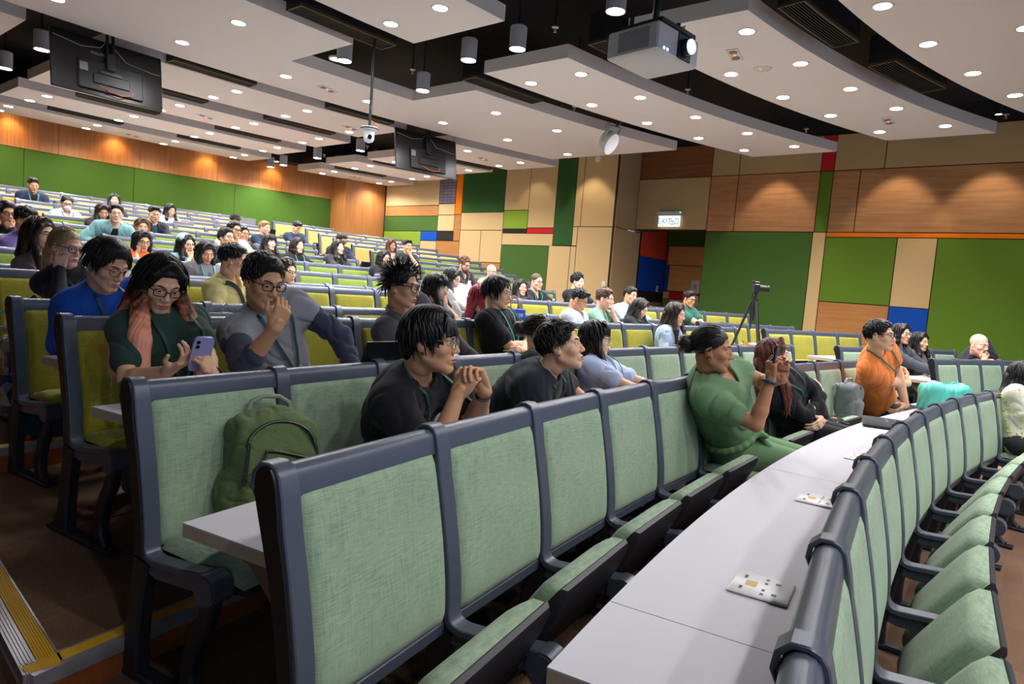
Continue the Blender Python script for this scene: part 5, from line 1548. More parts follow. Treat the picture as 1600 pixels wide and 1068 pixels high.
def x_embroider(s):
    mb = MB(); r = random.Random(3); u, ex, ey, N = s.u, s.ex, s.ey, s.N
    for i in range(150):
        a = r.uniform(0, 6.28); z = r.uniform(.02, .45); p = N - u * z + (ex * cos(a) + ey * sin(a)) * .35; dr = -(ex * cos(a) + ey * sin(a)); tt = np.linspace(0, .4, 120); Q = p[None] + dr[None] * tt[:, None]; b = np.nonzero(s.shirt_sdf.eval(Q) < .004)[0]
        if len(b): c = Q[b[0]]; mb.ell(c, (.008, .008, .006), 6, 4)
    loc_obj(mb, 'embroidery', plain('embroidery_yellow', 'D8D23A', .7), s)
# ------------------------------------------------------------------ the audience, one by one
def build_people():
    person('person with long pink and orange hair in dark green tee, looking down at phone', 3, -8.00, (1.26, 2.92, 1.355), gaze=184, pitch=26, skin='fair', hairs=('pink', 'pink'), top=('tee', '2B443C'), specs='rect', lan=('d', .3), lvl=2, fem=True, fat=.95, trousers='C9CBD6', roll=-4, fwd=.3, arms=({'w': (1.136, 2.551, 1.031), 'd': (0.36, -0.78, 0.51), 'n': (.1, -.3, .9), 'curl': (.55, .7, .5), 'th': .5}, {'w': (1.255, 2.432, 1.017), 'd': (-0.44, 0.05, 0.90), 'n': (-.5, .2, .85), 'curl': (.7, .8, .6), 'th': .6}), extra=x_pink)
    person('person in grey vest with navy sleeves, hand raised to mouth, dark rectangular glasses', 3, -6.20, (1.67, 2.82, 1.393), gaze=178, pitch=16, skin='tan', hairs=('short', 'softblack'), top=('vest', '8C8C94'), specs='rect', lan=('d', .3), lvl=2, trousers='33363F', arms=({'w': (1.527, 2.468, 1.206), 'd': (0.26, -0.20, 0.94), 'n': (.2, .6, .3), 'curl': (.8, 1.2, .8), 'th': .8}, 'desk'), extra=x_grey, fwd=.36)
    person('person in black tee with clasped hands under chin, clear framed glasses, dark fringe', 2, -6.70, (1.76, 1.79, 1.224), gaze=151, pitch=-2, skin='tan', hairs=('fringe', 'black'), top=('tee', '191A20'), specs='clear', lan=('d', .26), lvl=2, trousers='20222A', fwd=.24, body=164, arms=({'w': (1.718, 1.593, 1.048), 'd': (0.36, -0.34, 0.87), 'n': (.75, .3, -.1), 'curl': (1.0, 1.2, .5), 'th': .5, 'hint': (-.3, -.2, -1)}, {'w': (1.825, 1.557, 1.065), 'd': (-0.42, 0.26, 0.87), 'n': (-.8, -.1, .1), 'curl': (1.0, 1.2, .5), 'th': .4, 'hint': (.5, -.2, -1)}), extra=x_clasp)
    person('person in dark navy tee leaning forward, short black hair, looking up', 2, -4.20, (2.65, 1.80, 1.188), gaze=152, pitch=-13, skin='fair', hairs=('short', 'softblack'), top=('tee', '1E262E'), lan=('d', .24), lvl=2, trousers='20222A', fwd=.3, arms=('desk2', 'desk2'), fat=1.08)
    person('person with long black hair and blunt fringe in pale blue polo shirt', 2, -0.20, (3.83, 2.32, 1.158), pitch=0, skin='pale', hairs=('longbangs', 'black'), top=('polo', 'B9C6E8'), specs='round', lan=('g', .26), lvl=1, fem=True, arms=('desk', 'desk'), extra=x_polo)
    person('person with brown hair in a low bun, mostly hidden behind the navy tee', 2, -2.00, (3.31, 2.41, 1.181), pitch=4, skin='fair', hairs=('bun', 'darkbrown'), top=('tee', '3A3230'), lvl=1, fem=True, arms=('lap', 'lap'))
    person('person with wild tousled hair and thick black glasses in charcoal shirt', 3, -3.10, (2.61, 2.92, 1.409), gaze=160, pitch=3, skin='tan', hairs=('messy', 'softblack'), top=('shirt', '4C4A50'), specs='thick', lvl=2, arms=('type', 'type'), fwd=.34, trousers='2A2A30')
    person('person in black tee with teal lanyard, arms crossed, thin clear glasses', 3, 0.30, (3.92, 3.29, 1.411), pitch=4, skin='fair', hairs=('part', 'black'), top=('tee', '17181C'), specs='clear', lan=('t', .3), lvl=2, arms=('cross', 'cross'), trousers='202228')
    person('person with black bob and round gold glasses, hand near chin', 4, 1.70, (4.05, 4.09, 1.411), pitch=8, skin='pale', hairs=('longbangs', 'black'), top=('tee', 'B8B4B0'), specs='round', lvl=1, fem=True, arms=('desk', 'fist'))
    person('person with long dark hair looking down behind the round gold glasses', 5, 5.00, (5.52, 5.32, 1.518), pitch=22, skin='pale', hairs=('long', 'softblack'), top=('long', 'B8B5B3'), lvl=1, fem=True, arms=('type', 'type'))
    person('person with bright red hair held by a clip, dark top', 4, 3.30, (4.59, 4.04, 1.347), pitch=2, gaze=150, skin='pale', hairs=('long', 'red'), top=('tee', '23282A'), lan=('t', .25), lvl=1, fem=True, arms=('desk', 'desk'), extra=x_clip)
    person('person in royal blue tee looking down, dark round glasses, black hair', 4, -7.40, (1.32, 3.66, 1.411), gaze=160, pitch=24, skin='fair', hairs=('part', 'softblack'), top=('tee', '1247A4'), specs='roundblack', lan=('d', .28), lvl=2, arms=('lap', 'desk'), fwd=.36, trousers='5A5052')
    person('person with fair tied-back hair and dark glasses, hand against cheek, black blazer', 5, -6.40, (1.48, 4.76, 1.490), gaze=158, pitch=10, skin='pink', hairs=('pony', 'ash'), top=('blazer', '1B1C22', None), specs='tort', lan=('d', .2), lvl=2, fem=True, fwd=.4, arms=('cheek', {'l': (.06, .34, .33), 'd': (.9, .3, .1), 'n': (0, -.3, -1), 'curl': (.3, .4, .3)}), extra=x_ring)
    person('person with long dark hair in taupe tee behind the fair-haired one', 6, -5.40, (1.65, 5.85, 1.583), gaze=150, pitch=6, skin='fair', hairs=('long', 'darkbrown'), top=('tee', '75686A'), lvl=1, fem=True, arms=('desk', 'desk'))
    person('person in lilac purple tee with thin glasses near the left edge', 8, -4.20, (2.04, 7.63, 1.741), gaze=152, pitch=14, skin='fair', hairs=('short', 'black'), top=('tee', '8C7AC0'), specs='round', lvl=1, arms=('desk', 'desk'), fat=1.1, fwd=.5)
    person('person in dark shirt resting chin on hand at the left edge, glasses', 9, -3.60, (2.14, 8.66, 1.825), gaze=176, pitch=4, skin='tan', hairs=('part', 'black'), top=('shirt', '2A2A2E'), specs='rect', lvl=1, arms=('desk', 'chin'), fwd=.5)
    person('person in pale teal open shirt over black tee, dark curly fringe', 10, -0.78, (3.56, 9.64, 2.030), gaze=196, pitch=3, skin='pale', hairs=('short', 'black'), top=('jacket', '7AA8AC', '15161A'), specs='round', lvl=1, arms=('desk', 'desk'), fwd=.55)
    person('person with long brown hair looking down beside the teal shirt', 11, 0.07, (3.93, 11.14, 2.125), gaze=186, pitch=24, skin='fair', hairs=('long', 'darkbrown'), top=('long', '33282A'), lvl=0, fem=True, arms=('type', 'type'))
    person('person in white face mask and pale blue patterned shirt', 12, -0.27, (3.77, 12.14, 2.245), gaze=186, pitch=16, skin='fair', hairs=('upbun', 'softblack'), top=('short', 'A9BCD2', None, 'DDE4EA'), specs='rect', lan=('d', .25), lvl=1, fem=True, arms=('type', 'type'), extra=x_mask)
    person('person in navy jacket holding up a dark phone on the upper left', 14, -0.05, (3.87, 14.14, 2.614), gaze=184, pitch=14, skin='tan', hairs=('fade', 'softblack'), top=('jacket', '252C40', '1A1A20'), lan=('t', .25), lvl=1, arms=('phone', 'phone'), extra=x_phone, fat=1.06)
    person('person with dark hair just behind the teal shirt, chin raised', 13, 1.84, (4.81, 13.13, 2.464), pitch=-6, gaze=190, skin='fair', hairs=('long', 'softblack'), top=('tee', '3A3A40'), lvl=0, fem=True, arms=('lap', 'lap'))
    person('person in dark navy jacket with glasses, brushed-up hair, left upper rows', 11, 1.67, (4.66, 11.13, 2.187), gaze=184, pitch=10, skin='fair', hairs=('fade', 'black'), top=('jacket', '20222E', '204A56'), specs='round', lvl=1, arms=('desk', 'desk'))
    person('person with long black hair working at a silver laptop on the upper left', 13, 3.78, (5.77, 13.08, 2.429), gaze=176, pitch=16, skin='fair', hairs=('long', 'black'), top=('long', '9CA0A8'), lvl=0, fem=True, arms=('type', 'type'))
    person('person with golden brown hair in front of the navy jacket', 10, 0.44, (4.09, 10.14, 1.927), gaze=190, pitch=14, skin='fair', hairs=('bob', 'ombre'), top=('tee', '2E2A2A'), lvl=0, fem=True, arms=('desk', 'desk'))
    person('person with black hair covering face with one hand', 8, -1.50, (3.29, 8.14, 1.664), gaze=180, pitch=14, skin='fair', hairs=('bob', 'black'), top=('tee', 'E0642C'), lvl=0, fem=True, arms=('cheek', 'desk'), specs='round')
    person('person with pale turquoise headscarf resting chin on both hands', 8, -0.26, (3.79, 8.14, 1.678), gaze=168, pitch=4, roll=6, skin='fair', hairs=('long', 'black'), top=('jacket', '74A9AE', '4A4A26'), specs='round', lvl=1, fem=True, arms=('chin', 'chin'), extra=x_scarf)
    person('person in grey blazer looking down, shoulder-length black hair', 7, -0.91, (3.54, 7.14, 1.581), gaze=182, pitch=20, skin='tan', hairs=('bob', 'black'), top=('blazer', '68666C', None), lan=('t', .28), lvl=1, fem=True, arms=('lap', 'lap'))
    person('person in navy polo with hand under chin and glasses', 8, 0.97, (4.29, 8.14, 1.810), gaze=168, pitch=-4, skin='fair', hairs=('short', 'black'), top=('polo', '1C2434'), specs='roundblack', lan=('t', .28), lvl=1, arms=('desk', 'fist'))
    person('person in dark tee with thin glasses behind the navy polo', 10, 3.83, (5.59, 10.09, 1.989), gaze=174, pitch=0, skin='tan', hairs=('short', 'black'), top=('tee', '26262A'), specs='round', lan=('t', .2), lvl=0, arms=('desk', 'desk'))
    person('person in cream shirt stretching one arm along the seats', 9, 2.40, (4.92, 9.12, 1.976), gaze=172, pitch=2, skin='tan', hairs=('short', 'black'), top=('shirt', 'CFC4B2'), specs='rect', lvl=0, arms=('lap', {'l': (-.5, .3, .3), 'd': (-.9, .4, 0), 'n': (0, 0, -1)}))
    person('person in black cap far up the near block', 11, 4.50, (5.97, 11.06, 2.244), gaze=180, pitch=8, skin='tan', hairs=('cap', 'black'), top=('tee', '2A2A30'), lvl=0, arms=('desk', 'desk'))
    person('person with short light brown hair in navy shirt', 11, 5.69, (6.51, 11.02, 2.188), gaze=158, pitch=0, skin='pink', hairs=('neat', 'blond'), top=('shirt', '22324A'), lan=('t', .22), lvl=0, arms=('desk', 'desk'))
    person('person with dark hair smiling, behind the outstretched cream sleeve', 9, 3.68, (5.46, 9.09, 1.859), gaze=176, pitch=0, skin='pale', hairs=('longbangs', 'softblack'), top=('tee', '24262A'), lvl=0, fem=True, smile=-.003, arms=('lap', 'lap'))
    person('person bent over a blue laptop, tousled black hair, navy jacket', 12, 8.03, (7.72, 11.88, 2.343), gaze=172, pitch=26, skin='fair', hairs=('fade', 'black'), top=('long', '2C3850'), lvl=0, arms=('type', 'type'))
    person('person with brown bob in black tee with red badge', 9, 4.75, (5.92, 9.06, 1.858), gaze=170, pitch=2, skin='pale', hairs=('bob', 'darkbrown'), top=('tee', '1C1D20'), lan=('t', .28), lvl=1, fem=True, arms=('desk', 'desk'), extra=x_redbadge)
    person('person in pale yellow shirt bending away with black shoulder strap', 5, -3.20, (2.70, 5.00, 1.505), gaze=128, pitch=10, skin='fair', hairs=('short', 'softblack'), top=('shirt', 'DDD08A', None), lvl=1, arms=('lap', 'desk'), extra=x_strap)
    person('person with curly dark hair hidden behind the grey vest', 6, 0.01, (3.90, 6.14, 1.442), gaze=170, pitch=4, skin='fair', hairs=('curly', 'darkbrown'), top=('tee', '5A5450'), specs='round', lvl=0, arms=('lap', 'lap'))
    person('person with long black hair in dark cardigan and teal lanyard', 9, 6.40, (6.62, 8.99, 1.898), gaze=172, pitch=-4, skin='pale', hairs=('long', 'softblack'), top=('cardigan', '3C383A', '17181B'), lan=('t', .28), lvl=1, fem=True, arms=('desk', 'desk'))
    person('person in navy suit jacket bent down behind the dark cardigan', 10, 7.85, (7.36, 9.91, 2.078), gaze=180, pitch=24, skin='tan', hairs=('short', 'darkbrown'), top=('jacket', '2A3048', '30343E'), specs='rect', lvl=0, arms=('type', 'type'))
    person('person with shoulder-length black hair and glasses behind a red flask', 8, 6.95, (6.73, 7.97, 1.764), gaze=178, pitch=3, skin='fair', hairs=('bob', 'black'), top=('tee', '1D1E22'), specs='roundblack', lan=('t', .25), lvl=1, fem=True, arms=('desk', 'desk'))
    person('person with long brown hair in pale pink top, far block', 11, 11.47, (9.14, 10.62, 2.151), gaze=190, pitch=4, skin='tan', hairs=('long', 'brown'), top=('tank', 'D8B0A8'), lvl=0, fem=True, arms=('desk', 'desk'))
    person('person with cropped black hair covering mouth with hand, far block', 10, 10.99, (8.74, 9.68, 2.104), gaze=196, pitch=0, skin='fair', hairs=('fade', 'black'), top=('tee', '33353B'), lvl=0, arms=('desk', 'chin'))
    person('person with brown beard in maroon shirt behind a laptop', 8, 10.82, (8.29, 7.73, 1.797), gaze=182, pitch=16, skin='pink', hairs=('curly', 'gingerbrown'), top=('shirt', '3C2228'), specs='rect', lan=('t', .2), lvl=1, arms=('type', 'type'), extra=x_beard)
    person('person with balding grey head partly hidden behind the teal lanyard', 8, 12.27, (8.87, 7.61, 1.722), gaze=190, pitch=4, skin='pink', hairs=('bald', 'grey'), top=('shirt', 'B8B4B0'), specs='round', lvl=0, arms=('type', 'type'))
    person('person with glasses and dark hair leaning chin over the seat back', 6, 9.61, (7.47, 5.84, 1.474), gaze=196, pitch=-2, skin='fair', hairs=('long', 'black'), top=('tee', '2C2C30'), specs='round', lvl=1, fem=True, arms=('desk', 'desk'), fwd=.4)
    person('person with shaved head and glasses in black shirt, hands on seat back', 6, 10.43, (7.77, 5.79, 1.577), gaze=190, pitch=2, skin='pink', hairs=('buzz', 'brown'), top=('polo', '1A1B1F'), specs='rect', lan=('t', .26), lvl=1, arms=('desk', 'desk'))
    person('person with thick curly black hair sitting below the tan wall panels', 6, 12.69, (8.60, 5.62, 1.634), gaze=176, pitch=2, skin='pale', hairs=('curly', 'black'), top=('tee', '1A1B20'), lvl=1, arms=('desk', 'desk'))
    person('person with faded sides and white collar looking down', 4, 6.78, (6.19, 4.01, 1.383), gaze=158, pitch=24, skin='tan', hairs=('fade', 'black'), top=('shirt', 'BEC2CA'), lvl=1, arms=('lap', 'lap'), fwd=.3)
    person('person in sage green polo with chin on fist', 4, 8.15, (6.65, 3.95, 1.419), gaze=166, pitch=6, skin='pink', hairs=('neat', 'brown'), top=('polo', '7DA18C'), lvl=1, arms=('desk', 'fist'), lan=('t', .2))
    person('person in light blue shirt leaning sideways on the desk', 5, 12.99, (8.48, 4.62, 1.488), gaze=196, pitch=6, roll=-8, skin='tan', hairs=('short', 'black'), top=('shirt', '9DB2DC'), lan=('t', .2), lvl=1, arms=('desk', 'desk'))
    person('person with dark hair in black top looking down at hands', 4, 10.16, (7.32, 3.84, 1.334), gaze=170, pitch=26, skin='pale', hairs=('long', 'softblack'), top=('tee', '1B1B1F'), lan=('t', .22), lvl=1, fem=True, arms=('desk', 'desk2'))
    person('person with straight brown hair in faded denim jacket', 3, 7.99, (6.45, 2.97, 1.320), gaze=172, pitch=8, skin='fair', hairs=('long', 'darkbrown'), top=('shirt', '86AACB', None, 'D4DEE8'), lan=('g', .2), lvl=1, fem=True, arms=('lap', 'lap'))
    person('person in dark green tee with folded arms and black glasses', 5, 16.70, (9.76, 4.29, 1.504), gaze=196, pitch=10, skin='tan', hairs=('fade', 'black'), top=('tee', '2C5C50'), specs='rect', lvl=1, arms=('desk2', 'desk2'), extra=x_watch_l)
    person('person in green jumpsuit photographing with a phone, dark hair in clipped bun', 1, -0.60, (3.35, 1.32, 1.213), gaze=162, pitch=1, skin='brown', hairs=('bun', 'softblack'), top=('capsleeve', '6B8C66'), lvl=2, fem=True, fat=1.28, hs=1.04, trousers='6B8C66', body=166, arms=({'w': (3.342, 1.004, 1.100), 'd': (-0.10, 0.04, 0.99), 'n': (.55, -.35, .3), 'curl': (.75, 1.2, .7), 'th': .8, 'hint': (-.1, .2, -1)}, {'w': (3.502, 0.995, 1.092), 'd': (-0.36, -0.01, 0.93), 'n': (-.6, -.2, .3), 'curl': (.3, .5, .4), 'th': .7}), extra=x_lady)
    person('person with long wavy auburn hair in black jacket, arms folded', 1, 3.20, (4.47, 1.34, 1.138), gaze=160, pitch=-8, skin='pale', hairs=('wavy', 'redbrown'), top=('long', '1A1B20'), lvl=2, fem=True, arms=('cross', 'cross'), lan=('d', .2), trousers='1E1E24')
    person('person in orange tee with crossed arms and hanging green badge', 1, 9.60, (5.93, 0.98, 1.304), gaze=186, pitch=-4, skin='fair', hairs=('short', 'black'), top=('tee', 'E8813C'), specs='roundblack', lan=('g', .33, 1), lvl=2, arms=('cross', 'cross'), fat=1.08)
    person('person in dark cardigan over navy lettered tee, chin-length black hair', 2, 17.93, (9.25, 1.30, 1.273), gaze=206, pitch=0, skin='fair', hairs=('bob', 'black'), top=('cardigan', '44464E', '173A66'), specs='round', lan=('g', .28, 1), lvl=1, arms=('desk2', 'desk'), extra=x_letters)
    person('person with long black hair beside the lettered tee, far block', 2, 19.47, (9.69, 1.15, 1.189), gaze=206, pitch=2, skin='fair', hairs=('long', 'black'), top=('tee', '5A5052'), lvl=1, fem=True, arms=('desk', 'desk'))
    person('bald bearded person in navy vest with hands clasped at mouth', 2, 23.20, (9.91, 0.55, 1.213), gaze=216, pitch=8, skin='pink', hairs=('bald', 'black'), top=('tee', '23252E'), lvl=2, fat=1.3, hs=1.06, fwd=.5, arms=('fist', 'chin'), extra=x_bald)
    person('person with long dark hair in white and yellow embroidered top, right edge', 0, 10.40, (6.89, 0.06, 1.053), gaze=180, pitch=10, skin='tan', hairs=('long', 'black'), top=('short', 'D9D6BC', None, 'E8E8DE'), lvl=2, fem=True, arms=('lap', 'lap'), extra=x_embroider)
# ------------------------------------------------------------------ bags, laptops, bottles and ceiling equipment
def seat_dir(a): return pi - R_(a)        # local +y towards the stage

def laptop(k, ang, dr, az_off, col, label, lid=105, w=.32, d=.22, z=None, sticker=None, closed=False):
    zt = desk_top(k) if z is None else z
    o = empty('laptop', pol(RK[k] + dr, ang, zt), seat_dir(ang) + R_(az_off) + pi)   # local +y away from the stage: towards the user
    m = MB(); m.box(-w / 2, w / 2, -d / 2, d / 2, .001, .015, .003); m.build('base', plain('laptop_' + col, col, .35, .3), o)
    m = MB(); m.box(-w / 2 + .02, w / 2 - .02, -d / 2 + .03, d / 2 - .08, .015, .0165); m.build('keyboard', plain('keyboard_dark', '1C1C20', .5), o)
    a = R_(lid); lidm = MB(); R3 = Matrix.Rotation(a - pi / 2, 3, 'X')
    def T(x, y, zz):
        v = R3 @ Vector((x, y, zz)); return (v.x, v.y - d / 2, v.z + .012)
    def bx(mb, x0, x1, y0, y1, z0, z1):
        vs = [T(x, y, zz) for zz in (z0, z1) for y in (y0, y1) for x in (x0, x1)]; mb.add(vs, [(0, 2, 3, 1), (4, 5, 7, 6), (0, 1, 5, 4), (2, 6, 7, 3), (0, 4, 6, 2), (1, 3, 7, 5)])
    bx(lidm, -w / 2, w / 2, -.006, 0, 0, d); L = lidm.build('lid', plain('laptop_' + col, col, .35, .3), o)
    s = MB(); bx(s, -w / 2 + .008, w / 2 - .008, 0, .0006, .012, d - .01); s.build('screen', plain('screen_dark', '12141A', .15), L)
    if sticker:
        q = MB(); bx(q, sticker[0], sticker[1], -.0068, -.006, sticker[2], sticker[3]); q.build('sticker', plain('sticker_' + sticker[4], sticker[4], .5), L)
    tag(o, label, 'laptop'); return o

def bottle(k, ang, dr, prof, mats, label, name='water_bottle', cat='bottle', cap=None, z=None, band=None):
    o = empty(name, pol(RK[k] + dr, ang, desk_top(k) if z is None else z))
    m = MB(); m.lathe([(0, 0)] + prof + [(0, prof[-1][1])], n=20, cap=False); m.build('body', mats[0], o, ang=50)
    if cap: m = MB(); m.lathe([(0, cap[0][1])] + cap + [(0, cap[-1][1])], n=18, cap=False); m.build('cap', mats[1], o, ang=40)
    if band: m = MB(); m.lathe([(band[0], band[1]), (band[0] + .001, band[1] + .003), (band[0] + .001, band[2]), (band[0], band[2])], n=20, cap=False); m.build('label_band', mats[-1], o)
    tag(o, label, cat); return o

def clear_plastic():
    t = NT('clear_plastic'); t.color('DCE8EE'); t.set(Roughness=.12); t.b.inputs['Transmission Weight'].default_value = .75; t.b.inputs['IOR'].default_value = 1.3
    return t.m

def green_backpack():
    k = 2; o = empty('backpack', pol(RK[k] - .19, -8.72, FL[k] + .45), seat_dir(-8.72) + R_(-20))
    o.rotation_euler = (R_(9), R_(-6), o.rotation_euler.z); o.scale = (.9, .9, .8)
    mat = cloth('canvas_green', '66794E', '4E603C', 420); dark = plain('strap_dark_green', '35412C', .8); zipm = plain('zip_dark', '23271F', .5); met = plain('zip_teeth', 'A8A89C', .35, .6)
    f = SDF(); f.box((0, 0, .2), (.12, .055, .17), None, .045, .02); f.el((0, -.005, .36), (.15, .085, .115), None, .06); f.box((0, .075, .16), (.105, .02, .115), None, .04, .02); f.el((0, .075, .29), (.12, .045, .075), None, .03)
    for q in (-1, 1): f.el((q * .16, .01, .1), (.04, .075, .1), None, .03)
    f.el((0, .0, .05), (.16, .1, .06), None, .04)
    to_obj('main_bag', [f.mesh(.0055, lambda P: folds(4, .006, 42, 5)(P) + waves(9, .004, 30)(P))], mat, o)
    p = SDF(); p.box((-.175, .035, .085), (.012, .06, .07), None, .02, .01); p.el((-.18, .05, .09), (.03, .075, .08), None, .02)
    to_obj('side_pocket', [p.mesh(.006, folds(6, .004, 60, 5))], mat, o)
    m = MB(); m.tube([(-.085, -.05, .445), (-.075, -.05, .49), (-.03, -.045, .515), (.03, -.045, .513), (.075, -.05, .485), (.085, -.05, .44)], .0105, 8); m.build('grab_handle', plain('handle_grey_green', '8C9280', .7), o)
    def front(x, z, e=.004):
        y = np.linspace(.3, 0, 160); Q = np.stack([np.full(160, x), y, np.full(160, z)], -1); v = f.eval(Q); b = np.nonzero(v < .003)[0]; return (x, (y[b[0]] if len(b) else .1) + e, z)
    z = MB(); pts = [front(.13 * cos(t), .3 + .105 * sin(t) * 1.05, .003) for t in np.linspace(pi * 1.0, 0, 22)]
    z.tube([front(-.132, .06), front(-.136, .15), front(-.134, .24)] + pts + [front(.134, .24), front(.136, .15)], .0065, 6); z.build('main_zip', zipm, o)
    z = MB(); z.tube([front(.13 * cos(t), .3 + .105 * sin(t) * 1.05, .0085) for t in np.linspace(pi * .95, .1, 20)], .0022, 5); z.tube([front(-.134, .1, .009), front(-.136, .2, .009), front(-.134, .26, .009)], .0025, 5); z.build('zip_teeth', met, o)
    z = MB(); z.tube([front(-.085 + .16 * t, .262 + .03 * t - .03 * (t - .5) ** 2, .003) for t in np.linspace(0, 1, 12)], .006, 6); z.build('pocket_zip', zipm, o)
    z = MB(); z.tube([front(-.085 + .13 * t, .262 + .028 * t, .0085) for t in np.linspace(0, 1, 10)], .003, 5); z.build('pocket_zip_teeth', met, o)
    z = MB(); z.tube([front(.07, .285, .01), front(.078, .26, .01), front(.084, .225, .012)], .0045, 6); z.tube([front(-.125, .335, .012), (-.15, .07, .33), (-.175, .03, .325)], .004, 6); z.build('zip_pulls', dark, o)
    z = MB(); z.tube([front(-.1, .125, .01), front(-.03, .155, .012), front(.05, .17, .012), front(.12, .2, .01)], .0032, 6); z.tube([front(-.1, .1, .01), front(.02, .165, .014), front(.12, .17, .012)], .0028, 6); z.tube([front(.06, .19, .012), front(.12, .15, .012), front(.14, .19, .01)], .0028, 6); z.build('bungee_cord', dark, o)
    z = MB(); z.box(-.168, -.128, .082, .098, .165, .195, .004); z.box(-.215, -.12, .07, .078, .172, .188); z.build('side_buckle', plain('buckle_black', '20241C', .4), o)
    z = MB(); z.tube([(-.118 + .012 * cos(t), .125, .11 + .02 * sin(t)) for t in np.linspace(0, 6.28, 15)], .0026, 6); z.build('cord_loop', met, o)
    text_mesh('CORDURA', .016, 'maker_label', plain('label_orange', 'C8883C', .6), o, (-.195, .119, .085), (-.93, .36, 0), (0, .1, 1))
    z = MB(); z.tube([(-.13, -.03, .04), (-.2, .02, .02), (-.27, .09, .012), (-.3, .12, -.02), (-.305, .13, -.09), (-.29, .12, -.1)], [.012, .011, .01, .009, .008, .006], 6); z.build('shoulder_strap', dark, o)
    tag(o, 'olive green zipped backpack leaning on the sage seat near the aisle', 'backpack')

def small_backpack(loc, rz, c1, c2, label, w=.3, h=.42, fob=None):
    o = empty('backpack', loc, rz)
    f = SDF(); f.box((0, 0, h * .45), (w / 2 - .05, .045, h * .36), None, .045, .02); f.el((0, 0, h * .8), (w / 2 - .02, .08, h * .2), None, .05); f.box((0, .075, h * .3), (w / 2 - .07, .015, h * .2), None, .03, .02)
    to_obj('main_bag', [f.mesh(.008, folds(len(label), .006, 40, 5))], cloth('canvas_' + c1, c1), o)
    m = MB()
    for q in (-1, 1): m.tube([(q * .06, -.07, h * .92), (q * .075, -.12, h * .8), (q * .08, -.12, h * .45), (q * .09, -.06, h * .12)], .016, 8)
    m.build('shoulder_strap', cloth('canvas_' + c2, c2), o)
    m = MB(); m.tube([(-.05, -.02, h * .98), (-.03, -.02, h * 1.08), (.03, -.02, h * 1.08), (.05, -.02, h * .98)], .009, 8); m.build('grab_handle', cloth('canvas_' + c2, c2), o)
    m = MB(); m.tube([(-w / 2 + .03, .075, h * .3), (-w / 2 + .05, .085, h * .75), (0, .085, h * .92), (w / 2 - .05, .085, h * .75), (w / 2 - .03, .075, h * .3)], .006, 6); m.build('zip', plain('zip_dark', '23271F', .5), o)
    if fob: m = MB(); m.ell((-w / 2 + .04, .11, h * .25), (.018, .015, .022)); m.tube([(-w / 2 + .04, .11, h * .23), (-w / 2 + .04, .115, h * .1)], .008, 6); m.build('key_fob', plain('fob_' + fob, fob, .5), o)
    tag(o, label, 'backpack'); return o

def floral_bag():
    o = empty('tote_bag', Vector((1.37, 4.95, FL[5] + .005)), R_(8))
    t = NT('print_floral'); v = t.n('ShaderNodeTexVoronoi'); v.inputs['Scale'].default_value = 26; t.l(t.coord((1, 1, .7)), v.inputs['Vector'])
    sp = t.n('ShaderNodeSeparateColor'); t.l(v.outputs['Color'], sp.inputs[0]); t.color(t.ramp(sp.outputs[0], [(.0, '1A1A22'), (.25, '22407C'), (.42, 'B8B09C'), (.6, 'C08A2C'), (.75, '2C2A2A'), (.9, 'D0C8B8')])); t.set(Roughness=.8)
    f = SDF(); f.box((0, 0, .26), (.14, .07, .2), None, .05, .02); f.el((0, .0, .52), (.1, .06, .1), None, .05)
    to_obj('bag_body', [f.mesh(.008, folds(3, .01, 30, 5))], t.m, o)
    m = MB(); m.tube([(-.06, 0, .56), (-.05, 0, .7), (.0, 0, .76), (.05, 0, .7), (.06, 0, .56)], .014, 8); m.build('handle', t.m, o)
    tag(o, 'multicoloured floral cloth bag at the left edge above the teal backpack', 'bag')

def teal_pouch():
    k = 0; o = empty('pouch', pol(RK[k] + .31, 9.75, desk_top(k)), seat_dir(9.75) + R_(-10)); o.scale = (1.05, 1.1, 1.45)
    f = SDF(); f.box((0, 0, .07), (.2, .07, .045), None, .03, .02); f.el((.2, 0, .1), (.06, .085, .075), None, .04); f.el((-.19, .01, .085), (.06, .08, .07), None, .04); f.el((0, 0, .12), (.2, .06, .03), None, .03)
    to_obj('pouch_body', [f.mesh(.006, lambda P: folds(7, .008, 34, 5)(P) + waves(2, .004, 60)(P))], plain('nylon_teal', '63D6C4', .35, spec=.5), o)
    m = MB(); m.tube([(-.19, .0, .165), (-.1, .0, .157), (.1, 0, .158), (.2, 0, .175)], .004, 6); m.build('zip', plain('zip_teal', '3CA898', .5), o)
    tag(o, 'large turquoise nylon pouch on the front desk', 'pouch')

def folder():
    k = 0; o = empty('document_case', pol(RK[k] + .315, 4.5, desk_top(k)), seat_dir(4.5) + R_(16))
    m = MB(); m.box(-.21, .21, -.15, .15, 0, .024, .008); m.build('cover', cloth('leatherette_black', '2A2C30', None, 600), o)
    m = MB(); m.box(-.206, .2115, -.147, .1515, .01, .0135); m.build('zip', plain('zip_dark', '23271F', .5), o)
    m = MB(); m.box(-.14, .02, -.01, .01, .0238, .0246); m.build('stitched_line', plain('stitch_grey', '3C3E44', .7), o)
    tag(o, 'black zipped document case lying on the front desk', 'case')

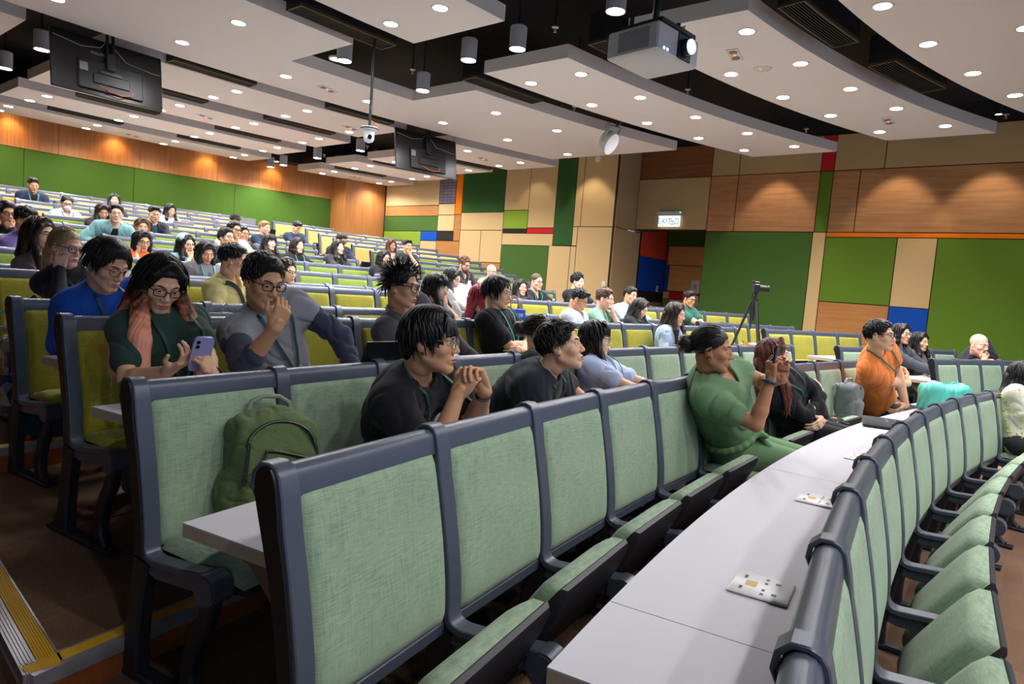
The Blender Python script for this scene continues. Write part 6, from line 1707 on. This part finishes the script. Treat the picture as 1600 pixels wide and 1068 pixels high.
def carton():
    o = empty('juice_carton', pol(RK[2] + .2, 9.7, desk_top(2)), R_(20))
    m = MB(); m.box(-.04, .04, -.04, .04, 0, .15, .003); m.build('carton_body', plain('carton_white', 'E8DDB8', .5), o)
    m = MB(); m.box(-.0405, .0405, -.0405, .0405, .075, .15); m.add([(-.04, -.04, .15), (.04, -.04, .15), (.04, .04, .15), (-.04, .04, .15), (-.04, 0, .19), (.04, 0, .19)], [(0, 1, 5, 4), (2, 3, 4, 5), (0, 4, 3), (1, 2, 5)]); m.box(-.04, .04, -.003, .003, .185, .205); m.build('carton_top', plain('carton_orange', 'F2A81C', .5), o)
    m = MB(); m.cyl((0, .022, .165), (0, .036, .185), .016, n=14); m.build('cap', plain('carton_green', '3E9A48', .5), o)
    tag(o, 'orange and white juice carton standing behind the green jumpsuit', 'carton')

def tripod_and_camera():
    b = pol(RK[2] + .49, 11.6, FL[3]); o = empty('tripod', b, R_(20)); h = 1.26
    bm = plain('tripod_black', '222228', .4)
    for a in (205, 325, 85):
        a = R_(a); m = MB(); d = Vector((cos(a), sin(a), 0)); m.tube([Vector((0, 0, h)) + d * .03, d * .2 + Vector((0, 0, .72))], [.015, .0135], 8); m.tube([d * .2 + Vector((0, 0, .74)), d * .38 + Vector((0, 0, .0))], [.0115, .0095], 8); m.cyl(d * .196 + Vector((0, 0, .745)), d * .212 + Vector((0, 0, .69)), .017, n=10); m.build('leg', bm, o)
    m = MB(); m.cyl((0, 0, h - .22), (0, 0, h + .04), .014, n=12); m.cyl((0, 0, h - .02), (0, 0, h + .025), .035, n=14); m.build('centre_column', bm, o)
    m = MB(); m.ell((0, 0, h + .065), (.024, .024, .026)); m.cyl((0, 0, h + .085), (0, 0, h + .1), .028, n=14); m.cyl((.02, 0, h + .065), (.055, 0, h + .065), .009, n=8); m.build('ball_head', plain('tripod_head', '3A3A40', .35, .4), o)
    tag(o, 'black tripod standing among the olive seats before the green wall', 'tripod')
    c = empty('camera', b + Vector((0, 0, h + .1)), R_(-150)); cb = plain('camera_black', '141417', .45)
    m = MB(); m.box(-.075, .075, -.03, .03, 0, .095, .01); m.box(-.03, .03, -.028, .034, .09, .125, .01); m.box(-.078, -.035, -.03, .045, .005, .085, .012); m.build('camera_body', cb, c)
    m = MB(); m.cyl((.01, .03, .05), (.01, .12, .05), .037, .034, 20); m.cyl((.01, .115, .05), (.01, .135, .05), .039, n=20); m.build('lens', cb, c)
    m = MB(); m.box(-.022, .022, -.05, -.028, .1, .13, .006); m.build('viewfinder', cb, c)
    m = MB(); m.tube([(-.076, 0, .085), (-.11, -.01, -.05), (-.125, -.01, -.22), (-.115, 0, -.38), (-.1, 0, -.42), (-.09, 0, -.3), (-.085, 0, -.15)], .008, 6); m.build('neck_strap', plain('strap_black', '1A1A1C', .7), c)
    tag(c, 'black camera with hanging strap mounted on the tripod', 'camera')

def paper_bag():
    o = empty('paper_bag', pol(RK[3] + .24, 1.95, desk_top(3)), seat_dir(1.95) + pi + R_(-6))
    blue = plain('bag_blue', '1560C8', .45); m = MB(); m.box(-.14, .14, -.05, .05, 0, .31, .002); m.build('bag_body', blue, o)
    m = MB()
    for y in (-.046, .046): m.tube([(-.04, y, .3), (-.045, y, .37), (-.02, y, .42), (.02, y, .42), (.045, y, .37), (.04, y, .3)], .005, 6)
    m.build('handle', plain('handle_orange', 'F07A28', .6), o)
    text_mesh('icehouse', .062, 'bag_lettering', plain('lettering_white', 'E8E8EA', .7), o, (0, -.0515, .265), (1, 0, 0), (0, 0, 1), .0006)
    tag(o, 'blue paper bag with orange handles and white lettering on the desk', 'bag')

def bottles():
    cl = clear_plastic(); white = plain('cap_white', 'E6E6E8', .4); blue = plain('label_blue', '3478D0', .45); steel = plain('steel', 'A8A4A0', .25, .85); blk = plain('bottle_black', '1A1A1E', .4)
    pet = [(.03, 0), (.032, .01), (.032, .13), (.028, .16), (.013, .185), (.012, .2)]
    bottle(5, 10.05, .2, pet, (cl, white, blue), 'clear water bottle with blue label on the desk by the shaved-head person', cap=[(.015, .2), (.015, .222)], band=(.0325, .04, .12))
    o = empty('folded_card', pol(RK[5] + .2, 9.6, desk_top(5)), seat_dir(9.6)); m = MB(); m.loft([[(-.07, -.04, 0), (.07, -.04, 0), (.07, -.003, .11), (-.07, -.003, .11)], [(-.07, -.037, 0), (.07, -.037, 0), (.07, 0, .11), (-.07, 0, .11)]]); m.loft([[(-.07, .04, 0), (.07, .04, 0), (.07, .003, .11), (-.07, .003, .11)], [(-.07, .037, 0), (.07, .037, 0), (.07, 0, .11), (-.07, 0, .11)]])
    m.build('card', plain('card_white', 'E4E2DC', .6), o); tag(o, 'white folded card standing beside the blue-labelled bottle', 'card')
    bottle(7, 10.15, .2, [(.036, 0), (.038, .01), (.038, .18), (.03, .2), (.02, .21)], (plain('flask_white', 'DCE2E6', .4), white, plain('flask_grey', '9AA8B4', .4)), 'white flask on the desk next to the bearded person', name='flask', cat='flask', cap=[(.024, .21), (.024, .25)], band=(.0385, .06, .1))
    bottle(8, 5.15, .2, pet, (cl, white, white), 'small clear water bottle left of the dark cardigan', cap=[(.015, .2), (.015, .222)], band=(.0325, .05, .1))
    bottle(7, 5.85, .2, [(.04, 0), (.043, .01), (.043, .19), (.04, .2)], (plain('flask_red', 'D2543C', .4), plain('flask_violet', '8478C0', .4), plain('flask_red2', 'C84A38', .4)), 'red flask with violet lid in front of the black-haired person', name='flask', cat='flask', cap=[(.046, .2), (.046, .225), (.03, .235)])
    bottle(13, .3, .2, [(.035, 0), (.036, .01), (.036, .2), (.03, .21)], (blk, blk, blk), 'black flask on the desk beside the navy jacket', name='flask', cat='flask', cap=[(.026, .21), (.026, .24)])
    o = bottle(3, -6.2, .2, [(.036, 0), (.036, .19), (.03, .205), (.028, .215)], (steel, steel, steel), 'steel flask with wire loop between the pink hair and the grey vest', name='flask', cat='flask', cap=[(.031, .213), (.031, .232)])
    m = MB(); m.tube([(-.018, 0, .23), (-.016, 0, .27), (0, 0, .28), (.016, 0, .27), (.018, 0, .23)], .0035, 6); m.build('loop', steel, o)
    o = empty('lidded_jar', pol(RK[4] + .25, -7.85, desk_top(4))); m = MB(); m.lathe([(0, 0), (.07, 0), (.072, .09), (.07, .095)], n=24); m.build('body', cl, o)
    m = MB(); m.lathe([(.0, .095), (.075, .095), (.075, .118), (.06, .123), (0, .123)], n=24, cap=False); m.build('lid', plain('lid_pale', 'D8D2C4', .35), o)
    m = MB(); m.tube([(-.07, .02, .1), (-.105, .03, .085), (-.11, .03, .02), (-.08, .02, .005)], .008, 8); m.build('handle', plain('handle_turquoise', '5CC8B8', .4), o)
    tag(o, 'clear lidded jar with turquoise handle on the left desk end', 'jar')

def laptops():
    laptop(2, -5.9, .2, -6, '17181C', 'black laptop with raised lid in front of the tousled-haired person', 112, .38, .26)
    laptop(3, -6.85, .24, 0, 'A8A9B0', 'silver laptop with dark stickers behind the pink-haired person', 100, .34, .23, sticker=(-.06, .07, .02, .06, '26262C'))
    laptop(10, .6, .22, 0, '1B1C20', 'black laptop at right of the teal shirt', 105, sticker=(.1, .13, .08, .11, 'B8B8BC'))
    laptop(12, 3.75, .22, 0, 'B0A898', 'silver laptop of the long-haired person far up on the left', 108, .36, .24)
    laptop(15, 8.6, .22, 0, '9A9CA2', 'grey laptop standing open on the rearmost desk', 100, .38, .25)
    laptop(13, 8.0, .22, 0, '1A1A1E', 'black laptop at the aisle end high up, right of the light-haired person', 100)
    laptop(11, 8.0, .22, 0, '1C4A78', 'blue laptop of the person bent over in navy', 140, .3, .2)
    laptop(10, 6.9, .22, 0, '18181C', 'small black laptop at the aisle beside the blue laptop', 95, .26, .18)
    laptop(8, 7.2, .22, 0, '17171A', 'black laptop at the aisle end right of the dark cardigan', 95, .24, .17)
    laptop(8, 11.3, .22, 0, '16181C', 'black laptop open on a far-block desk, left of the bearded person', 115, .34, .22)
    laptop(7, 10.95, .22, 0, '8C6E72', 'dusky pink laptop in front of the bearded person', 100, .36, .24)

def screens():
    bk = plain('tv_black', '121215', .35); gl = plain('tv_panel', '0C0C0F', .12)
    for i, (loc, w, h, tilt, label, yaw) in enumerate((((3.42, 9.62, 3.81), 1.29, .72, 9, 'large black hanging screen seen from behind at upper left', 0), ((8.62, 9.2, 3.8), 1.33, .74, 9, 'black hanging screen seen from behind over the far aisle', -11))):
        o = empty('hanging_screen', loc, R_(yaw)); o.rotation_euler = (R_(-tilt), 0, R_(yaw))
        m = MB(); m.box(-w / 2, w / 2, -.02, .02, -h / 2, h / 2, .006); m.build('panel_case', bk, o)
        m = MB(); m.box(-w / 2 + .012, w / 2 - .012, .02, .022, -h / 2 + .012, h / 2 - .012); m.build('display', gl, o)
        m = MB(); m.box(-w * .28, w * .3, -.05, -.02, -h * .42, h * .1, .01); m.box(-.2, .22, -.066, -.05, -h * .3, -h * .12, .006); m.build('rear_cover', plain('tv_cover', '1A1A1E', .5), o)
        m = MB(); m.box(-.05, .05, -.085, -.05, -.02, .2, .004); m.tube([(-.035, -.07, .2), (-.03, -.07, 1.5)], .02, 8); m.tube([(.035, -.07, .2), (.03, -.07, 1.5)], .02, 8); m.box(-.13, .13, -.062, -.05, -.08, -.04, .003); m.build('wall_bracket_pole', plain('bracket_black', '202024', .4), o)
        m = MB(); m.tube([(-.08 - .1, -.03, -h * .28), (-.02, -.07, -h * .4), (.12, -.075, -h * .43), (.24, -.06, -h * .38), (.26, -.05, -h * .3)], .006, 6); m.build('orange_cable', plain('cable_orange', 'D0602C', .5), o)
        m = MB(); m.tube([(-w / 2 + .03, -.022, h * .38), (-w * .25, -.03, h * .3), (-.1, -.03, h * .36), (-.03, -.06, h * .5)], .004, 6); m.tube([(.03, -.06, h * .42), (.2, -.03, h * .22), (w * .42, -.026, h * .16), (w / 2 - .02, -.022, h * .17)], .004, 6); m.build('white_cable', plain('cable_grey', 'A8A49C', .5), o)
        m = MB(); m.box(-w * .27, -w * .2, -.056, -.05, -h * .12, h * .02); m.build('rating_plate', plain('plate_grey', '8C8C90', .5), o)
        if i == 0: text_mesh('PHILIPS', .05, 'rear_lettering', plain('lettering_grey', 'B4B4B8', .5), o, (-.13, -.0215, h * .24), (1, 0, 0), (0, 0, 1), .0006)
        tag(o, label, 'screen')

def projector():
    o = empty('projector', (4.33, 2.36, 3.11)); o.rotation_euler = (R_(0), 0, R_(172))   # local +y is the lens side, towards the stage
    w, d, h = .5, .43, .19; wh = plain('projector_white', 'D4D2D2', .45)
    m = MB(); m.box(-w / 2, w / 2, -d / 2, d / 2, 0, h, .012); m.build('case', wh, o)
    m = MB()
    for i in range(11): m.box(w / 2 - .001, w / 2 + .003, -d / 2 + .1, d / 2 - .07, .03 + i * .0125, .035 + i * .0125)
    m.build('side_grille', plain('grille_shadow', '7C7C80', .6), o)
    m = MB(); m.box(-.15, .02, d / 2 - .01, d / 2 + .006, .01, h - .01, .006); m.build('lens_recess', plain('lens_recess', '18181C', .5), o)
    m = MB(); m.cyl((-.075, d / 2, .095), (-.075, d / 2 + .05, .095), .062, .058, 24); m.build('lens_barrel', plain('lens_barrel', '121216', .3), o)
    m = MB(); m.cyl((-.075, d / 2 + .05, .095), (-.075, d / 2 + .056, .095), .05, n=24); m.build('lens_glass', emit('projector_beam', '7FC4FF', 5), o)
    m = MB()
    for x in (.13, .17): m.box(x - .008, x + .008, d / 2, d / 2 + .003, .02, .034)
    m.build('indicator_light', emit('indicator_blue', '8FB4FF', 6), o)
    m = MB(); m.box(-w / 2 + .02, w / 2 - .06, -d / 2 + .04, d / 2 - .02, h + .01, h + .045, .004); m.box(-.12, .1, -.12, .1, h + .045, h + .09, .006)
    for x in (-.14, .14):
        for y in (-.1, .1): m.cyl((x, y, h + .03), (x, y, h + .12), .016, n=8)
    m.cyl((0, 0, h + .08), (0, 0, 2.2), .024, n=12); m.build('ceiling_mount', M['black_metal'], o)
    m = MB(); m.tube([(-.1, .1, h + .06), (-.16, .14, h + .1), (-.2, .1, h + .06), (-.18, .02, h + .03)], .006, 6); m.build('cable', plain('cable_grey', 'A8A49C', .5), o)
    tag(o, 'white ceiling projector with glowing blue lens hanging at the top', 'projector')

def dome_camera():
    o = empty('ceiling_camera', (5.075, 6.42, 3.045), R_(150)); wh = plain('ptz_white', 'E0E0E6', .35)
    m = MB(); m.lathe([(0, .13), (.085, .13), (.1, .145), (.1, .165), (0, .17)], n=28, cap=False); m.build('base_ring', wh, o)
    m = MB(); m.lathe([(.098, .142), (.104, .146), (.104, .156), (.098, .16)], n=28, cap=False); m.build('black_band', M['black_metal'], o)
    m = MB(); m.lathe([(0, -.01), (.045, .0), (.062, .03), (.064, .13), (0, .13)], n=26, cap=False); m.ell((0, .0, .045), (.062, .066, .06), 18, 12); m.build('camera_head', wh, o)
    m = MB(); m.cyl((0, .05, .045), (0, .07, .045), .027, n=20); m.build('lens', plain('ptz_lens', '101014', .15), o)
    m = MB(); m.ell((.06, .075, .15), (.008, .008, .008), 8, 6); m.build('status_light', emit('status_green', '3CFF5A', 5), o)
    m = MB(); m.tube([(-.08, 0, .165), (-.1, 0, .2), (-.05, 0, .23), (0, 0, .25)], .006, 6); m.build('orange_cable', plain('cable_orange', 'D0602C', .5), o)
    m = MB(); m.cyl((0, 0, .165), (0, 0, 2.3), .017, n=10); m.build('drop_pole', M['black_metal'], o)
    tag(o, 'white dome camera on a long black drop pole', 'camera')

def speaker():
    o = empty('loudspeaker', (9.36, 5.76, 3.94)); o.rotation_euler = (R_(-34), 0, R_(165)); gy = plain('speaker_grey', 'BDBDBA', .5)
    m = MB(); rings = []
    for t, r in ((-.13, .1), (-.1, .13), (0, .155), (.08, .16), (.1, .155)): rings.append([(r * .78 * cos(a), t, r * sin(a) * 1.15) for a in np.linspace(0, 2 * pi, 26, endpoint=False)])
    m.loft(rings); m.build('cabinet', gy, o)
    m = MB(); rings = [[(.15 * .78 * cos(a), t, .15 * 1.15 * sin(a)) for a in np.linspace(0, 2 * pi, 26, endpoint=False)] for t in (.1, .106)]; m.loft(rings); m.build('front_grille', plain('speaker_mesh', 'D8D8DA', .6), o)
    m = MB(); m.box(.12, .132, -.03, .03, -.02, .26, .003); m.box(-.132, -.12, -.03, .03, -.02, .26, .003); m.box(-.132, .132, -.03, .03, .25, .262, .003); m.build('yoke_bracket', plain('speaker_bracket', 'A8A8AC', .4, .4), o)
    m = MB(); m.cyl((0, 0, .26), (0, .6, 1.15), .016, n=8); m.build('hanger', M['black_metal'], o)
    m = MB(); m.tube([(.0, -.1, .1), (.08, -.14, .2), (.06, -.06, .32), (0, .02, .36)], .005, 6); m.build('cable', plain('cable_brown', '4A3A2A', .5), o)
    tag(o, 'pale grey oval loudspeaker hanging below the fourth ceiling band', 'speaker')

def exit_sign():
    o = empty('exit_sign', (XN - .014, 6.86, 3.15)); wh = plain('sign_case', 'B9BCC0', .4)
    m = MB(); m.box(-.09, 0, -.31, .31, .24, .345, .006); m.build('lamp_housing', wh, o)
    m = MB(); m.box(-.055, -.042, -.265, .265, -.005, .242, .002); m.build('lit_panel', emit('sign_white', 'EAF4FF', 1.1), o)
    gm = plain('sign_green', '0E7C78', .5)
    text_mesh('EXIT', .17, 'lettering', gm, o, (-.0565, .115, .115), (0, -1, 0), (0, 0, 1), .0008)
    g = MB()
    def bar(y0, y1, z0, z1): g.box(-.0575, -.0555, min(y0, y1), max(y0, y1), z0, z1)
    # two-stroke-box characters for the way out
    y = -.085; bar(y - .006, y + .006, .045, .185); bar(y - .045, y + .045, .042, .056); bar(y - .048, y - .036, .042, .1); bar(y + .036, y + .048, .042, .1); bar(y - .038, y + .038, .108, .12); bar(y - .04, y - .029, .108, .165); bar(y + .029, y + .04, .108, .165)
    y = -.19; bar(y - .045, y + .045, .165, .18); bar(y - .045, y + .045, .045, .06); bar(y - .045, y - .031, .045, .18); bar(y + .031, y + .045, .045, .18)
    g.build('characters', gm, o)
    m = MB(); m.ell((-.092, -.27, .31), (.006, .012, .012), 8, 6); m.build('status_light', emit('status_green', '3CFF5A', 5), o)
    tag(o, 'lit white exit sign with green lettering above the doorway', 'sign')

def ceiling_bits():
    pr = None
    W = ['beside the projector', 'near the wall end of the second band', 'on the wide band over the near block', 'on the fifth band near the aisle', 'on the sixth band over the near block', 'on the eighth band over the near block', 'on the eighth band over the far block', 'on the fifth band over the far block']
    for i, (r, a) in enumerate(((18.48, 10.38), (18.45, 21.14), (23.99, 5.06), (25.92, 8.6), (27.84, 4.53), (31.52, 4.3), (31.44, 14.37), (25.93, 15.45))):
        if pr is None:
            o = pr = empty('ceiling_sensor_plate'); m = MB(); m.box(-.17, .17, -.065, .065, -.008, 0, .003); m.build('plate', plain('sensor_plate', 'C9C4BE', .5), o)
            m = MB()
            for x in (-.09, .09): m.cyl((x, 0, -.008), (x, 0, -.016), .042, n=18)
            m.build('detector', plain('sensor_brown', '7E7468', .5), o)
            m = MB(); m.ell((0, 0, -.01), (.012, .012, .008), 8, 6); m.build('indicator_light', emit('status_red', 'FF4A30', 5), o)
        else: o = copy_tree(pr)
        o.location = pol(r, a, HC); o.rotation_euler = (0, 0, -R_(a) + R_(20)); tag(o, 'flat ceiling sensor plate ' + W[i], 'sensor', 'sensor plates on the ceiling bands')
    o = empty('smoke_detector', pol(18.47, 12.14, HC)); m = MB(); m.lathe([(0, -.03), (.05, -.028), (.1, -.01), (.105, 0)], n=24, cap=False); m.build('body', plain('detector_beige', 'CFC6BC', .5), o); m = MB(); m.ell((-.05, 0, -.026), (.009, .009, .006), 8, 6); m.build('indicator_light', emit('status_red2', 'FF3A28', 4), o); tag(o, 'round beige smoke detector right of the projector on the second band', 'detector')
    pr = None; W = ['left of the projector in the aisle void', 'between the first two bands over the front desks', 'between second and third band near the wall', 'between second and third band in the middle', 'between third and fourth band', 'above the wide band in the aisle void', 'right end beside the stage-side wall', 'by the dome camera in the rear aisle void', 'last one before the back wall']
    for i, (r, a) in enumerate(((19.81, 5.95), (17.54, 14.91), (19.78, 21.2), (19.84, 13.42), (21.7, 12.48), (22.4, 5.98), (17.5, 24.6), (27.68, 11.4), (29.69, 11.2))):
        if pr is None:
            o = pr = empty('ceiling_sprinkler'); m = MB(); m.cyl((0, 0, .05), (0, 0, 1.1), .012, n=8); m.build('pipe', M['black_metal'], o)
            m = MB(); m.lathe([(0, .06), (.035, .055), (.04, .045), (.02, .04), (.012, .03), (.012, .0), (.02, -.005), (0, -.008)], n=16, cap=False); m.build('nozzle', plain('sprinkler_metal', 'A8A29A', .3, .7), o)
        else: o = copy_tree(pr)
        o.location = pol(r, a, HC + .07); tag(o, 'metal sprinkler head ' + W[i], 'sprinkler', 'sprinkler heads in the ceiling voids')

def wall_bits():
    sw = plain('switch_plate', 'E4E0D8', .4)
    def plate(loc, sx, sy, sz, name, label, cat, part='rocker', face='x'):
        o = empty(name, loc); m = MB(); m.box(-sx, 0 if face == 'x' else sx, -sy, 0 if face == 'y' else sy, -sz, sz, .003); m.build('face_plate', sw, o)
        m = MB()
        if face == 'x': m.box(-sx - .004, -sx, -sy * .4, sy * .4, -sz * .35, sz * .35)
        else: m.box(-sx * .4, sx * .4, -sy - .004, -sy, -sz * .35, sz * .35)
        m.build(part, plain('rocker_grey', 'B8B4AE', .4), o); tag(o, label, cat)
    plate((XF - .015, 7.9, 1.68), .012, .045, .1, 'light_switch', 'white switch plate low on the tan wall corner', 'switch')
    plate((15.55, 7.735, 1.74), .05, .012, .08, 'light_switch', 'white switch plate on the blue doorway side', 'switch', face='y')
    plate((15.905, 6.86, 1.86), .012, .11, .17, 'notice_board', 'upper white notice on the wooden doorway wall', 'notice', 'text_block')
    plate((15.905, 6.82, 1.5), .012, .08, .13, 'notice_board', 'lower white notice on the wooden doorway wall', 'notice', 'text_block')
    o = empty('fire_alarm', (XF - .015, 8.33, 4.57)); m = MB(); m.lathe([(0, 0), (.07, 0), (.075, .03), (0, .03)], n=20, cap=False); m.build('base', sw, o); m = MB(); m.lathe([(0, -.05), (.035, -.045), (.045, 0), (0, 0)], n=18, cap=False); m.build('beacon', plain('beacon_red', 'C42A28', .3), o); o.rotation_euler = (0, R_(-90), 0); tag(o, 'small white alarm with red beacon high on the tan wall', 'alarm')

def lap_items():
    # odd things beside the folded arms of the black jacket
    p = pol(RK[1] - .32, 4.35, FL[1] + .45); o = empty('sunglasses', p + Vector((-.05, -.06, .1)), R_(30)); m = MB()
    for q in (-1, 1): m.tube([(q * .035 + .028 * cos(t), 0, .022 * sin(t)) for t in np.linspace(0, 6.28, 17)], .003, 6); m.tube([(q * .064, 0, .008), (q * .066, -.12, .004)], .0025, 6)
    m.build('frame', plain('sunglass_pink', 'C88AA0', .3), o); m = MB()
    for q in (-1, 1): m.add([(q * .035, 0, 0)] + [(q * .035 + .027 * cos(t), 0, .021 * sin(t)) for t in np.linspace(0, 6.28, 16, endpoint=False)], [(0, 1 + i, 1 + (i + 1) % 16) for i in range(16)])
    m.build('lens', plain('sunglass_lens', '5A3040', .1), o); tag(o, 'pink sunglasses lying on the bag beside the black jacket', 'sunglasses')
    o = empty('handbag', p, seat_dir(4.4)); f = SDF(); f.box((0, 0, .06), (.1, .06, .04), None, .03, .02); f.el((.05, .02, .1), (.06, .05, .04), None, .03); to_obj('bag_body', [f.mesh(.008, folds(4, .008, 40))], cloth('bag_black', '1C1C20'), o)
    m = MB(); m.ell((-.03, .03, .1), (.06, .04, .035)); m.build('yellow_scarf', cloth('scarf_yellow', 'D8A830'), o); tag(o, 'black bag with yellow scarf beside the black jacket', 'bag')

def build_objects():
    green_backpack()
    small_backpack(pol(RK[1] - .2, 7.2, FL[1] + .45), seat_dir(7.05) + R_(-14), '8C9092', 'B8BCC0', 'grey backpack on the seat beside the orange tee', .17, .33)
    small_backpack(Vector((1.29, 4.5, FL[4] + .005)), R_(95), '15484E', '0E3236', 'dark teal backpack on the floor at the left edge', .36, .5, 'E0602C')
    floral_bag(); teal_pouch(); folder(); carton(); tripod_and_camera(); paper_bag(); bottles(); laptops(); screens(); projector(); dome_camera(); speaker(); exit_sign(); ceiling_bits(); wall_bits(); lap_items()
build_people()
build_seats()
build_desks()
build_sockets()
build_objects()
# ------------------------------------------------------------------ world and view
def world():
    w = bpy.data.worlds.new('world'); sc.world = w; w.use_nodes = True
    bg = w.node_tree.nodes['Background']; bg.inputs['Color'].default_value = (.5, .7, 1.0, 1); bg.inputs['Strength'].default_value = .38
world()
vs = sc.view_settings
sc.display_settings.display_device = 'sRGB'
vs.view_transform = 'Standard'; vs.look = 'None'; vs.gamma = 1.0; vs.exposure = .62; vs.use_curve_mapping = False
cy = sc.cycles
cy.max_bounces = 5; cy.diffuse_bounces = 3; cy.glossy_bounces = 2; cy.transmission_bounces = 3; cy.transparent_max_bounces = 6
cy.caustics_reflective = False; cy.caustics_refractive = False; cy.sample_clamp_indirect = 4.0
cy.use_denoising = True
try: cy.denoiser = 'OPENIMAGEDENOISE'
except Exception: pass
